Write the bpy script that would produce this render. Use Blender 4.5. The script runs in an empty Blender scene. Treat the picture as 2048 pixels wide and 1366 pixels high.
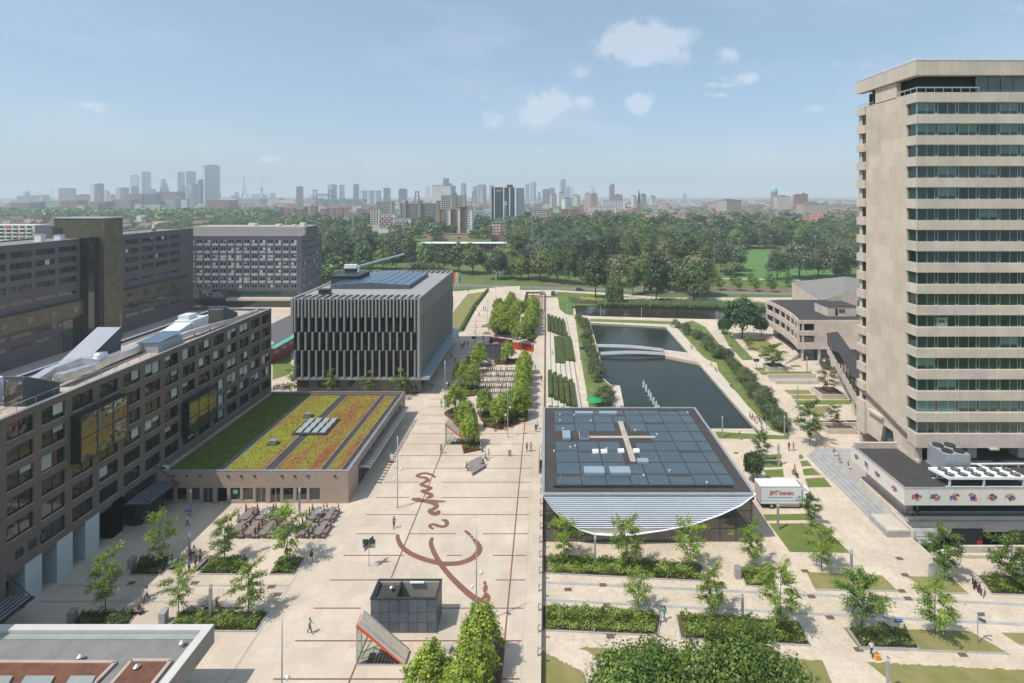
import bpy, bmesh, math, random
import numpy as np
from mathutils import Vector, Matrix
from mathutils.geometry import tessellate_polygon
R = math.radians
SC = bpy.context.scene
COL = SC.collection
F, CX, HY, CAMZ = 1075.0, 1092.0, 390.0, 48.0      # focal length, vertical axis and horizon of the 2048 px photograph
cam_d = bpy.data.cameras.new('camera')
cam = bpy.data.objects.new('camera', cam_d)
COL.objects.link(cam)
cam.location = (0, 0, CAMZ)
cam.rotation_euler = (R(90), 0, 0)
cam_d.sensor_width = 36.0
cam_d.lens = F / 2048 * 36.0
cam_d.shift_x = -(CX - 1024) / 2048
cam_d.shift_y = -(683 - HY) / 2048
cam_d.clip_start = 0.5
cam_d.clip_end = 60000
SC.camera = cam
SUN_EL, SHADOW_AZ = R(59.5), R(31)        # shadows run towards +X and a little towards +Y
world = bpy.data.worlds.new('World')
SC.world = world
world.use_nodes = True
wt = world.node_tree
wt.nodes.clear()
N = wt.nodes.new
wo = N('ShaderNodeOutputWorld')
bg = N('ShaderNodeBackground')
sky = N('ShaderNodeTexSky')
sky.sky_type = 'NISHITA'
sky.sun_disc = False
sky.sun_elevation = SUN_EL
sun_dir = Vector((-math.cos(SHADOW_AZ) * math.cos(SUN_EL), -math.sin(SHADOW_AZ) * math.cos(SUN_EL), math.sin(SUN_EL)))
sky.sun_rotation = math.atan2(sun_dir.x, sun_dir.y)
sky.altitude = 20
sky.air_density = 0.85
sky.dust_density = 1.6
sky.ozone_density = 1.5
bg.inputs['Strength'].default_value = 0.125
wt.links.new(bg.outputs[0], wo.inputs[0])
def clouds():
 """A few fair-weather clouds: soft blobs round given directions, broken up by noise, plus faint wisps all over the sky."""
 tc = N('ShaderNodeTexCoord')
 def m(op, a, b=None, c=None):
  n = N('ShaderNodeMath'); n.operation = op
  for i, v in enumerate((a, b, c)):
   if v is None: continue
   if isinstance(v, (int, float)): n.inputs[i].default_value = v
   else: wt.links.new(v, n.inputs[i])
  return n.outputs[0]
 noise = N('ShaderNodeTexNoise'); noise.inputs['Scale'].default_value = 24; noise.inputs['Detail'].default_value = 9
 noise.inputs['Roughness'].default_value = 0.62
 wt.links.new(tc.outputs['Generated'], noise.inputs['Vector'])
 sep = N('ShaderNodeSeparateXYZ'); wt.links.new(tc.outputs['Generated'], sep.inputs[0])
 total = None
 spots = [(1292, 88, 1.0, 62, 34), (1240, 92, .5, 50, 22), (1345, 78, .6, 42, 26), (1162, 138, .35, 26, 18), (1092, 208, .65, 44, 26), (1060, 235, .35, 60, 26),
 (1158, 208, .4, 26, 16), (1284, 208, .75, 24, 17), (1490, 158, .45, 36, 12), (1455, 170, .3, 50, 6), (1452, 114, .35, 30, 18), (1636, 218, .4, 22, 10), (990, 240, .3, 40, 20),
 (178, 212, .45, 36, 14), (75, 214, .2, 40, 10), (540, 318, .3, 24, 8), (1180, 266, .25, 30, 9), (975, 195, .22, 32, 10), (1430, 190, .25, 40, 5), (2030, 20, .35, 30, 14), (1720, 130, .2, 70, 12), (1100, 300, .15, 90, 10)]
 for (px, py, amp, sx, sy) in spots:
  u, w = (px - CX) / F, (HY - py) / F
  X = m('DIVIDE', sep.outputs[0], m('MAXIMUM', sep.outputs[1], 0.05))
  Z = m('DIVIDE', sep.outputs[2], m('MAXIMUM', sep.outputs[1], 0.05))
  dx = m('DIVIDE', m('SUBTRACT', X, u), sx / F)
  dz = m('DIVIDE', m('SUBTRACT', Z, w), sy / F)
  d2 = m('ADD', m('MULTIPLY', dx, dx), m('MULTIPLY', dz, dz))
  g = m('MULTIPLY', m('POWER', 2.718, m('MULTIPLY', d2, -0.7)), amp)
  total = g if total is None else m('MAXIMUM', total, g)
 nn = m('MULTIPLY', m('SUBTRACT', noise.outputs['Fac'], 0.5), 1.5)
 blob = m('MULTIPLY', m('SUBTRACT', m('ADD', total, m('MULTIPLY', nn, m('MINIMUM', m('MULTIPLY', total, 3.0), 1.0))), 0.14), 1.35)
 big = N('ShaderNodeTexNoise'); big.inputs['Scale'].default_value = 3.2; big.inputs['Detail'].default_value = 5
 mp = N('ShaderNodeMapping'); mp.inputs['Scale'].default_value = (1, 1, 3.2)
 wt.links.new(tc.outputs['Generated'], mp.inputs[0]); wt.links.new(mp.outputs[0], big.inputs['Vector'])
 wisp = m('MULTIPLY', m('SUBTRACT', big.outputs['Fac'], 0.53), 0.7)
 fac = m('MINIMUM', m('MAXIMUM', m('MAXIMUM', blob, wisp), 0.0), 0.36)
 haze = N('ShaderNodeMixRGB'); haze.blend_type = 'MIX'; haze.inputs[0].default_value = 0.36
 wt.links.new(sky.outputs[0], haze.inputs[1]); haze.inputs[2].default_value = (4.0, 5.7, 7.0, 1)
 mix = N('ShaderNodeMixRGB'); mix.blend_type = 'MIX'
 wt.links.new(fac, mix.inputs[0]); wt.links.new(haze.outputs[0], mix.inputs[1])
 mix.inputs[2].default_value = (6.9, 7.15, 7.6, 1)
 wt.links.new(mix.outputs[0], bg.inputs['Color'])
clouds()
sun_d = bpy.data.lights.new('sun', 'SUN')
sun_d.energy = 3.75
sun_d.angle = R(0.53)
sun_d.color = (1.0, 0.955, 0.88)
sun = bpy.data.objects.new('sun', sun_d)
sun.rotation_euler = (-sun_dir).to_track_quat('-Z', 'Y').to_euler()
sun.location = (0, 0, 200)
COL.objects.link(sun)
SC.view_settings.view_transform = 'Standard'
SC.view_settings.look = 'None'
SC.view_settings.exposure = 0.13
SC.view_settings.gamma = 1.0
SC.view_settings.use_curve_mapping = False
SC.render.engine = 'CYCLES'
SC.cycles.max_bounces = 4
SC.cycles.diffuse_bounces = 3
SC.cycles.use_adaptive_sampling = True
SC.cycles.adaptive_threshold = 0.02
SC.cycles.transparent_max_bounces = 8
SC.cycles.volume_bounces = 1
SC.cycles.use_denoising = True
SC.cycles.denoising_input_passes = 'RGB_ALBEDO_NORMAL'
SC.cycles.denoising_prefilter = 'ACCURATE'
SC.cycles.caustics_reflective = False
SC.cycles.caustics_refractive = False
rnd = random.Random(7)
def G(px, py, z=0.0):
 """photo pixel -> point on the level z"""
 d = F * (CAMZ - z) / (py - HY)
 return Vector(((px - CX) / F * d, d, z))
def at(px, py, Y):
 """photo pixel -> point at distance Y"""
 return Vector(((px - CX) * Y / F, Y, CAMZ - (py - HY) * Y / F))
class MB:
 def __init__(s): s.v = []; s.f = []
 def add(s, vs, fs):
  o = len(s.v); s.v += [tuple(v) for v in vs]; s.f += [tuple(i + o for i in f) for f in fs]; return s
 def box(s, x0, y0, z0, x1, y1, z1):
  if x0 > x1: x0, x1 = x1, x0
  if y0 > y1: y0, y1 = y1, y0
  if z0 > z1: z0, z1 = z1, z0
  return s.add([(x0,y0,z0),(x1,y0,z0),(x1,y1,z0),(x0,y1,z0),(x0,y0,z1),(x1,y0,z1),(x1,y1,z1),(x0,y1,z1)],
 [(0,3,2,1),(4,5,6,7),(0,1,5,4),(1,2,6,5),(2,3,7,6),(3,0,4,7)])
 def quad(s, a, b, c, d): return s.add([a, b, c, d], [(0,1,2,3)])
 def poly(s, pts): return s.add(pts, [tuple(range(len(pts)))])
 def prism(s, pts, z0, z1):
  a = sum(pts[i][0]*pts[(i+1)%len(pts)][1]-pts[(i+1)%len(pts)][0]*pts[i][1] for i in range(len(pts)))
  if a < 0: pts = pts[::-1]
  n = len(pts)
  s.add([(p[0],p[1],z0) for p in pts]+[(p[0],p[1],z1) for p in pts],
 [tuple(range(n-1,-1,-1)), tuple(range(n,2*n))]+[(i,(i+1)%n,n+(i+1)%n,n+i) for i in range(n)])
  return s
 def tube(s, p0, p1, r0, r1=None, n=8, cap=True):
  r1 = r0 if r1 is None else r1
  p0, p1 = Vector(p0), Vector(p1); d = (p1-p0)
  if d.length < 1e-6: return s
  q = d.to_track_quat('Z','Y'); vs = []
  for p, r in ((p0,r0),(p1,r1)):
   for i in range(n):
    a = 2*math.pi*i/n; vs.append(p + q @ Vector((math.cos(a)*r, math.sin(a)*r, 0)))
  fs = [(i,(i+1)%n,n+(i+1)%n,n+i) for i in range(n)]
  if cap: fs += [tuple(range(n-1,-1,-1)), tuple(range(n,2*n))]
  return s.add(vs, fs)
 def path(s, pts, r, n=6):
  for a, b in zip(pts, pts[1:]): s.tube(a, b, r, r, n)
  return s
 def lathe(s, prof, c=(0,0,0), n=16):
  vs = [];
  for r, z in prof:
   for i in range(n):
    a = 2*math.pi*i/n; vs.append((c[0]+r*math.cos(a), c[1]+r*math.sin(a), c[2]+z))
  fs = []
  for k in range(len(prof)-1):
   for i in range(n): fs.append((k*n+i,k*n+(i+1)%n,(k+1)*n+(i+1)%n,(k+1)*n+i))
  fs += [tuple(range(n-1,-1,-1)), tuple((len(prof)-1)*n+i for i in range(n))]
  return s.add(vs, fs)
 def bar(s, a, b, w, h):
  """box beam from a to b, width w (horizontal), height h"""
  a, b = Vector(a), Vector(b); d = (b-a).normalized()
  u = Vector((0,0,1)).cross(d)
  u = Vector((1,0,0)) if u.length < 1e-4 else u.normalized()
  v = d.cross(u)
  vs = []
  for p in (a, b):
   for i, j in ((-1,-1),(1,-1),(1,1),(-1,1)): vs.append(p+u*w/2*i+v*h/2*j)
  return s.add(vs, [(0,1,2,3)[::-1],(4,5,6,7),(0,1,5,4),(1,2,6,5),(2,3,7,6),(3,0,4,7)])
 def sheet(s, loops, z):
  """flat polygon with holes"""
  vs = [Vector((p[0],p[1],0)) for l in loops for p in l]
  tris = tessellate_polygon([[Vector((p[0],p[1],0)) for p in l] for l in loops])
  fs = []
  for t in tris:
   a, b, c = (vs[i] for i in t)
   fs.append(t if (b-a).cross(c-a).z > 0 else t[::-1])
  return s.add([(v.x,v.y,z) for v in vs], fs)
 def mesh(s, name, mat=None, smooth=False, off=(0,0,0)):
  me = bpy.data.meshes.new(name)
  ox, oy, oz = off
  me.from_pydata([(v[0]-ox, v[1]-oy, v[2]-oz) for v in s.v], [], s.f)
  if mat is not None: me.materials.append(mat)
  if smooth: me.polygons.foreach_set('use_smooth', [True]*len(me.polygons))
  me.update()
  return me
 def build(s, name, mat, parent=None, smooth=False, loc=None):
  """one mesh object; the geometry is given in world space, the origin goes to loc or the parent's place"""
  w = wloc(parent) if parent is not None else Vector((0,0,0))
  o0 = Vector(loc) if loc is not None else w
  me = s.mesh(name, mat, smooth, o0)
  return link(name, me, parent, o0 - w)
WL = {}
def wloc(o):
 v = Vector((0,0,0))
 while o is not None: v += o.location; o = o.parent
 return v
def link(name, data, parent=None, loc=(0,0,0), rz=0.0):
 o = bpy.data.objects.new(name, data); COL.objects.link(o)
 o.location = loc
 if rz: o.rotation_euler = (0,0,rz)
 if parent is not None: o.parent = parent; KIDS.setdefault(parent.name, []).append(o)
 return o
KIDS = {}
def tag(o, label=None, cat=None, group=None, kind=None):
 if label: o['label'] = label
 if cat: o['category'] = cat
 if group: o['group'] = group
 if kind: o['kind'] = kind
 return o
def thing(name, label, cat, loc=(0,0,0), rz=0.0, group=None):
 return tag(link(name, None, None, loc, rz), label, cat, group)
def copy_tree(o, parent=None, mats=None):
 c = o.copy(); COL.objects.link(c)
 c.parent = parent
 for ch in KIDS.get(o.name, ()): copy_tree(ch, c)
 return c
def put(proto, used, loc, rz=0.0, sc=1.0, label=None, cat=None, group=None):
 """the prototype itself the first time, later a copy of it with its parts"""
 if used.get(proto.name): o = copy_tree(proto)
 else: o = proto
 used[proto.name] = True
 o.location = loc; o.rotation_euler = (0,0,rz)
 o.scale = (sc,sc,sc) if not isinstance(sc, tuple) else sc
 return tag(o, label, cat, group)
USED = {}
def srgb(r, g, b):
 f = lambda c: (c/12.92 if c <= .04045 else ((c+.055)/1.055)**2.4)
 return (f(r/255), f(g/255), f(b/255))
MATS = {}
def mat(name, col, rough=.75, var=.12, scale=.6, metal=0.0, spec=.4, bump=0.0, bscale=8.0, col2=None, fine=0.0, tex=None, objrand=0.0, coat=0.0):
 if name in MATS: return MATS[name]
 m = bpy.data.materials.new(name); m.use_nodes = True
 t = m.node_tree; n = t.nodes; b = n['Principled BSDF']
 b.inputs['Roughness'].default_value = rough
 b.inputs['Metallic'].default_value = metal
 b.inputs['Specular IOR Level'].default_value = spec
 if coat: b.inputs['Coat Weight'].default_value = coat
 geo = n.new('ShaderNodeNewGeometry')
 nz = n.new('ShaderNodeTexNoise'); nz.inputs['Scale'].default_value = scale; nz.inputs['Detail'].default_value = 6; nz.inputs['Roughness'].default_value = .6
 t.links.new(geo.outputs['Position'], nz.inputs['Vector'])
 rp = n.new('ShaderNodeValToRGB')
 c2 = col2 if col2 else tuple(min(1, c*(1+var)) for c in col)
 c1 = col if col2 else tuple(c*(1-var) for c in col)
 rp.color_ramp.elements[0].position = .32; rp.color_ramp.elements[1].position = .68
 rp.color_ramp.elements[0].color = (*c1,1); rp.color_ramp.elements[1].color = (*c2,1)
 t.links.new(nz.outputs['Fac'], rp.inputs[0])
 out = rp.outputs[0]
 def mul(out, fac_out, lo, hi):
  mr = n.new('ShaderNodeMapRange'); mr.inputs[3].default_value = lo; mr.inputs[4].default_value = hi
  t.links.new(fac_out, mr.inputs[0])
  vm = n.new('ShaderNodeVectorMath'); vm.operation = 'SCALE'
  t.links.new(out, vm.inputs[0]); t.links.new(mr.outputs[0], vm.inputs['Scale'])
  return vm.outputs[0]
 if fine:
  nf = n.new('ShaderNodeTexNoise'); nf.inputs['Scale'].default_value = bscale; nf.inputs['Detail'].default_value = 3
  t.links.new(geo.outputs['Position'], nf.inputs['Vector'])
  out = mul(out, nf.outputs['Fac'], 1-fine, 1+fine)
 if objrand:
  oi = n.new('ShaderNodeObjectInfo')
  out = mul(out, oi.outputs['Random'], 1-objrand, 1+objrand)
 if tex: out = tex(t, geo, out, b, mul)
 t.links.new(out, b.inputs['Base Color'])
 if bump:
  nb = n.new('ShaderNodeTexNoise'); nb.inputs['Scale'].default_value = bscale; nb.inputs['Detail'].default_value = 4
  t.links.new(geo.outputs['Position'], nb.inputs['Vector'])
  bp = n.new('ShaderNodeBump'); bp.inputs['Strength'].default_value = bump; bp.inputs['Distance'].default_value = .05
  t.links.new(nb.outputs['Fac'], bp.inputs['Height']); t.links.new(bp.outputs[0], b.inputs['Normal'])
 MATS[name] = m
 return m
def slabs(size, gap=.035, dark=.72, jit=.05, shape='cells'):
 """paving joints: irregular cells or brick rows in world space"""
 def f(t, geo, out, b, mul):
  n = t.nodes
  if shape == 'cells':
   v = n.new('ShaderNodeTexVoronoi'); v.feature = 'DISTANCE_TO_EDGE'; v.inputs['Scale'].default_value = 1/size
   v.inputs['Randomness'].default_value = .55
   v2 = n.new('ShaderNodeTexVoronoi'); v2.inputs['Scale'].default_value = 1/size; v2.inputs['Randomness'].default_value = .55
   for k in (v, v2): t.links.new(geo.outputs['Position'], k.inputs['Vector'])
   mr = n.new('ShaderNodeMapRange'); mr.inputs[1].default_value = 0; mr.inputs[2].default_value = gap; mr.inputs[3].default_value = dark; mr.inputs[4].default_value = 1
   t.links.new(v.outputs['Distance'], mr.inputs[0])
   vm = n.new('ShaderNodeVectorMath'); vm.operation = 'SCALE'
   t.links.new(out, vm.inputs[0]); t.links.new(mr.outputs[0], vm.inputs['Scale'])
   sp = n.new('ShaderNodeSeparateColor'); t.links.new(v2.outputs['Color'], sp.inputs[0])
   return mul(vm.outputs[0], sp.outputs[0], 1-jit, 1+jit)
  br = n.new('ShaderNodeTexBrick'); br.inputs['Scale'].default_value = 1.0
  br.inputs['Brick Width'].default_value = size; br.inputs['Row Height'].default_value = size*(.5 if shape == 'bricks' else 1)
  br.inputs['Mortar Size'].default_value = gap; br.inputs['Color1'].default_value = (1-jit,)*3+(1,); br.inputs['Color2'].default_value = (1+jit,)*3+(1,)
  br.inputs['Mortar'].default_value = (dark,)*3+(1,)
  if shape == 'wall':
   cb = n.new('ShaderNodeSeparateXYZ'); t.links.new(geo.outputs['Position'], cb.inputs[0])
   ad = n.new('ShaderNodeMath'); t.links.new(cb.outputs[0], ad.inputs[0]); t.links.new(cb.outputs[1], ad.inputs[1])
   cc = n.new('ShaderNodeCombineXYZ'); t.links.new(ad.outputs[0], cc.inputs[0]); t.links.new(cb.outputs[2], cc.inputs[1])
   t.links.new(cc.outputs[0], br.inputs['Vector'])
  else: t.links.new(geo.outputs['Position'], br.inputs['Vector'])
  vm = n.new('ShaderNodeVectorMath'); vm.operation = 'MULTIPLY'
  t.links.new(out, vm.inputs[0]); t.links.new(br.outputs['Color'], vm.inputs[1])
  return vm.outputs[0]
 return f
def streaks(amount=.25):
 """rain marks running down a wall"""
 def f(t, geo, out, b, mul):
  n = t.nodes
  mp = n.new('ShaderNodeMapping'); mp.inputs['Scale'].default_value = (1.6, 1.6, .09)
  t.links.new(geo.outputs['Position'], mp.inputs[0])
  z = n.new('ShaderNodeTexNoise'); z.inputs['Scale'].default_value = 1.0; z.inputs['Detail'].default_value = 5
  t.links.new(mp.outputs[0], z.inputs['Vector'])
  return mul(out, z.outputs['Fac'], 1-amount, 1+amount*.8)
 return f
def chain(*fs):
 def f(t, geo, out, b, mul):
  for g in fs: out = g(t, geo, out, b, mul)
  return out
 return f
def ribs(pitch, depth=.5, axis=0, width=.25):
 """standing seams / fine panel lines: dark lines every pitch metres along a world axis"""
 def f(t, geo, out, b, mul):
  n = t.nodes
  s = n.new('ShaderNodeSeparateXYZ'); t.links.new(geo.outputs['Position'], s.inputs[0])
  d = n.new('ShaderNodeMath'); d.operation = 'DIVIDE'; d.inputs[1].default_value = pitch; t.links.new(s.outputs[axis], d.inputs[0])
  fr = n.new('ShaderNodeMath'); fr.operation = 'FRACT'; t.links.new(d.outputs[0], fr.inputs[0])
  lt = n.new('ShaderNodeMath'); lt.operation = 'GREATER_THAN'; lt.inputs[1].default_value = width; t.links.new(fr.outputs[0], lt.inputs[0])
  return mul(out, lt.outputs[0], depth, 1.0)
 return f
def glass(name, col=(.02,.03,.03), rough=.04, ior=1.7, objrand=.5, wave=.0):
 if name in MATS: return MATS[name]
 m = mat(name, col, rough, .25, .35, spec=.6, objrand=objrand)
 b = m.node_tree.nodes['Principled BSDF']; b.inputs['IOR'].default_value = ior
 if wave:
  n = m.node_tree.nodes; z = n.new('ShaderNodeTexNoise'); z.inputs['Scale'].default_value = .55; z.inputs['Detail'].default_value = 1
  geo = n.new('ShaderNodeNewGeometry'); m.node_tree.links.new(geo.outputs['Position'], z.inputs['Vector'])
  bp = n.new('ShaderNodeBump'); bp.inputs['Strength'].default_value = wave; bp.inputs['Distance'].default_value = .3
  m.node_tree.links.new(z.outputs['Fac'], bp.inputs['Height']); m.node_tree.links.new(bp.outputs[0], b.inputs['Normal'])
 return m
def clear_glass(name, tint=(.75,.85,.83)):
 if name in MATS: return MATS[name]
 m = bpy.data.materials.new(name); m.use_nodes = True
 t = m.node_tree; t.nodes.clear(); n = t.nodes.new
 o = n('ShaderNodeOutputMaterial'); tr = n('ShaderNodeBsdfTransparent'); gl = n('ShaderNodeBsdfGlossy'); mx = n('ShaderNodeMixShader'); fr = n('ShaderNodeFresnel')
 tr.inputs[0].default_value = (*tint,1); gl.inputs['Roughness'].default_value = .03; fr.inputs['IOR'].default_value = 1.5
 t.links.new(fr.outputs[0], mx.inputs[0]); t.links.new(tr.outputs[0], mx.inputs[1]); t.links.new(gl.outputs[0], mx.inputs[2]); t.links.new(mx.outputs[0], o.inputs[0])
 MATS[name] = m; return m
def leafmat(name, c1, c2, trans=.25, rand=.22, scale=.5):
 if name in MATS: return MATS[name]
 m = bpy.data.materials.new(name); m.use_nodes = True
 t = m.node_tree; n = t.nodes; b = n['Principled BSDF']; out = n['Material Output']
 geo = n.new('ShaderNodeNewGeometry'); nz = n.new('ShaderNodeTexNoise'); nz.inputs['Scale'].default_value = scale; nz.inputs['Detail'].default_value = 4
 t.links.new(geo.outputs['Position'], nz.inputs['Vector'])
 rp = n.new('ShaderNodeValToRGB'); rp.color_ramp.elements[0].color = (*c1,1); rp.color_ramp.elements[1].color = (*c2,1)
 rp.color_ramp.elements[0].position = .35; rp.color_ramp.elements[1].position = .66
 t.links.new(nz.outputs['Fac'], rp.inputs[0])
 oi = n.new('ShaderNodeObjectInfo'); mr = n.new('ShaderNodeMapRange'); mr.inputs[3].default_value = 1-rand; mr.inputs[4].default_value = 1+rand
 t.links.new(oi.outputs['Random'], mr.inputs[0])
 rnd2 = n.new('ShaderNodeMapRange'); rnd2.inputs[3].default_value = .5; rnd2.inputs[4].default_value = 1.5
 t.links.new(geo.outputs['Random Per Island'], rnd2.inputs[0])
 mm = n.new('ShaderNodeMath'); mm.operation = 'MULTIPLY'; t.links.new(mr.outputs[0], mm.inputs[0]); t.links.new(rnd2.outputs[0], mm.inputs[1])
 vm = n.new('ShaderNodeVectorMath'); vm.operation = 'SCALE'; t.links.new(rp.outputs[0], vm.inputs[0]); t.links.new(mm.outputs[0], vm.inputs['Scale'])
 t.links.new(vm.outputs[0], b.inputs['Base Color']); b.inputs['Roughness'].default_value = .45; b.inputs['Specular IOR Level'].default_value = .5
 tl = n.new('ShaderNodeBsdfTranslucent'); t.links.new(vm.outputs[0], tl.inputs[0])
 mx = n.new('ShaderNodeMixShader'); mx.inputs[0].default_value = trans
 t.links.new(b.outputs[0], mx.inputs[1]); t.links.new(tl.outputs[0], mx.inputs[2]); t.links.new(mx.outputs[0], out.inputs[0])
 MATS[name] = m; return m
M = {}
def stains(t, geo, out, b, mul):
 n = t.nodes
 for sc, lo, hi in ((.045,.93,1.06),(.35,.95,1.04)):
  z = n.new('ShaderNodeTexNoise'); z.inputs['Scale'].default_value = sc; z.inputs['Detail'].default_value = 7; z.inputs['Roughness'].default_value = .7
  t.links.new(geo.outputs['Position'], z.inputs['Vector'])
  k = n.new('ShaderNodeMapRange'); k.inputs[1].default_value = .35; k.inputs[2].default_value = .65; t.links.new(z.outputs['Fac'], k.inputs[0])
  out = mul(out, k.outputs[0], lo, hi)
 v = n.new('ShaderNodeTexVoronoi'); v.inputs['Scale'].default_value = .55; t.links.new(geo.outputs['Position'], v.inputs['Vector'])
 k = n.new('ShaderNodeMapRange'); k.inputs[1].default_value = .04; k.inputs[2].default_value = .16; t.links.new(v.outputs['Distance'], k.inputs[0])
 return mul(out, k.outputs[0], .86, 1.0)
M['paving']   = mat('pale_paving', srgb(201,185,165), .85, .09, .25, bump=.15, bscale=6, fine=.07, tex=chain(stains, slabs(.5, .055, .8, .06)))
M['deck']     = mat('plaza_brick_paving', srgb(201,185,166), .85, .09, .12, bump=.12, bscale=6, fine=.08, tex=chain(stains, slabs(1.9, .02, .9, .05, 'grid'), slabs(.34, .035, .9, .05, 'bricks')))
M['soilbrown']= mat('bare_soil', (.11,.075,.05), .95, .25, 1.5, bump=.5, bscale=10)
M['granite']  = mat('grey_granite', (.36,.36,.35), .7, .12, .8, fine=.08, bscale=20, tex=slabs(1.2,.015,.86,.05,'bricks'))
M['concrete'] = mat('weathered_concrete', srgb(203,189,174), .85, .1, .25, bump=.2, bscale=5, fine=.08, tex=chain(streaks(.2), slabs(3.29,.02,.86,.03,'wall')))
M['concrete_panel'] = mat('concrete_panels', srgb(202,186,168), .85, .08, .25, bump=.2, bscale=5, fine=.06, tex=chain(streaks(.06), slabs(2.3,.012,.93,.085,'wall')))
M['lightconcrete'] = mat('light_concrete', srgb(196,186,170), .8, .1, .5, bump=.1, bscale=8, fine=.06)
M['brickgrey']= mat('grey_brown_brick', srgb(112,99,91), .85, .08, .3, fine=.1, bscale=14, tex=slabs(.42,.03,.86,.07,'wall'))
M['brickbeige']= mat('beige_brick', srgb(172,152,137), .85, .07, .3, fine=.1, bscale=14, tex=slabs(.42,.03,.9,.06,'wall'))
M['darkbrick']= mat('dark_grey_cladding', srgb(92,87,90), .7, .08, .3, fine=.05, bscale=10, tex=slabs(2.4,.02,.9,.04,'wall'))
M['slate']    = mat('slate_grey_cladding', srgb(84,90,98), .6, .1, .4, tex=slabs(1.2,.02,.82,.06,'wall'))
M['gold']     = mat('gold_metal_panels', srgb(102,97,80), .38, .16, .5, metal=.4, tex=slabs(1.6,.03,.72,.12,'wall'))
M['roofgrey'] = mat('grey_roofing', srgb(128,124,122), .9, .12, .5, bump=.15, bscale=4, fine=.1, tex=ribs(1.0,.9,0,.04))
M['roofdark'] = mat('bitumen_roofing', srgb(66,62,62), .9, .15, .4, bump=.15, bscale=4, fine=.1, tex=ribs(1.0,.85,0,.05))
M['gravel']   = mat('roof_gravel', srgb(176,160,145), .9, .12, .5, bump=.4, bscale=12, fine=.15)
M['white']    = mat('white_paint', (.78,.78,.77), .55, .04, .5)
M['whitemetal']=mat('white_metal', (.7,.71,.72), .4, .05, .5, metal=.1)
M['alu']      = mat('aluminium', (.55,.56,.58), .38, .1, .6, metal=.75)
M['silver']   = mat('silver_duct', (.72,.72,.72), .32, .1, .8, metal=.8)
M['steel']    = mat('galvanised_steel', (.40,.41,.42), .5, .1, 1, metal=.45)
M['darkmetal']= mat('dark_metal', (.045,.048,.052), .45, .15, .6, metal=.3)
M['fin']      = mat('grey_aluminium_fin', srgb(164,163,160), .5, .05, .2, metal=.25)
M['black']    = mat('black_rubber', (.012,.012,.012), .7, .1, 1)
M['corten']   = mat('rusty_steel', srgb(112,68,54), .85, .2, 1.2, bump=.1)
M['inlay']    = mat('brown_steel_inlay', srgb(126,86,70), .75, .1, .5)
M['wood']     = mat('grey_wood', srgb(134,126,120), .85, .15, 1.5, fine=.15, bscale=9)
M['orange']   = mat('orange_red_panel', srgb(226,76,30), .5, .05, .5)
M['red']      = mat('red_paint', srgb(176,40,40), .5, .08, .6)
M['blue']     = mat('blue_sign_paint', srgb(30,90,180), .5, .05, .6)
M['greencanvas'] = mat('green_canvas', srgb(30,150,90), .7, .05, .6)
M['yellowprint'] = mat('yellow_print', srgb(200,200,40), .6, .03, .6)
M['glassdark']= glass('dark_window_glass', (.012,.018,.018), .03, 1.75, .6, wave=.05)
M['glassgreen']= glass('green_window_glass', (.012,.035,.028), .04, 1.6, .55, wave=.05)
M['glassblue']= glass('blue_grey_glass', (.03,.05,.065), .05, 1.7, .4, wave=.04)
M['glassgold']= glass('gold_mirror_glass', (.05,.045,.02), .02, 2.6, .15, wave=.25)
M['glassclear']= clear_glass('clear_glass')
M['blind']    = mat('pale_blind', srgb(176,184,176), .8, .06, .8, objrand=.2)
M['greenblind'] = mat('green_blind_behind_glass', srgb(96,128,116), .25, .06, .8, objrand=.15)
M['interior'] = mat('dark_interior', (.02,.02,.02), .9, .3, .6)
M['solar']    = mat('blue_solar_film', srgb(72,86,94), .38, .14, .25, spec=.7, tex=ribs(.9,.72,1,.12))
M['solar2']   = mat('blue_solar_film_across', srgb(74,88,97), .38, .14, .25, spec=.7, tex=ribs(.9,.72,0,.12))
M['pv']       = mat('solar_roof_panels', srgb(74,98,122), .25, .08, .4, spec=.8, tex=chain(ribs(1.1,.8,1,.08), ribs(1.7,.85,0,.05)))
M['sedumyellow'] = mat('yellow_sedum', srgb(150,150,40), .95, .2, .9, col2=srgb(104,112,44), bump=.6, bscale=9, fine=.3)
M['grass']    = mat('lawn_grass', srgb(88,108,46), .95, .2, .35, col2=srgb(116,124,66), bump=.5, bscale=14, fine=.22)
M['drygrass'] = mat('dry_grass', srgb(118,120,66), .95, .2, .5, col2=srgb(142,132,86), bump=.5, bscale=14, fine=.22)
M['parkgrass']= mat('park_grass', srgb(76,106,42), .95, .2, .05, col2=srgb(104,124,58), bump=.4, bscale=5, fine=.2)
M['pitch']    = mat('sports_grass', srgb(86,122,62), .95, .08, .05, fine=.1, bscale=3)
M['asphalt']  = mat('asphalt', srgb(120,116,112), .9, .12, .4, fine=.1)
M['tram']     = mat('red_brown_track_bed', srgb(124,94,84), .9, .15, .3, fine=.15)
M['redroof']  = mat('red_roof_tiles', srgb(158,102,82), .85, .2, .02, objrand=.25)
M['bark']     = mat('tree_bark', (.13,.105,.085), .9, .2, 3, bump=.4, bscale=12)
M['stem']     = mat('pale_stem', (.19,.16,.13), .9, .2, 3)
M['leafplaza'] = leafmat('bright_plane_leaves', (.19,.30,.03), (.44,.50,.06), .36, .12, .9)
M['leafyoung'] = leafmat('young_locust_leaves', (.15,.245,.03), (.32,.42,.06), .42, .18, .5)
M['leafyoungdark'] = leafmat('young_dark_leaves', (.085,.165,.022), (.165,.26,.04), .36, .18, .5)
M['leafpark']  = leafmat('park_leaves', (.045,.095,.025), (.12,.18,.05), .2, .38, .12)
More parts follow.
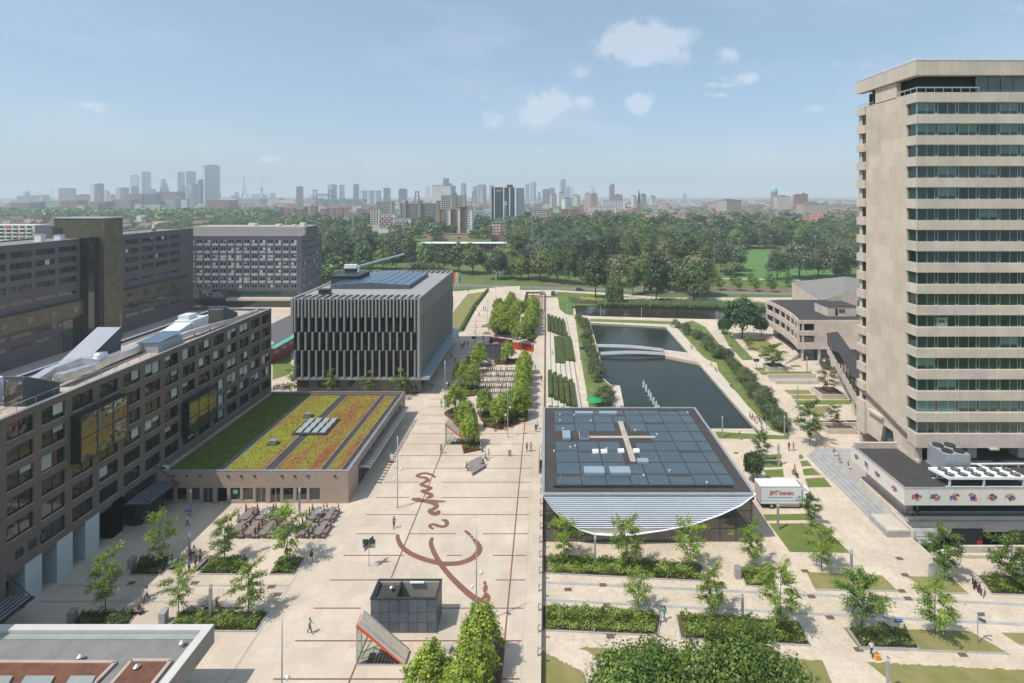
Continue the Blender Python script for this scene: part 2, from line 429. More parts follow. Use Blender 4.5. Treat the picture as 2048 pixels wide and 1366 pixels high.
M['leafparkmid'] = leafmat('mid_green_park_leaves', (.08,.145,.03), (.18,.24,.055), .2, .3, .12)
M['leafparkdark'] = leafmat('deep_green_park_leaves', (.022,.052,.018), (.06,.10,.032), .15, .3, .12)
M['leafparklight'] = leafmat('pale_park_leaves', (.10,.125,.045), (.19,.20,.09), .15, .25, .12)
M['leafwillow']= leafmat('grey_willow_leaves', (.075,.11,.06), (.14,.18,.10), .15, .25, .15)
M['leafweeping']= leafmat('weeping_willow_leaves', (.10,.15,.03), (.18,.22,.06), .25, .1, .2)
M['leafbig']   = leafmat('foreground_tree_leaves', (.085,.16,.022), (.22,.30,.05), .36, .1, .7)
M['leafshrub'] = leafmat('pond_shrub_leaves', (.075,.115,.042), (.165,.205,.08), .3, .25, .5)
M['leafbed']   = leafmat('bed_leaves', (.12,.195,.028), (.26,.32,.055), .3, .15, .7)
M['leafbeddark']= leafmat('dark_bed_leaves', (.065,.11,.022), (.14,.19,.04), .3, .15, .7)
M['leafhedge'] = leafmat('hedge_leaves', (.095,.14,.03), (.15,.19,.045), .25, .1, 1.2)
M['leafdark']  = leafmat('dark_round_tree_leaves', (.03,.072,.018), (.068,.125,.028), .2, .15, .4)
M['leafbrown'] = leafmat('bronze_conifer_leaves', (.11,.11,.04), (.17,.16,.07), .25, .15, .5)
M['leafreed']  = leafmat('reed_leaves', (.09,.14,.05), (.17,.21,.09), .25, .15, .3)
M['flower']    = leafmat('yellow_flowers', (.5,.36,.02), (.62,.46,.04), .1, .1, 1)
M['planterplants'] = leafmat('brown_grasses', (.12,.12,.04), (.22,.17,.07), .25, .2, .8)
# ================================================================== letters and bodies, evaluated while the scene is still small
TXT = {}
for s_, sh, bo in (('RSM',0,.03),('ERASMUS UNIVERSITY',0,0),('UNIVERSITY',0,0),('EFR',0,.02),('BMT koeriers',.25,0)):
 cu = bpy.data.curves.new('lettering', 'FONT'); cu.body = s_; cu.size = 1; cu.extrude = .01; cu.shear = sh; cu.offset = bo; cu.resolution_u = 3
 ob = bpy.data.objects.new('lettering', cu); COL.objects.link(ob)
 TXT[s_] = bpy.data.meshes.new_from_object(ob.evaluated_get(bpy.context.evaluated_depsgraph_get())); bpy.data.objects.remove(ob)
def body_mesh(kind):
 s = {'pelvis':(0,0,.95,.125),'spine':(0,.0,1.13,.115),'chest':(0,-.005,1.33,.13),'neck':(0,0,1.5,.052),'head':(0,-.015,1.6,.088),'top':(0,-.01,1.69,.072),'nose':(0,-.115,1.605,.016)}
 for sx, n_ in ((-1,'l'),(1,'r')):
  s.update({'sh'+n_:(.165*sx,0,1.41,.066),'el'+n_:(.225*sx,.03,1.14,.044),'wr'+n_:(.235*sx,-.04,.91,.03),'pa'+n_:(.235*sx,-.06,.83,.034),
 'hi'+n_:(.085*sx,0,.9,.092),'kn'+n_:(.095*sx,-.02,.5,.062),'an'+n_:(.095*sx,.03,.09,.045),'to'+n_:(.1*sx,-.12,.045,.042)})
 if kind == 'walk':
  s['knl'] = (-.09,-.16,.52,.062); s['anl'] = (-.09,-.22,.1,.045); s['tol'] = (-.09,-.37,.06,.042)
  s['knr'] = (.09,.06,.5,.062); s['anr'] = (.09,.33,.17,.045); s['tor'] = (.09,.25,.06,.042)
  s['ell'] = (-.23,.12,1.16,.044); s['wrl'] = (-.23,.1,.93,.03); s['pal'] = (-.23,.08,.85,.034)
  s['elr'] = (.23,-.06,1.15,.044); s['wrr'] = (.22,-.24,1.0,.03); s['par'] = (.22,-.3,.95,.034)
 if kind == 'talk':
  s['elr'] = (.25,-.02,1.15,.044); s['wrr'] = (.16,-.22,1.18,.03); s['par'] = (.12,-.28,1.2,.034)
 if kind == 'sit':
  d = -.50
  for k in list(s):
   x, y, z, r = s[k]
   if k[:2] in ('hi','kn','an','to'): continue
   s[k] = (x, y+(.0 if z < 1.2 else -.05), z+d+.04, r)
  for sx, n_ in ((-1,'l'),(1,'r')):
   s['hi'+n_] = (.09*sx,-.02,.46,.092); s['kn'+n_] = (.11*sx,-.44,.5,.062); s['an'+n_] = (.11*sx,-.42,.09,.045); s['to'+n_] = (.11*sx,-.57,.045,.042)
   s['el'+n_] = (.22*sx,-.1,.72,.044); s['wr'+n_] = (.15*sx,-.32,.74,.03); s['pa'+n_] = (.13*sx,-.4,.75,.034)
 E = [('pelvis','spine',1),('spine','chest',1),('chest','neck',1),('neck','head',0),('head','top',0),('head','nose',0)]
 for n_ in 'lr':
  E += [('chest','sh'+n_,1),('sh'+n_,'el'+n_,1),('el'+n_,'wr'+n_,0),('wr'+n_,'pa'+n_,0),('pelvis','hi'+n_,2),('hi'+n_,'kn'+n_,2),('kn'+n_,'an'+n_,2),('an'+n_,'to'+n_,3)]
  p, w = Vector(s['pa'+n_][:3]), Vector(s['wr'+n_][:3]); d = (p-w).normalized(); sd = Vector((1,0,0)) if abs(d.x) < .7 else Vector((0,1,0))
  for j, (off, ln) in enumerate(((-.028,.07),(-.010,.085),(.010,.08),(.028,.065))):
   q = p+d*ln+sd*off*1.1; s['f%d%s' % (j,n_)] = (q.x,q.y-.01,q.z,.009); E.append(('pa'+n_,'f%d%s' % (j,n_),0))
  q = w.lerp(p,.55)+Vector((0,-1,0))*.05+d*.03; s['th'+n_] = (q.x,q.y,q.z,.010); E.append(('pa'+n_,'th'+n_,0))
 K = list(s); ix = {k:i for i,k in enumerate(K)}
 me = bpy.data.meshes.new('skeleton'); me.from_pydata([s[k][:3] for k in K],[(ix[a],ix[b]) for a,b,_ in E],[])
 ob = bpy.data.objects.new('skeleton', me); COL.objects.link(ob)
 ob.modifiers.new('skin','SKIN'); sb = ob.modifiers.new('sub','SUBSURF'); sb.levels = 1; sb.render_levels = 1
 sv = me.skin_vertices[0].data
 for k in K: sv[ix[k]].radius = (s[k][3],)*2; sv[ix[k]].use_root = (k == 'pelvis')
 sv[ix['chest']].radius = (.165,.115); sv[ix['pelvis']].radius = (.15,.115); sv[ix['spine']].radius = (.14,.105)
 dg = bpy.context.evaluated_depsgraph_get(); dg.update()
 out = bpy.data.meshes.new_from_object(ob.evaluated_get(dg)); out.name = 'body'
 bpy.data.objects.remove(ob); bpy.data.meshes.remove(me)
 seg = [(Vector(s[a][:3]),Vector(s[b][:3]),m) for a,b,m in E]
 for i in range(4): out.materials.append(None)
 for f_ in out.polygons:
  c = f_.center; best, bm_ = 9, 0
  for a, b, m in seg:
   ab = b-a; t_ = max(0,min(1,(c-a).dot(ab)/max(ab.length_squared,1e-9))); d_ = (c-(a+ab*t_)).length
   if d_ < best: best, bm_ = d_, m
  f_.material_index = bm_; f_.use_smooth = True
 hd = s['head']; m_ = MB()
 for long_ in (0,): m_.lathe([(.100,-.05),(.112,.01),(.108,.06),(.08,.115),(.02,.14)],(hd[0],hd[1]+.02,hd[2]+.02),12)
 hair1 = m_.mesh('hair'); m2 = MB().lathe([(.06,-.22),(.095,-.1),(.112,.01),(.108,.06),(.08,.115),(.02,.14)],(hd[0],hd[1]+.035,hd[2]+.02),12); hair2 = m2.mesh('hair')
 bag = MB().box(-.15,.13,s['chest'][2]-.28,.15,.27,s['chest'][2]+.12).mesh('backpack')
 return out, hair1, hair2, bag
BODY = {k: body_mesh(k) for k in ('stand','walk','talk','sit')}
# ================================================================== ground, paving, water
ZR = -1.0                                   # level of the ground east of the plaza deck
def PX(pts, z=ZR, o=(0,0), s=1.0):
 """pixels (or crop pixels with origin o and scale s) -> ground points on level z"""
 return [G(o[0]+x/s, o[1]+y/s, z) for x, y in pts]
def struct(name, mb, m, loc=None):
 o = mb.build(name, m, None, loc=loc); o['kind'] = 'structure'; return o
def XY(l): return [(p[0], p[1]) for p in l]
def far_tex(t, geo, out, b, mul):
 n = t.nodes
 v = n.new('ShaderNodeTexVoronoi'); v.inputs['Scale'].default_value = .012
 t.links.new(geo.outputs['Position'], v.inputs['Vector'])
 sp = n.new('ShaderNodeSeparateColor'); t.links.new(v.outputs['Color'], sp.inputs[0])
 rp = n.new('ShaderNodeValToRGB'); e = rp.color_ramp.elements
 e[0].position = 0; e[0].color = (.05,.075,.035,1); e[1].position = 1; e[1].color = (.30,.28,.26,1)
 for p, c in ((.45,(.06,.085,.04,1)), (.5,(.17,.13,.11,1)), (.62,(.24,.22,.2,1)), (.7,(.09,.11,.06,1))):
  k = e.new(p); k.color = c
 rp.color_ramp.interpolation = 'CONSTANT'
 t.links.new(sp.outputs[0], rp.inputs[0])
 gl = n.new('ShaderNodeVectorMath'); gl.operation = 'LENGTH'; t.links.new(geo.outputs['Position'], gl.inputs[0])
 mr = n.new('ShaderNodeMapRange'); mr.inputs[1].default_value = 900; mr.inputs[2].default_value = 1200; t.links.new(gl.outputs['Value'], mr.inputs[0])
 mx = n.new('ShaderNodeMixRGB'); t.links.new(mr.outputs[0], mx.inputs[0]); t.links.new(out, mx.inputs[1]); t.links.new(rp.outputs[0], mx.inputs[2])
 return mx.outputs[0]
M['ground'] = mat('park_and_city_ground', srgb(74,100,44), .95, .2, .05, col2=srgb(104,118,62), fine=.15, bscale=2, tex=far_tex)
campus = [(-.5,40),(170,40),(170,257),(-.5,257)]
pond = XY(PX([(1181,646),(1331,654),(1379,708),(1394,723),(1512,858),(1236,858),(1240,813),(1239,786),(1205,754),(1200,714),(1190,677)]))
canal = XY(PX([(1149,610.9),(1190,610.9),(1440,616.9),(1530,620.4),(1545,621),(1560,634),(1500,640),(1400,638),(1180,632),(1152,629)]))
court = [(52.5,73.2),(80,73.2),(80,78.2),(52.5,78.2)]
struct('campus_paving', MB().sheet([campus, pond, canal, court], ZR), M['paving'])
CR = ((900,560), 6.832)
pit = XY(PX([(556,778),(852,822),(862,852),(1146,888),(1146,985),(905,950),(690,905),(515,885)], 0, *CR))
ramp = XY(PX([(1042,158),(1332,158),(1340,435),(1190,382),(1190,310),(1003,300)], 0, *CR))
ramp = [(min(x,-1.0),min(y,266.5)) for x, y in ramp]
struct('ground', MB().sheet([[(-9000,-200),(9000,-200),(9000,16000),(-9000,16000)], campus, pit, ramp], ZR), M['ground'])
deck_out = [(-260,40),(-.5,40),(-.5,268),(-260,268)]
mb = MB().sheet([deck_out, pit, ramp], 0.0)
for (a, b) in (((-.5,40),(-.5,268)), ((-.5,268),(-260,268))):
 mb.quad((a[0],a[1],ZR), (b[0],b[1],ZR), (b[0],b[1],0), (a[0],a[1],0))
deck = struct('plaza_deck', mb, M['deck'])
def tex_water(m):
 b = m.node_tree.nodes['Principled BSDF']
 n = m.node_tree.nodes
 geo = n.new('ShaderNodeNewGeometry'); z = n.new('ShaderNodeTexNoise'); z.inputs['Scale'].default_value = 1.1; z.inputs['Detail'].default_value = 6
 mp = n.new('ShaderNodeMapping'); mp.inputs['Scale'].default_value = (1, .55, 1)
 m.node_tree.links.new(geo.outputs['Position'], mp.inputs[0]); m.node_tree.links.new(mp.outputs[0], z.inputs['Vector'])
 bp = n.new('ShaderNodeBump'); bp.inputs['Strength'].default_value = .35; bp.inputs['Distance'].default_value = .2
 m.node_tree.links.new(z.outputs['Fac'], bp.inputs['Height']); m.node_tree.links.new(bp.outputs[0], b.inputs['Normal'])
 b.inputs['IOR'].default_value = 1.33
 return m
M['pondwater'] = tex_water(mat('dark_pond_water', (.024,.034,.026), .14, .2, .1, spec=.26))
M['canalwater'] = tex_water(mat('brown_canal_water', (.028,.026,.018), .08, .2, .1, spec=.5))
M['riverwater'] = mat('river_water', (.10,.14,.16), .35, .1, .02, spec=.5)
def walls(poly, z0, z1):
 mb = MB()
 for a, b in zip(poly, poly[1:]+poly[:1]): mb.quad((a[0],a[1],z0),(b[0],b[1],z0),(b[0],b[1],z1),(a[0],a[1],z1))
 return mb
struct('pond_water', MB().sheet([pond], -1.55), M['pondwater'])
struct('quay_wall', walls(pond, -2.4, ZR), M['lightconcrete'])
struct('canal_water', MB().sheet([canal], -1.2), M['canalwater'])
struct('canal_bank', walls(canal, -2.6, ZR), M['soilbrown'])
qs = [(1331,654),(1348,650.5),(1402,710),(1433,738),(1496,813),(1543,861),(1512,858),(1394,723),(1379,708)]
struct('quay_path', MB().prism(XY(PX(qs)), ZR-.3, ZR+.06), M['lightconcrete'])
struct('quay_kerb', MB().prism(XY(PX([(1181,643.5),(1331,651.5),(1331,654),(1181,646)])), ZR-.3, ZR+.08), M['lightconcrete'])
struct('quay_kerb', MB().prism(XY(PX([(1236,858),(1512,858),(1518,862),(1236,862)])), ZR-.3, ZR+.08), M['lightconcrete'])
struct('quay_path', MB().prism(XY(PX([(1222,770),(1240,772),(1248,812),(1225,812)])), ZR-.3, ZR+.1), M['lightconcrete'])
def lawn(pts, m='grass', z=ZR, o=(0,0), s=1.0, lift=.004, name='lawn'):
 return struct(name, MB().sheet([XY(PX(pts, z, o, s))], z+lift), M[m])
lawn([(1349,650),(1385,641),(1411,654),(1447,698),(1498,743),(1559,813),(1580,872),(1546,862),(1497,813),(1434,738),(1403,710)])
lawn([(1430,863),(1580,872),(1577,879),(1438,877)])
lawn([(1150,633),(1179,646),(1188,677),(1198,714),(1203,754),(1221,772),(1225,812),(1178,815),(1159,700)])
lawn([(1180,637.5),(1347,642.5),(1347,648.8),(1181,643)])
lawn([(1115,592),(1180,598),(1300,600),(1440,604),(1530,610),(1530,620.5),(1440,617),(1190,611),(1148,611),(1146,631),(1131,628),(1119,618)], 'parkgrass')
lawn([(1433,646),(1450,645),(1460,668),(1509,720),(1485,720),(1457,690)])
C6 = ((1480,620), 4.877)
lawn([(130,562),(230,562),(252,595),(170,597)], o=C6[0], s=C6[1])
lawn([(180,600),(690,600),(722,632),(215,633)], o=C6[0], s=C6[1])
lawn([(425,780),(670,780),(710,820),(480,822)], 'drygrass', o=C6[0], s=C6[1])
lawn([(490,830),(740,830),(775,872),(525,872)], 'drygrass', o=C6[0], s=C6[1])
lawn([(530,880),(1085,878),(1130,920),(560,925)], o=C6[0], s=C6[1])
lawn([(580,940),(870,935),(930,1000),(640,1005)], 'drygrass', o=C6[0], s=C6[1])
lawn([(920,825),(1020,825),(1055,868),(920,868)], o=C6[0], s=C6[1])
lawn([(490,538),(580,538),(605,556),(505,556)], o=C6[0], s=C6[1])
lawn([(20,285),(250,285),(420,430),(240,440),(90,370)], 'drygrass', o=C6[0], s=C6[1])
lawn([(1145,1010),(1180,1010),(1230,1060),(1225,1062)], o=C6[0], s=C6[1])
for pts in ([(1521,910),(1563,908),(1563,918),(1526,919)], [(1523,922.5),(1564,921),(1565,934),(1529,935)], [(1527,940),(1566,938),(1568,954),(1533,954)],
   [(1597,910),(1604,909),(1608,917),(1599,918)], [(1600,922),(1614,921),(1624,932),(1604,933)], [(1605,938),(1626,936),(1642,950),(1608,951)], [(1610,957),(1648,955),(1664,974),(1616,975)],
   [(1537.5,1046.7),(1640,1046.7),(1701,1106),(1580,1104)], [(1526,1029),(1612,1027),(1622,1040),(1532,1041.6)]):
 lawn(pts)
for pts in ([(1612.6,1144),(1764,1150.8),(1796.8,1183),(1631,1179.8)], [(1812,1152.5),(1902.6,1154),(1936.7,1186.6),(1870,1188)], [(1686,1255),(1940,1262),(2018.6,1307.7),(1718,1297.5)], [(2001,1265),(2090,1267),(2100,1300),(2040,1290)]):
 lawn(pts, 'drygrass')
 struct('lawn_kerb', MB().bar(*[Vector((*p,ZR+.02)) for p in XY(PX([pts[3], pts[2]]))], .18, .1), M['granite'])
def ragged(a, b, n, amp, seed):
 r = random.Random(seed); out = []
 for i in range(n+1):
  f = i/n; out.append((a[0]+(b[0]-a[0])*f, a[1]+(b[1]-a[1])*f + r.uniform(-amp, amp)))
  out.append((a[0]+(b[0]-a[0])*f+abs(b[0]-a[0])/n*.4, a[1]+(b[1]-a[1])*f + r.uniform(-amp, amp)))
 return out
lawn(ragged((1732,1324),(2100,1343),26,2.2,3)+[(2100,1420),(1850,1420),(1790,1372),(1765,1350)], 'drygrass')
lawn(ragged((1583,1319),(1640,1320),5,1.5,4)+[(1664,1366),(1690,1420),(1560,1420)], 'drygrass')
lawn([(1082,1302)]+ragged((1084,1301),(1165,1345),9,2,5)+[(1180,1420),(1080,1420)], 'drygrass')
lawn(ragged((1155,1295),(1215,1295),6,2,6)+[(1225,1312),(1195,1318),(1175,1302)], 'drygrass')
lawn([(906,624),(935,588),(975,582),(949,625),(921,663),(906,664)], 'drygrass', 0)
lawn([(545,702),(582,700),(582,748),(545,760)], 'grass', 0)
def strip(x0, x1, y, w=.17, n='steel_strip', m='inlay'):
 return MB().sheet([[(x0,y-w/2),(x1,y-w/2),(x1,y+w/2),(x0,y+w/2)]], .008).build(n, M[m], deck)
YS = [53.3+4.57*i for i in range(47)]
gaps = {3:[(-18.5,-6.3)], 4:[(-18.9,-13.2),(-11.2,-7.1)], 5:[(-21.2,-19.3),(-12.8,-9.0)], 6:[(-19.5,-15.8)], 7:[(-21.7,-16.6)], 8:[(-21.2,-17.4)], 2:[(-21.5,-12.4)]}
for i, y in enumerate(YS):
 segs = [(-27.0,-2.6)]
 if 14 <= i <= 24: segs = [(-27,-17.6),(-4.2,-2.6)]
 if 25 <= i <= 38: segs = [(-27,-21),(-3.9,-2.6)]
 if i > 43: segs = []
 for g in gaps.get(i, []):
  out = []
  for a, b in segs:
   if g[0] > a: out.append((a, min(b, g[0])))
   if g[1] < b: out.append((max(a, g[1]), b))
  segs = [s for s in out if s[1]-s[0] > .2]
 for a, b in segs: strip(a, b, y)
for x, y0, y1 in ((-19.4,42,66.4),(-19.4,67.4,104),(-4.45,42,262)):
 MB().sheet([[(x-.09,y0),(x+.09,y0),(x+.09,y1),(x-.09,y1)]], .012).build('steel_strip', M['inlay'], deck)
MB().sheet([[(-60,y) if k<1 else (x,y) for k,(x,y) in enumerate([(-60,65.9),(-31.5,65.9),(-31.5,66.2),(-60,66.2)])]], .006).build('drain_strip', M['granite'], deck)
MB().sheet([[(-60,63.3),(-31.5,63.3),(-31.5,63.6),(-60,63.6)]], .006).build('drain_strip', M['granite'], deck)
MB().sheet([[(-31.6,50),(-31.4,50),(-31.4,83),(-31.6,83)]], .007).build('drain_strip', M['granite'], deck)
MB().sheet([[(-2.5,42),(-2.44,42),(-2.44,262),(-2.5,262)]], .006).build('drain_strip', M['granite'], deck)
for a, b in (((1087,1165),(2100,1212)), ((1086,1200),(2100,1252))):
 p, q = PX([a, b]); d = (q-p).normalized(); u = Vector((-d.y,d.x,0))*.22
 struct('drain_strip', MB().sheet([[(p-u)[:2],(q-u)[:2],(q+u)[:2],(p+u)[:2]]], ZR+.006), M['granite'])
cover = MB().box(-.45,-.3,0,.45,.3,.012).mesh('drain_cover', mat('rusty_cover', srgb(110,84,70), .8, .2, 4))
ci = 0
for px, py, z in ((1136,1179,ZR),(1206,1170,ZR),(1214,1210.5,ZR),(1221,1273,ZR),(1799,1117,ZR),(1803.5,1182,ZR),(1816,1197,ZR),(1623,1193,ZR),(1660,1235,ZR),(1925,1309,ZR),(1717,1299,ZR),(1610,1142,ZR),(1810,1150,ZR),(1472,906,ZR),(543,1173.5,0),(555,1189,0),(263,1166,0),(390,1166,0)):
 o = link('drain_cover', cover, None, G(px,py,z)+Vector((0,0,.008)))
 tag(o, 'small rusty drain cover set flush in the pale paving', 'drain cover', 'drain covers in the paving')
def ribbon(mb, pts, ws, z=.016, n=6):
 P = [Vector(p[:2]) for p in pts]; out = []
 for i in range(len(P)-1):
  p0, p1, p2, p3 = P[max(i-1,0)], P[i], P[i+1], P[min(i+2,len(P)-1)]
  for k in range(n + (i == len(P)-2)):
   t = k/n
   out.append((.5*((2*p1)+(p2-p0)*t+(2*p0-5*p1+4*p2-p3)*t*t+(3*p1-p0-3*p2+p3)*t**3), ws[i]+(ws[i+1]-ws[i])*t))
 L, Rr = [], []
 for i, (p, w) in enumerate(out):
  d = (out[min(i+1,len(out)-1)][0]-out[max(i-1,0)][0])
  d = d.normalized() if d.length > 1e-6 else Vector((1,0)); u = Vector((-d.y,d.x))*w/2
  L.append(p+u); Rr.append(p-u)
 for i in range(len(out)-1):
  zz = z + .0002*i
  mb.quad((*Rr[i],zz),(*Rr[i+1],zz),(*L[i+1],zz),(*L[i],zz))
 for end, s in ((0,-1),(-1,1)):
  p, w = out[end]; mb.poly([(p.x+math.cos(a)*w/2, p.y+math.sin(a)*w/2, z+.0003*len(out)*(end != 0)+.0003) for a in [2*math.pi*k/12 for k in range(12)]])
C5 = ((600,900), 2.932)
def S(pts): return PX(pts, 0, *C5)
def stroke(pts, ws, z=.016):
 m = MB(); ribbon(m, S(pts), ws, z); m.build('signature_stroke', M['inlay'], deck)
stroke([(572,500),(577,530),(602,572),(650,608),(720,638),(810,662),(880,668),(950,660),(1010,635),(1045,600),(1050,572),(1036,543),(1020,526)], [.5,.6,.7,.75,.8,.8,.85,.85,.85,.9,.85,.7,.5])
stroke([(774,520),(768,548),(785,600),(822,665),(872,730),(940,800),(1010,860),(1056,886),(1085,884),(1092,862),(1090,846)], [.5,.6,.65,.7,.7,.75,.8,.9,1.1,1.0,.5], .03)
for c, rx, ry in (((1008,511),.22,.3),((1087,813),.3,.7),((1084,780),.2,.33)):
 p = S([c])[0]; MB().poly([(p.x+rx*math.cos(a), p.y+ry*math.sin(a), .017) for a in [2*math.pi*k/16 for k in range(16)]]).build('signature_stroke', M['inlay'], deck)
stroke([(971,476),(984,487),(998,499)], [.4,.5,.4])
stroke([(778,462),(760,446),(780,436),(815,446),(845,450),(862,434),(854,414),(836,411)], [.35,.5,.55,.6,.6,.65,.6,.4])
stroke([(668,288),(690,292),(720,297),(780,302),(846,302)], [.8,1.2,.9,.9,.4])
stroke([(735,303),(785,314),(800,330),(785,346),(762,354),(775,370),(802,374),(810,362)], [.6,.8,.8,.8,.7,.9,1.0,.7], .024)
stroke([(792,160),(770,145),(735,137),(700,142),(688,153),(712,160),(738,164),(748,180),(722,194),(712,204),(740,214),(766,224),(748,236),(718,240),(742,252),(768,262),(766,274),(746,280)], [.4,.55,.7,.7,.6,.65,.7,.8,.7,.7,.7,.7,.7,.7,.7,.75,.7,.5])
pitt = thing('stair_pit', 'sunken stair pit with bright orange red wall panels and pale coping', 'stair pit', (pit[0][0],pit[0][1],0))
for i, (a, b) in enumerate(((0,1),(2,3))):
 p, q = pit[a], pit[b]
 MB().box(0,0,0,0,0,0) if False else None
 MB().quad((p[0],p[1],-4),(q[0],q[1],-4),(q[0],q[1],.02),(p[0],p[1],.02)).build('orange_panel', M['orange'], pitt)
 MB().bar((p[0],p[1]+.55,.12),(q[0],q[1]+.55,.12),1.0,.22).build('coping', M['lightconcrete'], pitt)
 rl = MB().bar((p[0],p[1]+.1,1.1),(q[0],q[1]+.1,1.1),.05,.05)
 for k in range(9):
  f = k/8; rl.tube((p[0]+(q[0]-p[0])*f, p[1]+(q[1]-p[1])*f+.1, .2),(p[0]+(q[0]-p[0])*f, p[1]+(q[1]-p[1])*f+.1, 1.1),.02,n=4)
 rl.build('railing', M['darkmetal'], pitt)
mb = MB()
for a, b in zip(pit[1:]+pit[:1], pit[2:]+pit[:2]):
 if (a, b) not in ((pit[2],pit[3]),): mb.quad((a[0],a[1],-4),(b[0],b[1],-4),(b[0],b[1],0),(a[0],a[1],0))
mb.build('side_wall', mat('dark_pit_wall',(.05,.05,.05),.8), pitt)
MB().sheet([pit], -4).build('pit_floor', M['roofdark'], pitt)
rampt = thing('garage_ramp', 'garage ramp cut into the plaza with low concrete side walls', 'garage ramp', (ramp[1][0],ramp[1][1],0))
y1, y0 = ramp[0][1], ramp[2][1]
x0, x1 = ramp[5][0], ramp[2][0]
MB().quad((x0,y0,-4.6),(x1,y0,-4.6),(x1,y1,ZR),(ramp[0][0],y1,ZR)).build('ramp_surface', mat('ramp_brick',srgb(150,130,112),.9,.1,.4,tex=ribs(.5,.9,1,.1)), rampt)
mb = MB()
for a, b in zip(ramp, ramp[1:]+ramp[:1]):
 if a is ramp[0]: continue
 mb.quad((a[0],a[1],-5),(b[0],b[1],-5),(b[0],b[1],.0),(a[0],a[1],.0))
 if a is ramp[2] or a is ramp[5] or a is ramp[1]: mb.bar((a[0],a[1],.4),(b[0],b[1],.4),.25,.8)
mb.build('side_wall', M['concrete'], rampt)
for k in range(9):
 x = ramp[0][0]+(ramp[1][0]-ramp[0][0])*(k+.5)/9
 MB().box(x-.5,y1-1.6,ZR+.05,x+.5,y1-.3,ZR+.08).build('white_marking', M['white'], rampt)
def lay(name, pts, m, lift, z=ZR): return struct(name, MB().sheet([XY(PX(pts, z))], z+lift), m)
road = lay('road', [(560,560),(900,572),(1100,578),(1330,585.5),(1600,590.5),(1900,594),(1900,588),(1600,585.5),(1330,580),(1100,573.5),(900,567),(560,554)], M['asphalt'], .012)
lay('tram_track', [(1090,570),(1330,577),(1600,582.5),(1900,586),(1900,579.5),(1600,577),(1330,572),(1090,565)], M['tram'], .008)
lay('path', [(1113,583.5),(1220,590),(1320,598),(1385,605),(1440,601.5),(1530,602.5),(1530,599),(1440,597.5),(1388,601),(1320,594.5),(1220,586),(1113,580)], M['paving'], .01)
lay('path', [(900,584),(1000,574),(1040,572),(1040,580),(1113,580),(1113,592),(1090,592),(960,583),(935,588),(906,606)], M['paving'], .014)
lay('path', [(1420,556),(1500,557),(1600,560),(1600,561.5),(1500,558.6),(1420,557.6)], M['paving'], .01)
lay('sports_pitch', [(1478,502),(1640,504),(1700,560),(1440,553)], M['pitch'], .012)
lay('sports_pitch', [(1215,503),(1255,503),(1262,516),(1205,516)], M['pitch'], .012)
lay('pitch_grass', [(950,497),(1020,497),(1015,512),(945,512)], M['pitch'], .012)
lay('river_water', [(560,452),(640,440),(740,432),(760,436),(700,447),(600,462)], M['riverwater'], .02)
lay('river_water', [(780,411),(1000,409.5),(1000,413),(780,416)], M['riverwater'], .02)
lay('river_water', [(905,417),(985,417),(985,426),(905,426)], M['riverwater'], .02)
# ================================================================== facade helpers
def fX(x, sg=1): return lambda u, d, z: (x - sg*d, u, z)          # wall at x, outward sg*X, u runs along Y, d goes inward
def fY(y, sg=-1): return lambda u, d, z: (u, y - sg*d, z)
def fb(mb, f, u0, u1, d0, d1, z0, z1): return mb.box(*f(u0,d0,z0), *f(u1,d1,z1))
def grid_wall(mb, f, U0, U1, Z0, Z1, cols, rows, th=.35, solid=()):
 z = Z0
 for r, (a, b) in enumerate(rows):
  if a > z: fb(mb, f, U0, U1, 0, th, z, a)
  u = U0
  for c, (p, q) in enumerate(cols):
   if (c, r) in solid: continue
   if p > u: fb(mb, f, u, p, 0, th, a, b)
   u = q
  if U1 > u: fb(mb, f, u, U1, 0, th, a, b)
  z = b
 if Z1 > z: fb(mb, f, U0, U1, 0, th, z, Z1)
 return mb
class Win:
 """window in a wall f (local): frame, panes and sometimes a blind; origin at the opening's lower corner"""
 def __init__(s, f, w, h, splits=(.5,), fr=.07, dep=.2, mf='darkmetal', mg='glassdark', sill=False):
  s.w, s.h = w, h; s.f = f
  m = MB()
  for a, b, c, d in ((0,w,0,fr),(0,w,h-fr,h),(0,fr,fr,h-fr),(w-fr,w,fr,h-fr)): fb(m, f, a, b, dep-.06, dep+.04, c, d)
  xs = [0]+[w*k for k in splits]+[w]
  for k in xs[1:-1]: fb(m, f, k-fr/2, k+fr/2, dep-.06, dep+.04, fr, h-fr)
  s.frame = m.mesh('window', M[mf])
  s.panes = []
  for a, b in zip(xs, xs[1:]):
   q = MB(); fb(q, f, a+fr*.6, b-fr*.6, dep, dep+.02, fr*.6, h-fr*.6); s.panes.append(q.mesh('pane', M[mg]))
  s.blinds = []
  for a, b in zip(xs, xs[1:]):
   for frac in (.35, .75, 1.0):
    q = MB(); fb(q, f, a+fr, b-fr, dep-.012, dep-.004, h-fr-(h-2*fr)*frac, h-fr); s.blinds.append(q.mesh('blind', M['blind']))
  s.sill = None
  if sill: s.sill = fb(MB(), f, -.04, w+.04, -.05, dep-.07, -.06, .0).mesh('sill', M['lightconcrete'])
 def put(s, parent, loc, blind=0.0, name='window', r=rnd, panes=True):
  o = link(name, s.frame, parent, Vector(loc)-wloc(parent))
  for i, p in enumerate(s.panes):
   link('pane', p, o)
   if r.random() < blind: link('blind', s.blinds[i*3+r.choice((0,1,1,2))], o)
  if s.sill: link('sill', s.sill, o)
  return o
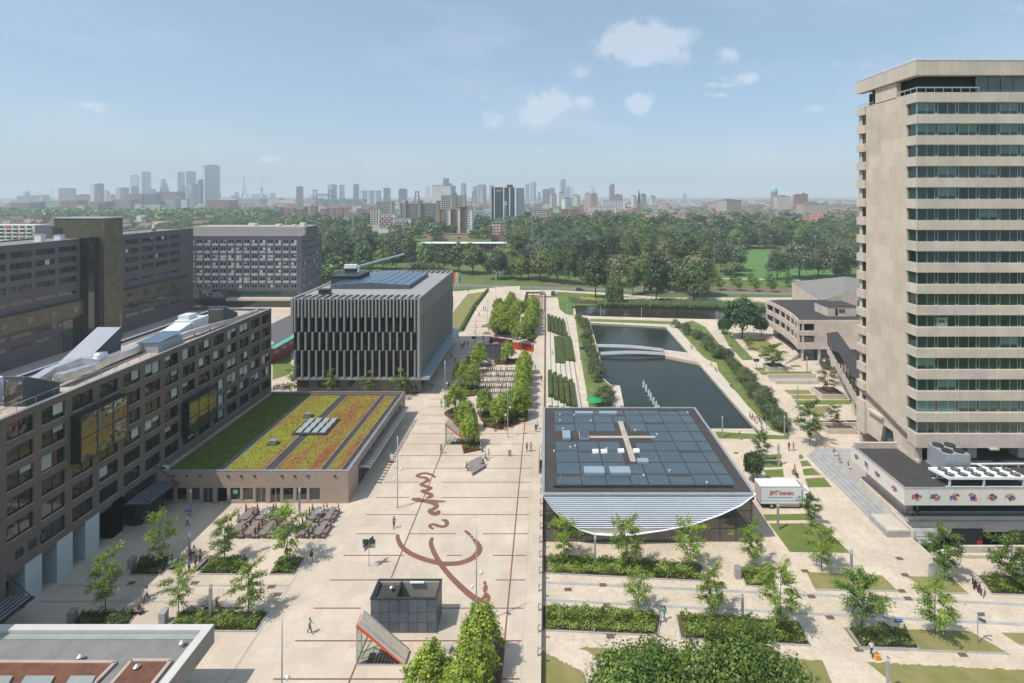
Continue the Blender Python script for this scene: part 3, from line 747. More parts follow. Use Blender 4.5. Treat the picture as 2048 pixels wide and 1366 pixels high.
# ================================================================== L: long grey-brown brick building on the left
LX, LY0, LY1, LH = -60.6, 46.0, 118.6, 23.0
Lb = thing('office_building', 'long grey brown brick office building with rows of square windows and roof ducts', 'building', (LX-6,LY0,0))
f = fX(LX)
cols = [(60.4+4.18*i, 63.55+4.18*i) for i in range(-3,14)]
rows = [(z-.95, z+.95) for z in (6.9,9.8,12.65,15.5,18.35,21.2)]
SMALL = {(3,0)}                                           # three small windows stand here instead of a large one
BOX1 = {(5,3),(6,3),(5,4),(6,4)}; BOX2 = {(10,1),(11,1),(10,2),(11,2)}
mb = MB()
grid_wall(mb, f, LY0, LY1, 5.0, LH, cols, rows, .4, solid={(3,0),(0,0),(1,0),(2,0)})
arc = [(LY0,58.2),(60.3,62.5),(64.6,66.6),(68.8,70.7),(72.9,75.1),(76.9,82.8)]
u = LY0
for a, b in arc:
 if a > u and u > 75: fb(mb, f, u, a, 0, 2.0, 0, 5.0)
 u = b
fb(mb, f, 75.1, 76.9, 0, 2, 0, 5); fb(mb, f, 58.2, 60.3, 0, 2, 0, 5)
fb(mb, f, 82.8, LY1, 0, .4, 0, 5.0)
mb.box(LX-12.4, LY1-.4, 0, LX-.4, LY1, LH).box(LX-12.4, LY0, 0, LX-12, LY1-.4, LH)
mb.build('wall', M['brickgrey'], Lb)
MB().box(LX-12, LY0, 5.01, LX-.62, LY1-.4, LH-.6).build('floors_inside', M['interior'], Lb)
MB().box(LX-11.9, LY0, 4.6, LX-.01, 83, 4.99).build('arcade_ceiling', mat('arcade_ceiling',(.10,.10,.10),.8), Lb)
MB().box(LX-12, LY0, 0, LX-5, 83, 4.55).build('arcade_back_wall', M['glassdark'], Lb)
white_tile = mat('white_column_panels', srgb(186,194,196), .5, .05, .4, tex=slabs(1.25,.02,.86,.02,'wall'))
for a, b in ((62.5,64.6),(66.6,68.8),(70.7,72.9)):
 MB().box(LX-1.9, a, 0, LX+.02, b, 5.0).build('column', white_tile, Lb)
MB().box(LX-12, LY0, LH-.6, LX-.4, LY1-.4, LH-.45).build('roof', M['gravel'], Lb)
mb = MB().box(LX-.45, LY0, LH, LX+.04, LY1+.03, LH+.07).box(LX-12.43, LY0, LH, LX-11.95, LY1+.03, LH+.07).box(LX-12, LY1-.45, LH, LX-.45, LY1+.04, LH+.068)
mb.build('parapet_cap', M['alu'], Lb)
mb = MB().box(LX-1.35,LY0,LH+.55,LX-1.27,LY1-1,LH+.63)
for i in range(30): mb.tube((LX-1.3,LY0+2.4*i,LH-.45),(LX-1.3,LY0+2.4*i,LH+.6),.035,n=5)
mb.build('railing', M['steel'], Lb)
W = Win(fX(0), 3.15, 1.9, (.52,), .09, .24, 'darkmetal', 'glassdark', sill=True)
rr = random.Random(3)
for c, (p, q) in enumerate(cols):
 for r, (a, b) in enumerate(rows):
  if (c,r) in BOX1|BOX2 or r == 0 and c < 4: continue
  if q < 59.5: continue
  W.put(Lb, (LX, p, a), .32 if c > 6 else .16, r=rr)
Ws = Win(fX(0), .85, .95, (), .07, .16)
for y in (61.4, 63.0, 64.6-.2):
 fb(MB(), f, y-.0, y+.85, -.004, .02, 6.35, 7.3).build('window_reveal', M['interior'], Lb); Ws.put(Lb, (LX+.19, y, 6.35))
def oriel(y0, y1, z0, z1, lab):
 o = link('oriel', None, Lb, Vector((LX,y0,z0))-wloc(Lb)); o['label'] = lab
 X1 = LX+1.28
 m = MB()
 for yy in (y0, y0+(y1-y0)/3, y0+(y1-y0)*2/3, y1): m.box(X1-.12,yy-.07,z0,X1,yy+.07,z1)
 for zz in (z0, (z0+z1)/2, z1): m.box(X1-.12,y0-.07,zz-.06,X1-.005,y1+.07,zz+.06)
 m.box(LX,y0-.08,z0-.1,X1-.12,y1+.08,z0+.06).box(LX,y0-.08,z1-.06,X1+.1,y1+.08,z1+.12)
 m.box(LX+.01,y0-.06,z0,LX+.12,y0+.06,z1).box(LX+.01,y1-.06,z0,LX+.12,y1+.06,z1)
 m.build('oriel_frame', M['darkmetal'], o)
 for i in range(3):
  for k in range(2):
   a = y0+(y1-y0)/3*i; h = (z1-z0)/2
   MB().box(X1-.08,a+.08,z0+h*k+.07,X1-.04,a+(y1-y0)/3-.08,z0+h*(k+1)-.07).build('pane', M['glassgold'], o)
 MB().box(LX,y0+.01,z0+.06,X1-.13,y0+.04,z1-.06).build('side_pane', M['glassdark'], o)
 MB().box(LX,y1-.04,z0+.06,X1-.13,y1-.01,z1-.06).build('side_pane', M['glassdark'], o)
oriel(68.6, 76.3, 13.75, 19.7, 'upper oriel window with gold mirrored panes')
oriel(89.4, 97.0, 8.0, 13.4, 'lower oriel window with gold mirrored panes')
can = link('entrance_canopy', None, Lb, Vector((LX,77,0))-wloc(Lb))
MB().box(LX+.02,77.2,3.3,LX+3.6,83.4,3.55).build('canopy_roof', M['darkmetal'], can)
mb = MB()
for i in range(9): mb.box(LX+.1+i*.4,77.2,3.55,LX+.2+i*.4,83.4,3.62)
mb.build('canopy_rib', M['steel'], can)
for y in (77.5,83.1): MB().tube((LX+.05,y,6.2),(LX+3.4,y,3.6),.05).build('tie_rod', M['darkmetal'], can)
MB().lathe([(2.4,0),(2.4,3.28)],(LX+.6,80.3,0),20).build('revolving_door', glass('black_door_glass',(.006,.008,.009),.05,1.5), can)
can2 = link('entrance_canopy', None, Lb, Vector((LX,54,0))-wloc(Lb))
MB().box(LX+.02,54,2.6,LX+3.0,60.6,2.8).build('canopy_roof', M['darkmetal'], can2)
mb = MB()
for i in range(5): mb.box(LX+.2+i*.55,54,2.8,LX+.45+i*.55,60.6,2.86)
mb.build('canopy_rib', M['steel'], can2)
MB().tube((LX+.05,60.4,5.4),(LX+2.8,60.4,2.8),.05).build('tie_rod', M['darkmetal'], can2)
MB().box(LX+.01,77.4,3.8,LX+.03,83.3,5.0).build('transom_glazing', M['glassdark'], Lb)
RT = LH-.45
hood = mat('dark_grey_sheet', srgb(82,88,94), .55, .08, .3, metal=.2)
hoodlight = mat('light_grey_sheet', srgb(150,154,160), .45, .05, .3, metal=.3)
def wedge(name, x0, x1, y0, y1, h0, h1, lab, window=True):
 t = thing(name, lab, 'roof light', ((x0+x1)/2,y0,RT))
 a = [(x0,y0,RT),(x1,y0,RT),(x1,y1,RT),(x0,y1,RT),(x0,y0,RT+h0),(x1,y0,RT+h0),(x1,y1,RT+h1),(x0,y1,RT+h1)]
 MB().add(a, [(0,1,5,4),(1,2,6,5),(2,3,7,6),(3,0,4,7)]).build('hood_wall', hood, t)
 MB().add([Vector(v)+Vector((0,0,.02)) for v in a[4:]]+[Vector(v)+Vector((0,0,.1)) for v in a[4:]], [(3,2,1,0),(4,5,6,7),(0,1,5,4),(1,2,6,5),(2,3,7,6),(3,0,4,7)]).build('hood_roof', hoodlight, t)
 if window:
  MB().box(x0+.25,y0-.04,RT+.45,x1-.25,y0-.01,RT+h0-.35).build('pane', glass('roof_light_pane',(.05,.045,.035),.02,2.4,.1), t)
  m = MB()
  for q in ((x0+.15,x0+.25,RT+.35,RT+h0-.25),(x1-.25,x1-.15,RT+.35,RT+h0-.25),(x0+.25,x1-.25,RT+.35,RT+.45),(x0+.25,x1-.25,RT+h0-.35,RT+h0-.25)): m.box(q[0],y0-.08,q[2],q[1],y0-.005,q[3])
  m.build('frame', hood, t)
 return t
wedge('wedge_roof_light', -65.2, -62.6, 64.6, 69.2, 3.55, 1.3, 'near wedge-shaped roof light with a glazed end beside curved ducts')
w2 = thing('wedge_roof_light', 'largest wedge-shaped roof light with one long sloping grey side, on the office roof', 'roof light', (-70,80,RT))
x0, x1, y0, y1 = -72.2, -68.4, 78.5, 86.5
MB().add([(x0,y0,RT),(x1,y0,RT),(x1,y1,RT),(x0,y1,RT),(x1,y1,RT+4.2),(x0,y1,RT+4.2)], [(0,1,4,5)]).build('sloping_roof', hoodlight, w2)
MB().add([(x0,y0,RT),(x1,y0,RT),(x1,y1,RT),(x0,y1,RT),(x1,y1,RT+4.18),(x0,y1,RT+4.18)], [(1,2,4),(2,3,5,4),(3,0,5)]).build('hood_wall', hood, w2)
MB().tube((x1,y1,RT+4.2),(x1,y1,RT+6.2),.03).build('lightning_rod', M['steel'], w2)
wedge('wedge_roof_light', -66.6, -63.4, 106, 110.5, 3.4, 1.2, 'far wedge-shaped roof light with a glazed end at the office roof end')
def duct(name, pts, w, h, lab, cat='duct'):
 t = thing(name, lab, cat, pts[0])
 for a, b in zip(pts, pts[1:]): MB().bar(a, b, w, h).build('duct_section', M['silver'], t)
 m = MB()
 for p in pts: m.box(p[0]-.08,p[1]-.08,RT,p[0]+.08,p[1]+.08,p[2])
 m.build('support', M['steel'], t)
 return t
z = RT+.9
duct('silver_duct', [(-64.4,71,z+.4),(-64.6,76,z),(-65.2,80,z),(-65.6,88,z),(-66,93,z)], 1.3, 1.0, 'long straight silver air duct along the office roof')
duct('silver_duct', [(-66.2,69.5,z+.3),(-67.2,73,z+.6),(-66.4,76.5,z+.9),(-64.6,77.8,z+.3)], 1.2, 1.1, 'bent silver air duct behind the near roof light')
duct('silver_duct', [(-63.9,92.5,z),(-63.4,97,z),(-63.1,101,z-.1),(-62.7,106,z-.4),(-62.3,116,z-.5)], .9, .7, 'thin silver air duct running to the far end of the office roof')
duct('silver_duct', [(-69,56,z+.6),(-68.2,61,z+.8),(-67,65,z+.5)], 1.1, 1.0, 'silver air duct at the left picture edge on the office roof')
t = thing('rooftop_air_unit', 'white rooftop air handling unit with stepped boxes on the office roof', 'air unit', (-66.5,97,RT))
MB().box(-68.4,99,RT,-65.0,103.5,RT+2.3).build('casing', M['whitemetal'], t); MB().box(-68.2,99.6,RT+2.3,-66.2,102,RT+3.1).build('upper_casing', M['whitemetal'], t)
MB().add([(-68.3,93.5,RT+.2),(-65.2,93.5,RT+.2),(-65.2,98.9,RT+.2),(-68.3,98.9,RT+.2),(-68.3,93.5,RT+.9),(-65.2,93.5,RT+.9),(-65.2,98.9,RT+2.0),(-68.3,98.9,RT+2.0)],[(0,1,5,4),(1,2,6,5),(2,3,7,6),(3,0,4,7),(4,5,6,7)]).build('intake_hood', M['whitemetal'], t)
t = thing('solar_lantern', 'glazed box with sloping solar panels on top, on the office roof', 'roof lantern', (-63.5,88,RT))
MB().box(-65.6,86.5,RT,-62.4,92.2,RT+1.55).build('lantern_wall', mat('frosted_panels',srgb(176,178,176),.4,.05,.4,tex=slabs(1.1,.02,.75,.03,'wall')), t)
MB().add([(-65.8,86.3,RT+1.6),(-62.2,86.3,RT+1.6),(-62.2,92.4,RT+2.0),(-65.8,92.4,RT+2.0),(-65.8,86.3,RT+1.7),(-62.2,86.3,RT+1.7),(-62.2,92.4,RT+2.1),(-65.8,92.4,RT+2.1)],[(3,2,1,0),(4,5,6,7),(0,1,5,4),(1,2,6,5),(2,3,7,6),(3,0,4,7)]).build('solar_panel', M['pv'], t)
def gooseneck(x, y, lab, s=1.0):
 t = thing('gooseneck_vent', lab, 'vent', (x,y,RT))
 pts = [(x,y,RT),(x,y,RT+1.2*s)]+[(x-.6*s+.6*s*math.cos(a),y,RT+1.2*s+.6*s*math.sin(a)) for a in [math.pi*k/5 for k in range(1,6)]]+[(x-1.2*s,y,RT+.8*s)]
 MB().path(pts,.42*s,12).build('pipe', M['whitemetal'], t, smooth=True); MB().lathe([(.62*s,0),(.62*s,.2)],(x,y,RT),14).build('base', M['steel'], t)
gooseneck(-64.6,62.0,'white gooseneck roof vent just left of the near roof light')
gooseneck(-63.6,58.6,'white gooseneck roof vent at the left picture edge',.8)
t = thing('louvred_vent', 'white louvred vent stack behind the near roof light', 'vent', (-67.6,66,RT))
for i in range(5): MB().lathe([(.75,0),(.55,.4)],(-67.6,66.2,RT+.6+i*.45),14).build('louvre', M['whitemetal'], t)
MB().lathe([(.5,0),(.5,3.0)],(-67.6,66.2,RT),12).build('stack', M['whitemetal'], t)
t = thing('spiral_duct', 'round silver silencer drum beside the bent air duct', 'duct', (-65.8,78,RT))
MB().tube((-66.3,78.6,RT+1.6),(-64.8,79.2,RT+1.6),.8,.8,16).build('drum', M['silver'], t, smooth=True); MB().box(-66.2,78.3,RT,-65,79.4,RT+.9).build('support', M['steel'], t)
mb = MB()
for k in range(4): mb.box(-72.2+.2*k,60,RT+.05,-72.1+.2*k,LY1-6,RT+.12)
mb.build('cable_tray', M['steel'], Lb)
# ================================================================== cafe with the sedum roof
CY0, CY1, CXR, CH = 83.7, 117.6, -30.8, 5.0
Cf = thing('cafe_building', 'low beige brick cafe building with planted sedum roof and louvred awning', 'building', (-45.6,CY0,0))
f = fY(CY0)
op = []
for a, b in ((90,158),(180,248),(270,338),(358,428),(455,525),(545,615),(632,703),(720,790),(820,890),(907,978),(998,1070),(1088,1160)):
 op.append(((300+a/3.413-CX)*CY0/F, (300+b/3.413-CX)*CY0/F))
mb = MB()
grid_wall(mb, f, LX+.02, CXR, .42, CH, op, [(.42,2.4)], .35)
doors = {3,4,7,8}
for i in range(len(op)-1+1):
 if i not in doors: fb(mb, f, op[i][0], op[i][1], 0, .35, 0, .42)
us = [LX+.02]+[v for o in op for v in o]+[CXR]
for a, b in zip(us[::2], us[1::2]): fb(mb, f, a, b, 0, .35, 0, .42)
mb.build('front_wall', M['brickbeige'], Cf)
MB().box(CXR-.35,CY0+.35,0,CXR,88.2,CH).box(CXR-.35,88.2,3.6,CXR,CY1,CH).box(LX+.02,CY1-.35,0,CXR-.35,CY1,CH).box(CXR-.35,114,0,CXR,CY1,3.6).build('wall', M['brickbeige'], Cf)
MB().box(LX+.02,CY0+.6,0,CXR-.6,CY1-.4,.05).build('cafe_floor', M['interior'], Cf)
MB().box(LX+.02,CY0+2.6,.06,CXR-2.4,CY1-.4,4.3).build('rooms_inside', mat('cafe_interior',(.035,.032,.03),.8,.4,.5), Cf)
for i, (a, b) in enumerate(op):
 if i == 4: continue
 if i in doors: Wd = Win(fY(0), b-a, 2.4, (.5,), .1, .2, 'steel', 'glassdark'); Wd.put(Cf, (a,CY0,0), name='door')
 else: Wd = Win(fY(0), b-a, 1.98, (), .08, .2, 'steel', 'glassdark'); Wd.put(Cf, (a,CY0,.42))
for c in (160,253,345,532,623,713,900,988,1078,1263):
 x = (300+c/3.413-CX)*CY0/F; MB().box(x-.18,CY0-.14,4.2,x+.18,CY0+.02,4.38).build('wall_lamp', M['darkmetal'], Cf)
for k in range(9):
 a, b = 88.2+2.87*k, 88.2+2.87*(k+1)
 W_ = MB().box(CXR-.22,a+.06,.05,CXR-.18,b-.06,3.6); W_.build('pane', M['glassdark'], Cf)
 MB().box(CXR-.26,a-.06,0,CXR-.1,a+.06,3.6).build('mullion', M['darkmetal'], Cf)
for k in range(26):
 y = 88.6+k*.98
 MB().box(CXR,y,3.05,CXR+1.75,y+.42,3.12).add([(CXR,y,3.12),(CXR+1.75,y,3.12),(CXR+1.75,y,3.5),(CXR,y,3.5)],[(0,1,2,3)]).build('awning_slat', M['alu'], Cf)
MB().box(CXR,88.4,2.98,CXR+.08,114.2,3.04).box(CXR+1.7,88.4,2.96,CXR+1.8,114.2,3.04).build('awning_rail', M['steel'], Cf)
RZ = CH-.4
MB().box(LX+.05,CY0+.35,RZ-.2,CXR-.35,CY1-.35,RZ).build('roof', M['roofdark'], Cf)
MB().box(LX+.05,CY0-.03,CH,CXR+.03,CY0+.4,CH+.06).box(CXR-.4,CY0+.4,CH,CXR+.03,CY1+.03,CH+.06).box(LX+.05,CY1-.4,CH,CXR-.4,CY1+.03,CH+.058).build('parapet_cap', M['alu'], Cf)
MB().box(LX+.1,CY0+.4,RZ,LX+.8,CY1-.4,RZ+.1).build('gravel_strip', M['gravel'], Cf)
def sedum_tex(t, geo, out, b, mul):
 n = t.nodes
 s = n.new('ShaderNodeSeparateXYZ'); t.links.new(geo.outputs['Position'], s.inputs[0])
 mp = n.new('ShaderNodeMapping'); mp.inputs['Scale'].default_value = (.34,.07,1); t.links.new(geo.outputs['Position'], mp.inputs[0])
 z = n.new('ShaderNodeTexNoise'); z.inputs['Scale'].default_value = 1.0; z.inputs['Detail'].default_value = 5; z.inputs['Roughness'].default_value = .65
 t.links.new(mp.outputs[0], z.inputs['Vector'])
 mr = n.new('ShaderNodeMapRange'); mr.inputs[1].default_value = -52; mr.inputs[2].default_value = -32; mr.inputs[3].default_value = -.07; mr.inputs[4].default_value = .05
 t.links.new(s.outputs[0], mr.inputs[0])
 ad = n.new('ShaderNodeMath'); t.links.new(z.outputs['Fac'], ad.inputs[0]); t.links.new(mr.outputs[0], ad.inputs[1])
 rp = n.new('ShaderNodeValToRGB'); e = rp.color_ramp.elements
 e[0].position = .40; e[0].color = (*srgb(126,128,40),1); e[1].position = .66; e[1].color = (*srgb(134,82,50),1)
 k = e.new(.5); k.color = (*srgb(132,116,46),1); k = e.new(.57); k.color = (*srgb(134,100,50),1)
 t.links.new(ad.outputs[0], rp.inputs[0])
 zf = n.new('ShaderNodeTexNoise'); zf.inputs['Scale'].default_value = 5; zf.inputs['Detail'].default_value = 6; t.links.new(geo.outputs['Position'], zf.inputs['Vector'])
 return mul(rp.outputs[0], zf.outputs['Fac'], .35, 1.65)
sedum = mat('mixed_sedum', srgb(140,120,40), .95, bump=.9, bscale=7, tex=sedum_tex)
grassroof = mat('grassy_sedum', srgb(72,92,28), .95, .25, .6, col2=srgb(98,110,36), bump=.9, bscale=7, fine=.35)
def tufts(mb, x0, x1, y0, y1, z, n, hs, seed):
 r = random.Random(seed)
 for _ in range(n):
  x, y = r.uniform(x0,x1), r.uniform(y0,y1); a = r.uniform(0,6.28); w, h = hs*r.uniform(.7,1.6), hs*r.uniform(.5,1.3)
  c, s = math.cos(a)*w, math.sin(a)*w; t = r.uniform(-.6,.6)*h; q = r.uniform(-.6,.6)*h
  mb.add([(x-c,y-s,z),(x+c,y+s,z),(x+c*.4+t,y+s*.4+q,z+h),(x-c*.4+t,y-s*.4+q,z+h)],[(0,1,2,3)])
 return mb
for i, (a, b) in enumerate(((-59.5,-51.5),(-50.6,-44.4),(-42.7,-35.6),(-34.5,-32.3))):
 m_ = MB().box(a,CY0+1.0,RZ,b,CY1-1.5,RZ+.12)
 tufts(m_, a+.1, b-.1, CY0+1.1, CY1-1.6, RZ+.11, int((b-a)*420), .09, i)
 m_.build('sedum_bed', grassroof if i == 0 else sedum, Cf)
 e = MB()
 for q in ((a-.08,a),(b,b+.08)): e.box(q[0],CY0+1.0,RZ,q[1],CY1-1.5,RZ+.16)
 e.build('edging', M['steel'], Cf)
sl = link('roof_skylight', None, Cf, Vector((-42.6,100,RZ))-wloc(Cf))
MB().box(-45.9,96.8,RZ+.02,-39.6,103.6,RZ+.3).build('skylight_curb', M['darkmetal'], sl)
for gx in (-45.4,-42.5):
 for i in range(2):
  for j in range(3):
   x, y = gx+i*1.4, 97.4+j*2.1
   MB().add([(x,y,RZ+.32),(x+1.0,y,RZ+.32),(x+1.0,y+1.75,RZ+.5),(x,y+1.75,RZ+.5),(x,y,RZ+.38),(x+1.0,y,RZ+.38),(x+1.0,y+1.75,RZ+.56),(x,y+1.75,RZ+.56)],[(3,2,1,0),(4,5,6,7),(0,1,5,4),(1,2,6,5),(2,3,7,6),(3,0,4,7)]).build('skylight_pane', mat('skylight_glass',srgb(150,156,152),.2,.06,.8,spec=.6), sl)
for k, (x, y) in enumerate(((-47.4,93.4),(-46.4,104.8))):
 t = thing('roof_hatch', ('near','far')[k]+' small silver vent box on the sedum roof', 'vent', (x,y,RZ))
 MB().box(x-.9,y-.6,RZ+.1,x+.9,y+.7,RZ+.25).build('hatch_base', M['roofdark'], t); MB().box(x-.55,y-.4,RZ+.25,x+.55,y+.4,RZ+.8).build('hatch_box', M['steel'], t)
 MB().box(x-.65,y-.5,RZ+.8,x+.65,y+.5,RZ+.88).build('hatch_lid', M['alu'], t)
t = thing('split_air_unit', 'small white air conditioner box on the cafe roof at the office wall', 'air unit', (-60,84.8,RZ))
MB().box(-60.3,84.4,RZ+.1,-59.5,84.8,RZ+.8).build('casing', M['whitemetal'], t); MB().tube((-60.05,84.38,RZ+.45),(-60.05,84.42,RZ+.45),.26,.26,14).build('fan_grille', M['darkmetal'], t)
x = (op[5][0]+op[5][1])/2
MB().tube((x,CY0+.12,1.75),(x,CY0+.16,1.75),.42,.42,20).build('round_window_logo', mat('pale_green_print',srgb(120,160,140),.6), Cf)
# ================================================================== fin-clad building
PX0, PXR, PY0, PY1, PH = -61.0, -30.6, 129.0, 175.7, 23.2
Pk = thing('fin_clad_building', 'cubic glass building clad with grey vertical aluminium fins and solar roof', 'building', ((PX0+PXR)/2,PY0,0))
MB().box(PX0+.8,PY0+.8,.0,PXR-.8,PY1-.8,4.0).build('ground_floor_glazing', M['glassdark'], Pk)
MB().box(PX0+.35,PY0+.35,4.3,PXR-.35,PY1-.35,PH-.4).build('glass_body', glass('deep_green_glass',(.008,.014,.014),.04,1.55,.2,wave=.05), Pk)
for k in range(12):
 x = PX0+1.2+k*2.5
 MB().box(x,PY0+.76,0.05,x+2.2,PY0+.79,3.4).build('door_panel', (M['glassdark'], mat('bronze_panel',srgb(96,86,78),.5,.1,.5))[k%3==1], Pk)
m_ = MB()
for z in (10.7, 15.1, 18.9): m_.box(PX0+.25,PY0+.25,z-.3,PXR-.25,PY1-.25,z+.1)
m_.build('floor_edge', M['darkmetal'], Pk)
MB().box(PX0-.1,PY0-.3,3.7,PXR+2.7,PY1+.3,4.3).build('canopy', M['steel'], Pk)
MB().box(PXR+.1,PY0+.1,4.3,PXR+2.55,PY1,4.36).build('canopy_top', mat('pale_canopy_top',srgb(150,164,170),.3,.05,.4,tex=ribs(1.6,.85,1,.05)), Pk)
finL, finS, fin2, fin3 = [], [], [], []
def finmesh(f, z0, z1, nm): return fb(MB(), f, -.17, .17, -.45, .3, z0, z1).mesh(nm, M['fin'])
for side, ff, u0, n_ in (('front', fY(0), PX0, 18), ('side', fX(0), PY0, 27)):
 meshes = [finmesh(ff, 15.2, PH, 'fin'), finmesh(ff, 18.7, PH, 'fin'), finmesh(ff, 10.75, 15.1, 'fin'), finmesh(ff, 4.3, 10.7, 'fin')]
 for i in range(n_):
  for half in (0, 1):
   u = u0+.85+1.69*i+.845*half
   for k in ((0,3) if not half else (1,2)):
    loc = (u, PY0, 0) if side == 'front' else (PXR, u, 0)
    link('fin', meshes[k], Pk, Vector(loc)-wloc(Pk))
MB().box(PX0-.1,PY0-.45,15.2,PX0+.45,PY1,PH).build('corner_panel', M['fin'], Pk)
MB().box(PXR-.25,PY0-.44,4.3,PXR+.4,PY0+.3,PH).build('corner_panel', M['fin'], Pk)
MB().box(PX0,PY0,PH-.4,PXR,PY1,PH-.15).build('roof', mat('pale_grey_roofing',srgb(150,148,146),.85,.1,.3), Pk)
m_ = MB().box(PX0-.1,PY0+.0,PH-.15,PX0+.5,PY1,PH+.12).box(PXR-.3,PY0,PH-.15,PXR+.3,PY1,PH+.12).box(PX0+.5,PY1-.5,PH-.15,PXR-.3,PY1,PH+.12)
m_.build('parapet', M['fin'], Pk)
for yb in (PY0+.3, PY1-4.6):
 for i in range(18):
  u = PX0+.85+1.69*i
  MB().box(u-.35,yb,PH-.15,u+.35,yb+4.2,PH+.06).build('roof_fin', M['darkmetal'], Pk)
hx0, hx1, hy0, hy1, hz = -57.2, -36.2, 142.5, 165.0, PH-.15
rb = link('solar_roof', None, Pk, Vector((hx0,hy0,hz))-wloc(Pk))
xm = (hx0+hx1)/2
MB().add([(hx0,hy0,hz),(hx1,hy0,hz),(hx1,hy1,hz),(hx0,hy1,hz),(hx0,hy0,hz+1.0),(xm,hy0,hz+1.7),(hx1,hy0,hz+1.0),(hx1,hy1,hz+1.0),(xm,hy1,hz+1.7),(hx0,hy1,hz+1.0)],
 [(0,1,6,5,4),(1,2,7,6),(2,3,9,8,7),(3,0,4,9)]).build('roof_upstand', M['slate'], rb)
for i in range(2):
 for k in range(6):
  for j in range(5):
   xa, xb = (hx0,xm) if i == 0 else (xm,hx1)
   za, zb = (hz+1.03,hz+1.73) if i == 0 else (hz+1.73,hz+1.03)
   u0, u1 = j/5+.012, (j+1)/5-.012
   X0, X1, Z0, Z1 = xa+(xb-xa)*u0, xa+(xb-xa)*u1, za+(zb-za)*u0, za+(zb-za)*u1
   Y0, Y1 = hy0+(hy1-hy0)*(k/6)+.1, hy0+(hy1-hy0)*((k+1)/6)-.1
   MB().quad((X0,Y0,Z0),(X1,Y0,Z1),(X1,Y1,Z1),(X0,Y1,Z0)).build('solar_panel', M['pv'], rb)
MB().quad((hx0,hy0,hz+1.0),(xm,hy0,hz+1.7),(xm,hy1,hz+1.7),(hx0,hy1,hz+1.0)).quad((xm,hy0,hz+1.7),(hx1,hy0,hz+1.0),(hx1,hy1,hz+1.0),(xm,hy1,hz+1.7)).build('roof_sheet', M['darkmetal'], rb)
t = thing('roof_hoist', 'white facade cleaning hoist with a long boom on the fin-clad roof', 'hoist', at(705,545,158))
bx = at(702,540,158)
MB().box(bx.x-1.5,157,PH-.1,bx.x+1.5,159,PH+3.2).build('machine_house', M['darkmetal'], t)
MB().box(bx.x-1.8,157.4,PH+3.3,bx.x+1.8,158.6,PH+4.4).build('counterweight', M['white'], t)
MB().bar((bx.x+2.4,158,PH+3.9),at(808,508,170),.32,.42).build('boom', M['whitemetal'], t)
MB().tube((bx.x+2.2,158,PH),(bx.x+2.2,158,PH+4),.45).build('mast', M['whitemetal'], t)
tp = at(808,508,170)
MB().path([tp, tp+Vector((.2,0,-1.6))],.06).build('cable', M['darkmetal'], t)
t = thing('roof_plant_room', 'low dark plant room at the back left of the fin-clad roof', 'plant room', (-58,160,PH-.1))
MB().box(-60,150,PH-.1,-52.5,160,PH+2.0).build('plant_wall', M['roofdark'], t); MB().box(-60.2,149.8,PH+2,-52.3,160.2,PH+2.2).build('plant_roof', M['darkmetal'], t)
t = thing('roof_vent_box', 'small black vent box at the front of the fin-clad roof', 'vent', (-56,134,PH-.1))
MB().box(-57,134.6,PH-.1,-54.4,136.4,PH+1.0).build('vent_casing', M['darkmetal'], t); MB().box(-57.2,134.4,PH+1.0,-54.2,136.6,PH+1.1).build('vent_lid', M['roofdark'], t)
# ================================================================== RSM: slate building with a grid of windows and white panels
SX0, SXR, SY0, SY1, SH = -180.0, -105.5, 232.0, 253.0, 30.2
Sb = thing('slate_office_block', 'slate grey office block with a grid of windows over white panels and cursive sign', 'building', ((SX0+SXR)/2,SY0,0))
f = fY(SY0)
scol = [(-107.6-3.39*i-2.45, -107.6-3.39*i) for i in range(18)][::-1]
srow = [(7.75+3.22*i, 7.75+3.22*i+1.6) for i in range(7)]
mb = MB(); grid_wall(mb, f, SX0, SXR, 3.2, SH, scol, srow, .3)
mb.box(SX0,SY0+.3,0,SX0+.3,SY1,SH).box(SX0,SY1-.3,0,SXR,SY1,SH)
fs = fX(SXR); fcol = [(234+3.1*i, 234+3.1*i+2.1) for i in range(6)]
grid_wall(mb, fs, SY0+.3, SY1-.3, 0, SH, fcol, srow, .3)
mb.build('wall', M['slate'], Sb)
MB().box(SX0+.4,SY0+.5,.1,SXR-.5,SY1-.4,SH-.3).build('floors_inside', M['interior'], Sb)
MB().box(SX0,SY0,SH,SXR,SY1,SH+.25).build('roof', M['roofgrey'], Sb)
M['palepanel'] = mat('pale_grey_panel', srgb(168,170,172), .6, .05, .5)
Wr = Win(fY(0), 2.45, 1.6, (.5,), .12, .12, 'palepanel', 'glassgreen'); Wq = Win(fX(0), 2.1, 1.6, (.5,), .1, .12, 'steel', 'glassgreen')
pan = fb(MB(), fY(0), 0, 2.45, -.12, 0, -.95, -.05).mesh('balcony_panel', M['palepanel'])
rr = random.Random(5)
for c, (a, b) in enumerate(scol):
 if a < -160: continue
 for r, (p, q) in enumerate(srow):
  o = Wr.put(Sb, (a,SY0,p), .3, r=rr)
  if r: link('balcony_panel', pan, o)
for (a, b) in fcol:
 for (p, q) in srow: Wq.put(Sb, (SXR,a,p), .1, r=rr)
MB().box(-156,SY0+4,SH+.25,-106,SY1-3,SH+3.9).build('penthouse', mat('pale_penthouse_panels',srgb(168,160,154),.7,.06,.3,tex=slabs(2.5,.02,.85,.04,'wall')), Sb)
MB().box(-106,SY0+6,SH+.25,-105.6,SY1-4,SH+3.8).build('penthouse', M['slate'], Sb)
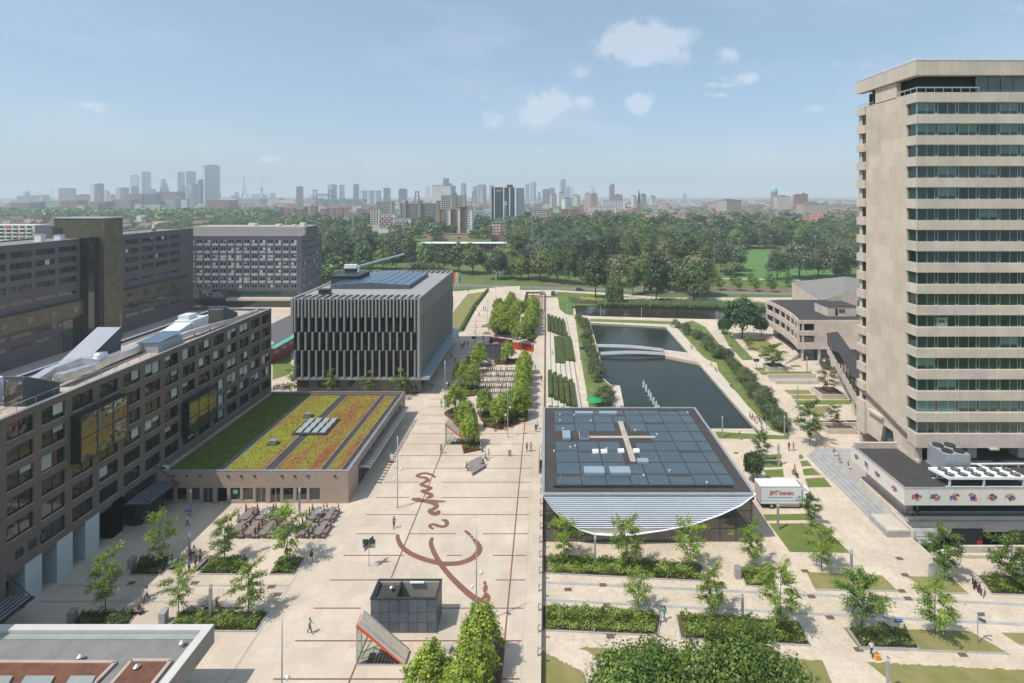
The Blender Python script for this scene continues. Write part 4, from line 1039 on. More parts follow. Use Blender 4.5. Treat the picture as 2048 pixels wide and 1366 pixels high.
for i, (a, b, h) in enumerate(((-133,-130,5.2),(-121,-119,4.8),(-110,-108,5.4),(-113.4,-112.4,4.6),(-158,-157,3.2))):
 MB().box(a,SY0+8,SH+3.9 if i < 4 else SH+.2,b,SY0+11,SH+h).build('roof_unit', M['whitemetal'], Sb)
MB().box(-136,SY0-1.5,0,SXR+.5,SY0,2.9).build('ground_floor_glazing', M['glassdark'], Sb)
MB().box(-136.5,SY0-3.0,2.9,SXR+1,SY0-.01,3.9).build('entrance_canopy', M['lightconcrete'], Sb)
MB().box(-137,SY0-.08,4.7,SXR-2,SY0-.02,6.4).build('ribbon_window', M['glassgreen'], Sb)
def text(s, loc, size, m, parent, rot=(R(90),0,0), shear=0.0, name='lettering', width=None, bold=0.0):
 me = TXT[s].copy(); me.name = name; me.materials.clear(); me.materials.append(m)
 xs = [v.co.x for v in me.vertices]; k = width/(max(xs)-min(xs))/size if width else 1
 me.transform(Matrix(((size*k,0,0,0),(0,size,0,0),(0,0,1,0),(0,0,0,1))))
 o = link(name, me, parent, Vector(loc)-wloc(parent)); o.rotation_euler = rot
 return o
Ysg = SY0-.05
text('RSM', at(402,584,Ysg), 1.4, M['white'], Sb, bold=.03)
def cursive(pts, w, name='lettering'):
 P = [at(385+x/25.6, 560+y/25.6, Ysg) for x, y in pts]
 m = MB()
 for a, b in zip(P, P[1:]): m.bar(a, b, .08, w)
 m.build(name, M['white'], Sb)
cursive([(1020,480),(930,490),(840,550),(770,620),(725,700),(735,760),(790,810),(850,790)], .28)
cursive([(520,750),(560,700),(640,655),(720,635),(800,625),(930,625)], .26)
cursive([(990,700),(1010,650),(1040,640),(1070,690),(1100,645),(1130,690),(1190,700),(1230,590),(1200,650),(1260,690),(1300,645),(1330,690),(1370,640),(1410,700),(1460,620)], .16)
text('ERASMUS UNIVERSITY', at(424,592.2,Ysg), 1.0, M['white'], Sb, width=4.8)
text('UNIVERSITY', at(424,594.6,Ysg), .6, M['white'], Sb, width=4.6)
# ================================================================== dark building with the gold tower
DX, DY1, DH = -147.0, 224.0, 34.2
Db = thing('dark_office_slab', 'long dark grey office slab with ribbon windows and a gold panelled band', 'building', (DX-8,170,0))
f = fX(DX)
dcol = [(147.4+7.35*i-7.35, 147.4+7.35*i-1.15) for i in range(0,4)]+[(188+7.35*i-.2, 194.1+7.35*i-.2) for i in range(5) if 188+7.35*i+6 < DY1-2]
drow = [(z-.85, z+.85) for z in (21.9,25.1,28.2,31.4)]
mb = MB(); grid_wall(mb, f, 128, DY1, 0, DH, dcol, drow, .35)
mb.box(DX-16,DY1-.35,0,DX-.35,DY1,DH).box(DX-16,128,0,DX-15.6,DY1-.35,DH)
mb.build('wall', M['darkbrick'], Db)
MB().box(DX-15.6,128,.1,DX-.6,DY1-.4,DH-.5).build('floors_inside', M['interior'], Db)
MB().box(DX-15.6,128,DH-.5,DX-.35,DY1-.35,DH-.3).build('roof', M['roofgrey'], Db)
MB().box(DX-.5,128,DH,DX+.1,DY1+.1,DH+.15).box(DX-16.1,128,DH,DX-15.5,DY1,DH+.15).build('parapet_cap', M['alu'], Db)
Wd = Win(fX(0), 6.2, 1.7, (.25,.5,.75), .1, .2, 'darkmetal', 'glassgreen')
for (a, b) in dcol:
 for (p, q) in drow: Wd.put(Db, (DX,a,p), .04, r=rr)
slit = fb(MB(), fX(0), 0, 6.0, -.02, .1, 0, .9).mesh('slit_window', M['glassdark'])
redslit = fb(MB(), fX(0), 0, 6.0, -.02, .1, 0, .9).mesh('slit_window', mat('dark_red_blind',srgb(90,40,48),.6))
for i, (a, b) in enumerate(dcol):
 for z, g in ((17.4,0),(8.2,1),(5.2,2)):
  link('slit_window', redslit if (i+g) % 5 == 3 and z < 9 else slit, Db, Vector((DX,a+.1,z))-wloc(Db))
for a, b in ((128,169.5),(184,219)):
 o = MB().box(DX-.01,a,10.4,DX+1.3,b,14.9).build('gold_band', M['gold'], Db)
 MB().box(DX-.01,a,14.91,DX+1.5,b,15.2).build('band_roof', M['darkmetal'], o)
 for k in range(8):
  y = a+3.2+7.3*k if a > 150 else 136.2+7.35*k
  if y+2 > b: continue
  MB().box(DX+1.29,y,11.7,DX+1.36,y+1.9,13.6).build('band_window', M['glassblue'], o)
  MB().box(DX+1.29,y-.15,11.55,DX+1.33,y+2.05,13.75).build('band_window_frame', M['darkmetal'], o)
for y in (160.5,190.5):
 MB().tube((DX-.1,y,9.1),(DX+.1,y,9.1),.95,.95,20).build('porthole', M['glassdark'], Db)
MB().box(DX+.01,163.5,0,DX+.1,169.4,9.5).build('tall_glazing', M['glassdark'], Db)
Gt = thing('gold_panelled_tower', 'square gold panelled stair tower rising above the dark office slab', 'tower', (-151,174,0))
MB().box(-159,173.7,0,-142.8,181.4,40.4).build('tower_wall', M['gold'], Gt)
MB().box(-147.6,169.6,0,-144.4,173.69,34.5).build('tower_glazing', M['glassdark'], Gt)
MB().box(-159.2,173.5,40.4,-142.6,181.6,40.7).build('tower_cap', M['alu'], Gt)
MB().box(-158.9,173.6,33.8,-156.4,173.69,37.5).build('tower_louvre', M['darkmetal'], Gt)
for nm, px, py, lab in (('mast_antenna',275,488,'thin antenna mast with dishes on the dark office slab roof'),):
 p = at(px,py,197); t = thing(nm, lab, 'antenna', (p.x,197,DH-.3))
 MB().tube((p.x,197,DH-.3),(p.x,197,DH+7),.12).build('pole', M['steel'], t); MB().box(p.x-.2,196.8,DH+4,p.x+1.4,197.1,DH+6).build('dish', M['whitemetal'], t); MB().bar((p.x-2,197,DH),(p.x,197,DH+3),.12,.12).build('stay', M['steel'], t)
t = thing('silver_duct', 'pale curved air duct on the dark office slab roof', 'duct', (-150,211,DH-.3))
MB().path([(-151,207,DH),(-151,207,DH+2),(-150.4,209,DH+2.8),(-150,214,DH+2.8),(-150,215.5,DH+1.6)],.7,10).build('pipe', mat('tan_duct',srgb(190,176,158),.5), t, smooth=True); MB().box(-151.5,206.5,DH-.3,-150.5,207.5,DH+.3).build('base', M['steel'], t)
for k, y in enumerate((160.4,166.8)):
 t = thing('roof_vent_box', ('left','right')[k]+' white vent box on the dark office slab roof beside the gold tower', 'vent', (-150.5,y,DH-.3))
 MB().box(-152,y-.8,DH-.3,-150,y+.8,DH+2.0-.6*k).build('vent_casing', M['white'], t); MB().box(-152.1,y-.9,DH+2.0-.6*k,-149.9,y+.9,DH+2.12-.6*k).build('vent_lid', M['alu'], t)
AY = 420.0
p0, p1 = at(-60,450,AY), at(104,450,AY)
Ab = thing('apartment_block', 'pale apartment block with orange sunblinds at the left edge behind the dark slab', 'building', ((p0.x+p1.x)/2,AY,ZR))
pm = at(70,450,AY).x
MB().box(p0.x,AY,ZR,pm,AY+14,p0.z).build('wall', mat('cream_wall',srgb(206,200,188),.8), Ab); MB().box(pm,AY-.2,ZR,p1.x,AY+14,p0.z-.6).build('end_wall', M['slate'], Ab)
rr = random.Random(8)
for r in range(9):
 for c in range(9):
  x = p0.x+1.2+(pm-p0.x-2)/9*c; z = p0.z-2.6-2.9*r
  w = MB().box(x,AY-.06,z,x+3.6,AY-.02,z+1.7).build('window', M['glassgreen'], Ab)
  MB().box(x-.2,AY-1.0,z-1.0,x+4.0,AY-.03,z-.1).build('balcony', M['white'], w)
  if (r,c) in ((0,5),(0,2),(1,2),(2,7)): MB().box(x,AY-1.2,z+.4,x+3.8,AY-1.0,z+1.8).build('orange_sunblind', M['orange'], w)
BH = 6.0
Bb = thing('foreground_pavilion', 'flat grey roofed low building with white parapet at the bottom left corner', 'building', (-50,45,0))
MB().box(-75,25,4.2,-32.5,52.6,BH-.35).build('roof_slab', M['roofgrey'], Bb)
m_ = MB().box(-75,51.9,BH-.35,-32.5,52.6,BH).box(-33.3,25,BH-.35,-32.5,51.9,BH)
m_.build('parapet', mat('white_parapet',srgb(198,196,190),.6,.05,.5), Bb)
m_ = MB().box(-32.5,25,4.2,-32.46,52.62,BH-.02).box(-75,52.6,4.2,-32.5,52.64,BH-.02)
m_.build('fascia', mat('grey_fascia',srgb(150,142,136),.8,.06,.5), Bb)
MB().box(-72,27,0,-35,50.5,4.2).build('ground_floor_glazing', M['glassdark'], Bb)
MB().box(-75,51.2,BH-.34,-33.4,51.8,BH-.3).build('gutter', mat('pale_gutter',srgb(150,156,150),.5), Bb)
reds = mat('brown_sedum', srgb(112,74,58), .95, .25, .8, bump=.8, bscale=9, fine=.3)
def frame_bed(pts, nm, m, z, w=.55, edge=.3):
 poly = XY(PX(pts, z))
 MB().prism(poly, z-.12, z+.12).build(nm, m, Bb)
 e = MB()
 for a, b in zip(poly, poly[1:]+poly[:1]): e.bar((*a,z+.06),(*b,z+.06),edge,.22)
 e.build('bed_kerb', M['gravel'], Bb)
zb = BH-.25
C8 = ((0,930), 2.926)
def c8(pts): return [(C8[0][0]+x/C8[1], C8[0][1]+y/C8[1]) for x, y in pts]
frame_bed(c8([(-60,1158),(675,1160),(560,1276),(480,1400),(-60,1400)]), 'sedum_bed', reds, zb)
frame_bed(c8([(770,1150),(1000,1150),(900,1276),(800,1400),(560,1400),(660,1276)]), 'sedum_bed', reds, zb)
for a, b in ((-10,75),(150,320),(415,560)):
 poly = XY(PX(c8([(a,1240),(b,1240),(b-50,1330),(a-60,1330)]), zb+.2))
 MB().prism(poly, zb+.1, zb+.32).build('skylight', mat('skylight_glass',srgb(196,202,196)), Bb)
for nm, pt in (('roof_vent',(470,1130)),('roof_vent',(1065,1048)),('roof_vent',(800,1190))):
 p = G(*c8([pt])[0], zb+.1); MB().lathe([(.18,0),(.18,.35),(.3,.4),(.05,.6)],(p.x,p.y,zb-.1),10).build(nm, M['alu'], Bb)
# ================================================================== glass pavilion with the white louvred front
VX0, VX1, VY0, VY1, VH = -.45, 29.3, 75.6, 106.0, 6.0
Pv = thing('glass_pavilion', 'glass pavilion with white curved louvred front and flat solar film roof', 'building', (14,VY0,ZR))
MB().box(VX0+.5,VY0+2.2,ZR,VX1-.5,VY1-.5,VH-.7).build('rooms_inside', mat('pavilion_interior',srgb(96,90,84),.7,.3,.5), Pv)
MB().box(VX0,VY0,VH-.9,VX1,VY1,VH-.02).build('roof_edge', mat('dark_roof_edge',(.08,.085,.09),.6), Pv)
yf = VY0+.35
npan = 13
for i in range(npan):
 a, b = VX0+.2+(VX1-VX0-.4)/npan*i, VX0+.2+(VX1-VX0-.4)/npan*(i+1)
 for z0, z1 in ((ZR,.9),(.9,3.4),(3.4,VH-.9)):
  MB().box(a+.04,yf,z0+.04,b-.04,yf+.04,z1-.04).build('glass_panel', M['pavglass'] if 'pavglass' in M else M.setdefault('pavglass', glass('pavilion_glass',(.06,.06,.055),.03,1.8,.15,wave=.03)), Pv)
 MB().box(b-.05,yf-.03,ZR,b+.05,yf+.1,VH-.9).build('mullion', M['darkmetal'], Pv)
for z in (.9,3.4): MB().box(VX0+.2,yf-.02,z-.04,VX1-.2,yf+.08,z+.04).build('transom', M['darkmetal'], Pv)
for (xa, sg) in ((VX0+.15,-1),(VX1-.15,1)):
 for i in range(13):
  a, b = VY0+.4+2.25*i, VY0+.4+2.25*(i+1)
  MB().box(xa-.02,a+.04,ZR+.05,xa+.02,b-.04,VH-.9).build('glass_panel', M['pavglass'], Pv)
MB().box(VX0+.2,VY1-.5,ZR,VX1-.2,VY1-.4,VH-.9).build('rear_glazing', M['pavglass'], Pv)
curve = [(125,815),(200,925),(290,1005),(400,1075),(500,1105),(650,1115),(800,1105),(1000,1075),(1200,1035),(1400,965),(1550,895),(1655,815)]
cpts = [at(1050+x/3.594, 760+y/3.594, VY0-.25) for x, y in curve]
def zc(x):
 for p, q in zip(cpts, cpts[1:]):
  if p.x <= x <= q.x: return p.z+(q.z-p.z)*(x-p.x)/(q.x-p.x)
 return 99
def span(z):
 xs = [x for x in [cpts[0].x+(cpts[-1].x-cpts[0].x)*k/400 for k in range(401)] if zc(x) <= z]
 return (min(xs), max(xs)) if xs else None
zt, zbm = VH+.05, at(1050+650/3.594, 760+1062/3.594, VY0-.25).z
louv = mat('white_louvre', (.8,.83,.87), .4, .03, .3)
ns = 17; hs = (zt-zbm)/ns
for i in range(ns):
 z1 = zt-hs*i; z0 = z1-hs
 s0, s1 = span(z0+.02), span(z1)
 if not s0 or not s1: continue
 xa, xb = max(s0[0],s1[0]), min(s0[1],s1[1])
 xa0, xb0 = s0; xa1, xb1 = s1
 y0, y1 = VY0-.45, VY0-.12
 MB().add([(xa1,y1,z1),(xb1,y1,z1),(xb0,y0,z0+hs*.46),(xa0,y0,z0+hs*.46),(xa0,y0,z0+hs*.4),(xb0,y0,z0+hs*.4),(xb0,y1,z0+hs*.4),(xa0,y1,z0+hs*.4)],[(3,2,1,0),(4,5,2,3),(7,6,5,4)]).build('louvre_slat', louv, Pv)
soff = mat('beige_soffit', srgb(232,220,204), .7, .05, .4)
xs = [span(zbm)[0]+(span(zbm)[1]-span(zbm)[0])*k/40 for k in range(41)]
m_ = MB()
for a, b in zip(xs, xs[1:]): m_.quad((a,VY0-.14,min(zc(a),zbm)),(b,VY0-.14,min(zc(b),zbm)),(b,VY0-.14,zbm),(a,VY0-.14,zbm))
m_.build('soffit', soff, Pv)
m_ = MB()
for k in range(80):
 a, b = (cpts[0].x+(cpts[-1].x-cpts[0].x)*q/80 for q in (k,k+1)); m_.quad((a,VY0-.09,max(zc(a),zbm)),(b,VY0-.09,max(zc(b),zbm)),(b,VY0-.09,zt),(a,VY0-.09,zt))
m_.build('louvre_backing', mat('grey_louvre_backing',srgb(112,124,146),.6), Pv)  # grey-blue sheet puts the shade of the slat gaps into its colour
m_ = MB()
for a, b in zip(cpts, cpts[1:]): m_.bar(a+Vector((0,-.1,.06)), b+Vector((0,-.1,.06)), .5, .09)
m_.build('curved_rim', louv, Pv)
m_ = MB()
for i in range(1,13):
 x = VX0+(VX1-VX0)/13*i
 if zc(x) < zt: m_.box(x-.02,VY0-.13,max(zc(x),zbm),x+.02,VY0-.11,zt)
m_.build('louvre_joint', M['steel'], Pv)
MB().box(VX0-.05,VY0-.48,VH-.02,VX1+.05,VY0+.1,VH+.14).box(VX0-.15,VY0+.1,VH-.02,VX0+.25,VY1,VH+.14).box(VX1-.25,VY0+.1,VH-.02,VX1+.15,VY1,VH+.14).box(VX0+.25,VY1-.3,VH-.02,VX1-.25,VY1+.1,VH+.14).build('roof_rim', M['steel'], Pv)
MB().box(VX0+.25,VY0+.1,VH-.02,VX1-.25,VY1-.3,VH+.02).build('roof', M['roofdark'], Pv)
def rq(x0, y0, x1, y1):
 """roof rectangle from two crop corners (lower-left, upper-right) of the photographed roof"""
 a, b = G(1050+x0/3.594, 760+y0/3.594, VH+.04), G(1050+x1/3.594, 760+y1/3.594, VH+.04)
 return a.x, a.y, b.x, b.y
XC = [VX0+2.0, VX0+5.7, VX0+9.3, VX0+12.9, VX0+15.4, VX0+18.6, VX0+22.2, VX0+25.9]
YR = [VY0+2.2, VY0+5.2, VY0+8.8, VY0+12.6, VY0+16.0, VY0+19.8, VY0+23.4, VY0+27.0, VY0+29.2]
skip = {(3,2),(3,3),(3,4),(3,5),(2,4),(4,4),(0,4),(1,4)}
for i in range(7):
 for j in range(8):
  if (i,j) in skip: continue
  x0, x1, y0, y1 = XC[i]+.1, XC[i+1]-.12, YR[j]+.12, YR[j+1]-.22
  if (i+2*j) % 5 == 0: y1 -= .5
  mm = M['solar2'] if i == 3 else M['solar']
  MB().box(x0,y0,VH+.02,x1,y1,VH+.05).build('solar_film', mm, Pv)
x = XC[-1]
for j in range(8): MB().box(x+.1,YR[j]+.1,VH+.02,x+2.0,YR[j+1]-.3,VH+.048).build('solar_film', M['solar'], Pv)
tiles = mat('beige_walk_tiles', srgb(176,166,150), .85, .08, .5, tex=slabs(.5,.03,.8,.06,'grid'))
cxm, cym = VX0+14.2, VY0+17.6
MB().box(cxm-.45,VY0+9.0,VH+.03,cxm+.45,VY0+24.0,VH+.08).build('walkway', tiles, Pv)
MB().box(cxm-6.4,cym-.38,VH+.03,cxm-.45,cym+.38,VH+.078).build('walkway', tiles, Pv); MB().box(cxm+.45,cym-.38,VH+.03,cxm+5.2,cym+.38,VH+.078).build('walkway', tiles, Pv)
for i, (x, y, w, d) in enumerate(((6.0,26.9,3.4,1.0),(10.6,26.9,3.4,1.0),(3.3,16.4,1.4,3.0),(6.2,4.9,3.1,1.9),(10.1,4.9,3.1,1.9),(14.8,8.2,1.7,1.2))):
 MB().box(VX0+x,VY0+y,VH+.02,VX0+x+w,VY0+y+d,VH+.42).build('skylight', mat('pale_blue_skylight',srgb(140,156,166),.25,.05,.6,spec=.6), Pv)
MB().box(VX0+6.2,VY0+16.6,VH+.02,VX0+7.9,VY0+19.4,VH+.25).build('skylight_curb', M['steel'], Pv)
for i in range(4):
 for j in range(2): MB().box(VX0+6.35+i*.38,VY0+16.75+j*1.3,VH+.25,VX0+6.68+i*.38,VY0+17.95+j*1.3,VH+.3).build('skylight_pane', M['glassblue'], Pv)
for x, y in ((8.0,11.6),(9.4,11.6),(12.2,11.8),(14.7,11.8)):
 MB().add([(VX0+x,VY0+y,VH+.03),(VX0+x+1,VY0+y,VH+.03),(VX0+x+1,VY0+y+.8,VH+.03),(VX0+x,VY0+y+.8,VH+.03),(VX0+x,VY0+y+.1,VH+.4),(VX0+x+1,VY0+y,VH+.3),(VX0+x+1,VY0+y+.8,VH+.45),(VX0+x,VY0+y+.8,VH+.4)],[(0,1,5,4),(1,2,6,5),(2,3,7,6),(3,0,4,7),(4,5,6,7)]).build('vent_hood', M['white'], Pv)
rr = random.Random(12)
for k in range(16):
 x, y = VX0+rr.uniform(1.5,28), VY0+rr.uniform(2,29); MB().lathe([(.1,0),(.1,.25),(.17,.3),(.02,.38)],(x,y,VH+.03),8).build('roof_vent', M['whitemetal'], Pv)
m_ = MB().tube((cxm+.4,cym+.2,VH),(cxm+.4,cym+.2,VH+4.6),.035,n=5).tube((VX0+2.4,VY0+2.0,VH),(VX0+2.6,VY0+2.0,VH+1.8),.03,n=5)
m_.build('lightning_rod', M['alu'], Pv)
MB().box(VX0+1.5,VY0+1.5,VH+.05,VX1-2.5,VY0+1.72,VH+.3).build('cable_duct', M['darkmetal'], Pv)
for i in range(3):
 p = at(1455,1060+4*i,yf-.03); MB().box(p.x,yf-.035,p.z-.04,p.x+.95-.05*i,yf-.012,p.z+.04).build('yellow_print', M['yellowprint'], Pv)
t = thing('parasol', 'green parasol just behind the glass pavilion', 'parasol', G(1188,822,ZR))
p = G(1188,822,ZR)
MB().tube(p,p+Vector((0,0,3.1)),.04).build('pole', M['steel'], t); MB().lathe([(1.9,2.5),(1.0,2.85),(.05,3.15)],p,8).build('canopy', M['greencanvas'], t)
# ================================================================== concrete tower
TX, TY0, TY1, TF = 58.6, 85.0, 101.0, 3.37
Tw = thing('concrete_tower', 'tall concrete office tower with stacked green window bands and blank panelled side', 'tower', (70,93,ZR))
TXR = TX+30
WT = [48-(y-390)/12.647 for y in [203.7+42.65*i for i in range(9)]+[587.6+42.75*i for i in range(7)]]    # tops of the window bands
WH, zlow = 1.92, 8.2
zt_ = WT[0]+1.45
MB().box(TX+.12,87.5,9.9,TX+1.2,98.6,zt_).build('side_panel', M['concrete_panel'], Tw)
MB().box(TX+1.4,TY0+1.3,zlow,TXR,TY1-1.2,zt_+2.5).build('floors_inside', M['interior'], Tw)
prev = zt_
fr_, sd_ = fY(TY0), fX(TX,-1)
bays = [(TX+.35+3.29*i) for i in range(9)]
pane_w = {}
def tower_pane(w, f, nm='pane', m='glassgreen'):
 k = (round(w,2), f is fr0, m)
 if k not in pane_w: pane_w[k] = fb(MB(), f, .02, w-.02, .42, .46, .06, WH-.06).mesh(nm, M[m])
 return pane_w[k]
fr0, sd0 = fY(0), fX(0,-1)
frame_m = None
mm = MB()
for b0 in (0,):
 for u in (0, 1.55, 2.78): fb(mm, fr0, u-.028, u+.028, .36, .5, 0, WH)
 fb(mm, fr0, 0, 3.29, .34, .5, 0, .07); fb(mm, fr0, 0, 3.29, .34, .5, WH-.07, WH); fb(mm, fr0, 2.84, 3.22, .3, .46, .08, .2)
frame_m = mm.mesh('window_frame', M['alu'])
mm = MB()
for u in (0, 2.3): fb(mm, sd0, u-.05, u+.05, .3, .5, 0, WH)
fb(mm, sd0, 0, 2.3, .3, .5, 0, .08); fb(mm, sd0, 0, 2.3, .3, .5, WH-.08, WH)
side_m = mm.mesh('window_frame', M['alu'])
rr = random.Random(21)
blindm = [fb(MB(), fr0, .05, w-.05, .40, .415, WH*(1-h)+.04, WH-.08).mesh('blind', M['greenblind']) for w in (1.55,1.23) for h in (.72,1.0)]
for i, wt_ in enumerate(WT):
 z0 = wt_-WH
 MB().box(TX,TY0,wt_,TXR,TY0+.55,prev).build('spandrel', M['concrete'], Tw)
 MB().box(TX,TY0+.55,wt_,TX+1.0,87.6,prev).build('spandrel', M['concrete'], Tw)
 MB().box(TX-.25,98.5,wt_,TX+1.0,TY1,prev).build('spandrel', M['concrete'], Tw)
 prev = z0
 for j, u in enumerate(bays):
  w_ = link('window', frame_m, Tw, Vector((u,TY0,z0))-wloc(Tw))
  for du, pw in ((0,1.55),(1.55,1.23),(2.78,.51)):
   o = link('pane', tower_pane(pw, fr0), w_, (du,0,0))
  if i == 14 or rr.random() < (.38 if i < 3 else .16):
   for k, du in ((0,0),(1,1.55)):
    link('blind', blindm[k*2+(1 if i == 14 and j < 2 else 0)], w_, (du,0,0))
 w_ = link('window', side_m, Tw, Vector((TX,TY0+.5,z0))-wloc(Tw)); link('pane', tower_pane(2.3, sd0), w_)
 w_ = link('window', side_m, Tw, Vector((TX-.1,98.6,z0))-wloc(Tw)); link('pane', tower_pane(2.3, sd0), w_)
MB().box(TX,TY0,zlow-.2,TXR,TY0+.55,prev).box(TX,TY0+.55,zlow-.2,TX+1.0,87.6,prev).box(TX-.25,98.5,prev-6,TX+1.0,TY1,prev).build('spandrel', M['concrete'], Tw)
MB().box(TX+.2,TY1-1.0,ZR,TXR,TY1-.2,zt_).build('rear_wall', M['concrete'], Tw)
MB().box(TX+1.0,TY0+.55,zlow-.2,TXR,TY1-1.0,zlow+.4).build('underside', M['concrete'], Tw)
MB().box(TX+.2,TY0+.3,zt_,TXR,TY1-.3,zt_+.15).build('gallery_floor', M['concrete'], Tw)
MB().box(TX+3.0,TY0+2.6,zt_+.15,TXR,TY1-4,zt_+3.2).build('set_back_storey', mat('dark_storey',(.05,.055,.055),.4,.2,.4), Tw)
MB().box(TX+.2,90.2,zt_,TX+1.0,96.0,zt_+3.2).build('set_back_wall', M['concrete_panel'], Tw)
m_ = MB().box(TX+.1,TY0+.1,zt_+.75,TX+10,TY0+.18,zt_+.95).box(TX+.1,TY0+.18,zt_+.75,TX+.18,90,zt_+.95).box(TX-.1,96.2,zt_+.4,TX+.0,TY1,zt_+.5)
for k in range(8): m_.tube((TX+.14+1.4*k,TY0+.14,zt_),(TX+.14+1.4*k,TY0+.14,zt_+.8),.04,n=5)
for k in range(4): m_.tube((TX+.14,TY0+.2+1.4*k,zt_),(TX+.14,TY0+.2+1.4*k,zt_+.8),.04,n=5)
m_.build('railing', M['alu'], Tw)
MB().box(TX+.6,97.2,zt_,TX+.9,97.5,zt_+3.2).build('column', M['darkmetal'], Tw)
for k in range(8): MB().box(TX+9.7+2.0*k,TY0+.45,zt_+.2,TX+11.6+2.0*k,TY0+.5,zt_+3.1).build('gallery_pane', M['greyglass'] if 'greyglass' in M else M.setdefault('greyglass', glass('grey_gallery_glass',(.10,.12,.12),.1,1.5,.1)), Tw)
zc0, zc1 = zt_+2.75, zt_+5.05
MB().box(TX-.25,TY0-.25,zc0,TXR,TY0+1.0,zc1).box(TX-.25,TY0+1.0,zc0,TX+1.0,TY1,zc1).box(TX+1,TY0+1,zc0+.3,TXR,TY1,zc0+.9).build('cornice', M['concrete'], Tw)
m_ = MB().box(TX-.3,TY0-.3,zc1,TXR,TY0+.1,zc1+.12).box(TX-.3,TY0+.1,zc1,TX+.1,TY1,zc1+.12)
for k in range(12): m_.tube((TX+2.6*k,TY0+.3,zc1),(TX+2.6*k,TY0+.3,zc1+.55),.03,n=5)
m_.box(TX-.1,TY0+.28,zc1+.5,TXR,TY0+.34,zc1+.57).box(TX+.1,TY0+.3,zc1+.5,TX+.16,TY1,zc1+.57)
m_.build('roof_rail', M['whitemetal'], Tw)
def side_poly(nm, pts, x0, x1, m, parent):
 """polygon in the side plane, (y,z) points, between x0 and x1"""
 n = len(pts); m2 = MB()
 m2.add([(x0,y,z) for y,z in pts]+[(x1,y,z) for y,z in pts], [tuple(range(n)), tuple(range(2*n-1,n-1,-1))]+[(i,n+i,n+(i+1)%n,(i+1)%n) for i in range(n)])
 return m2.build(nm, m, parent)
side_poly('slanted_skirt', [(87.5,9.0),(98.6,9.0),(98.6,9.95),(87.5,9.95)], TX+.05, TX+1.0, M['concrete'], Tw)
side_poly('slanted_ledge', [(87.2,8.6),(99.2,11.4),(99.2,12.1),(87.2,9.3)], TX-.15, TX+.4, mat('dark_ledge',srgb(112,104,98),.85), Tw)
side_poly('leg_wall', [(85.6,4.6),(90.2,4.6),(91.0,8.0),(93.5,8.0),(94.4,4.6),(98.4,4.6),(98.4,9.0),(85.6,9.0)], TX+.1, TX+1.3, M['concrete_panel'], Tw)
MB().box(TX+.7,90.2,4.6,TX+.9,94.4,8.0).build('leg_glazing', M['glassblue'], Tw)
MB().box(TX-.5,93.2,9.1,TX+.2,97.2,9.5).build('balcony_slab', M['concrete'], Tw)
for k in range(4):
 x = TX+9.3+8.2*k; MB().box(x,TY0+1.6,4.6,x+1.5,TY0+3.4,zlow-.2).build('column', M['concrete'], Tw)
for k in range(6): MB().box(TX+4+4.1*k,TY0+5.2,4.9,TX+7.9+4.1*k,TY0+5.3,zlow-.4).build('recess_pane', M['glassblue'], Tw)
for k in range(3): MB().box(TX+11.5+7.6*k,TY0-.3,zlow-.45,TX+12.9+7.6*k,TY0+1.0,zlow-.2).build('bracket', M['lightconcrete'], Tw)
text('EFR', at(1877.5,646,TY0+.35), .62, M['black'], Tw, name='window_poster_letters', bold=.02)
MB().box(at(1877,0,TY0).x-.05,TY0+.36,at(0,654,TY0).z,at(1899,0,TY0).x,TY0+.38,at(0,636,TY0).z).build('window_poster', mat('pale_green_poster',srgb(120,150,132),.6), Tw)
Pd = thing('podium_building', 'low concrete podium with white tiled fascia in front of the tower', 'building', (65,80,ZR))
QX0, QY0, QH = 51.2, 76.8, 6.0
MB().box(QX0+.4,QY0+.4,QH-.9,TXR+8,90.2,QH-.35).build('roof', M['roofdark'], Pd)
ftile = mat('white_fascia_tiles', srgb(218,214,206), .5, .03, .4, tex=slabs(.22,.02,.86,.02,'wall'))
for k in range(8):
 a, b = QX0+3.6*k, QX0+3.6*(k+1)
 MB().box(a+.02*(k>0),QY0,3.65,b-.02,QY0+.35,QH).build('fascia_panel', ftile, Pd)
for k in range(4):
 a, b = QY0+.36+3.3*k, QY0+.36+3.3*(k+1)
 MB().box(QX0,a,3.65,QX0+.35,b-.02,QH).build('fascia_panel', ftile, Pd)
MB().box(QX0-.03,QY0-.03,QH,TXR+8,QY0+.45,QH+.05).box(QX0-.03,QY0+.45,QH,QX0+.42,90,QH+.05).build('fascia_cap', M['alu'], Pd)
MB().box(QX0+.4,89.8,QH-.4,TX+.2,90.2,QH+.6).build('parapet', M['concrete'], Pd)
MB().box(TX+.05,QY0+8.0,QH-.35,TX+.5,90,QH+.1).build('roof_kerb', M['lightconcrete'], Pd)
MB().box(QX0+2.4,QY0+3.2,.6,TXR+8,90,QH-.9).build('inner_wall', M['concrete'], Pd)
MB().box(QX0+3.4,QY0+3.1,1.0,TXR+8,QY0+3.19,3.4).build('inner_glazing', M['glassdark'], Pd)
MB().box(52.4,78.2,-3.4,TXR+8,90,.6).build('plinth', M['concrete'], Pd)
MB().box(52.4,77.9,.6,TXR+8,80.2,.72).build('terrace_floor', M['granite'], Pd)
MB().box(52.4,78.19,.3,TXR+8,78.24,1.25).build('terrace_parapet', M['lightconcrete'], Pd)
a, b = at(1905,1058,78.1), at(1966,1097,78.1)
MB().box(a.x,78.1,-3.3,b.x,78.19,a.z).build('garage_door', M['interior'], Pd)
a2, b2 = at(2019,1062,78.1), at(2060,1097,78.1)
MB().box(a2.x,78.1,-3.3,b2.x,78.19,a2.z).build('garage_door', M['interior'], Pd)
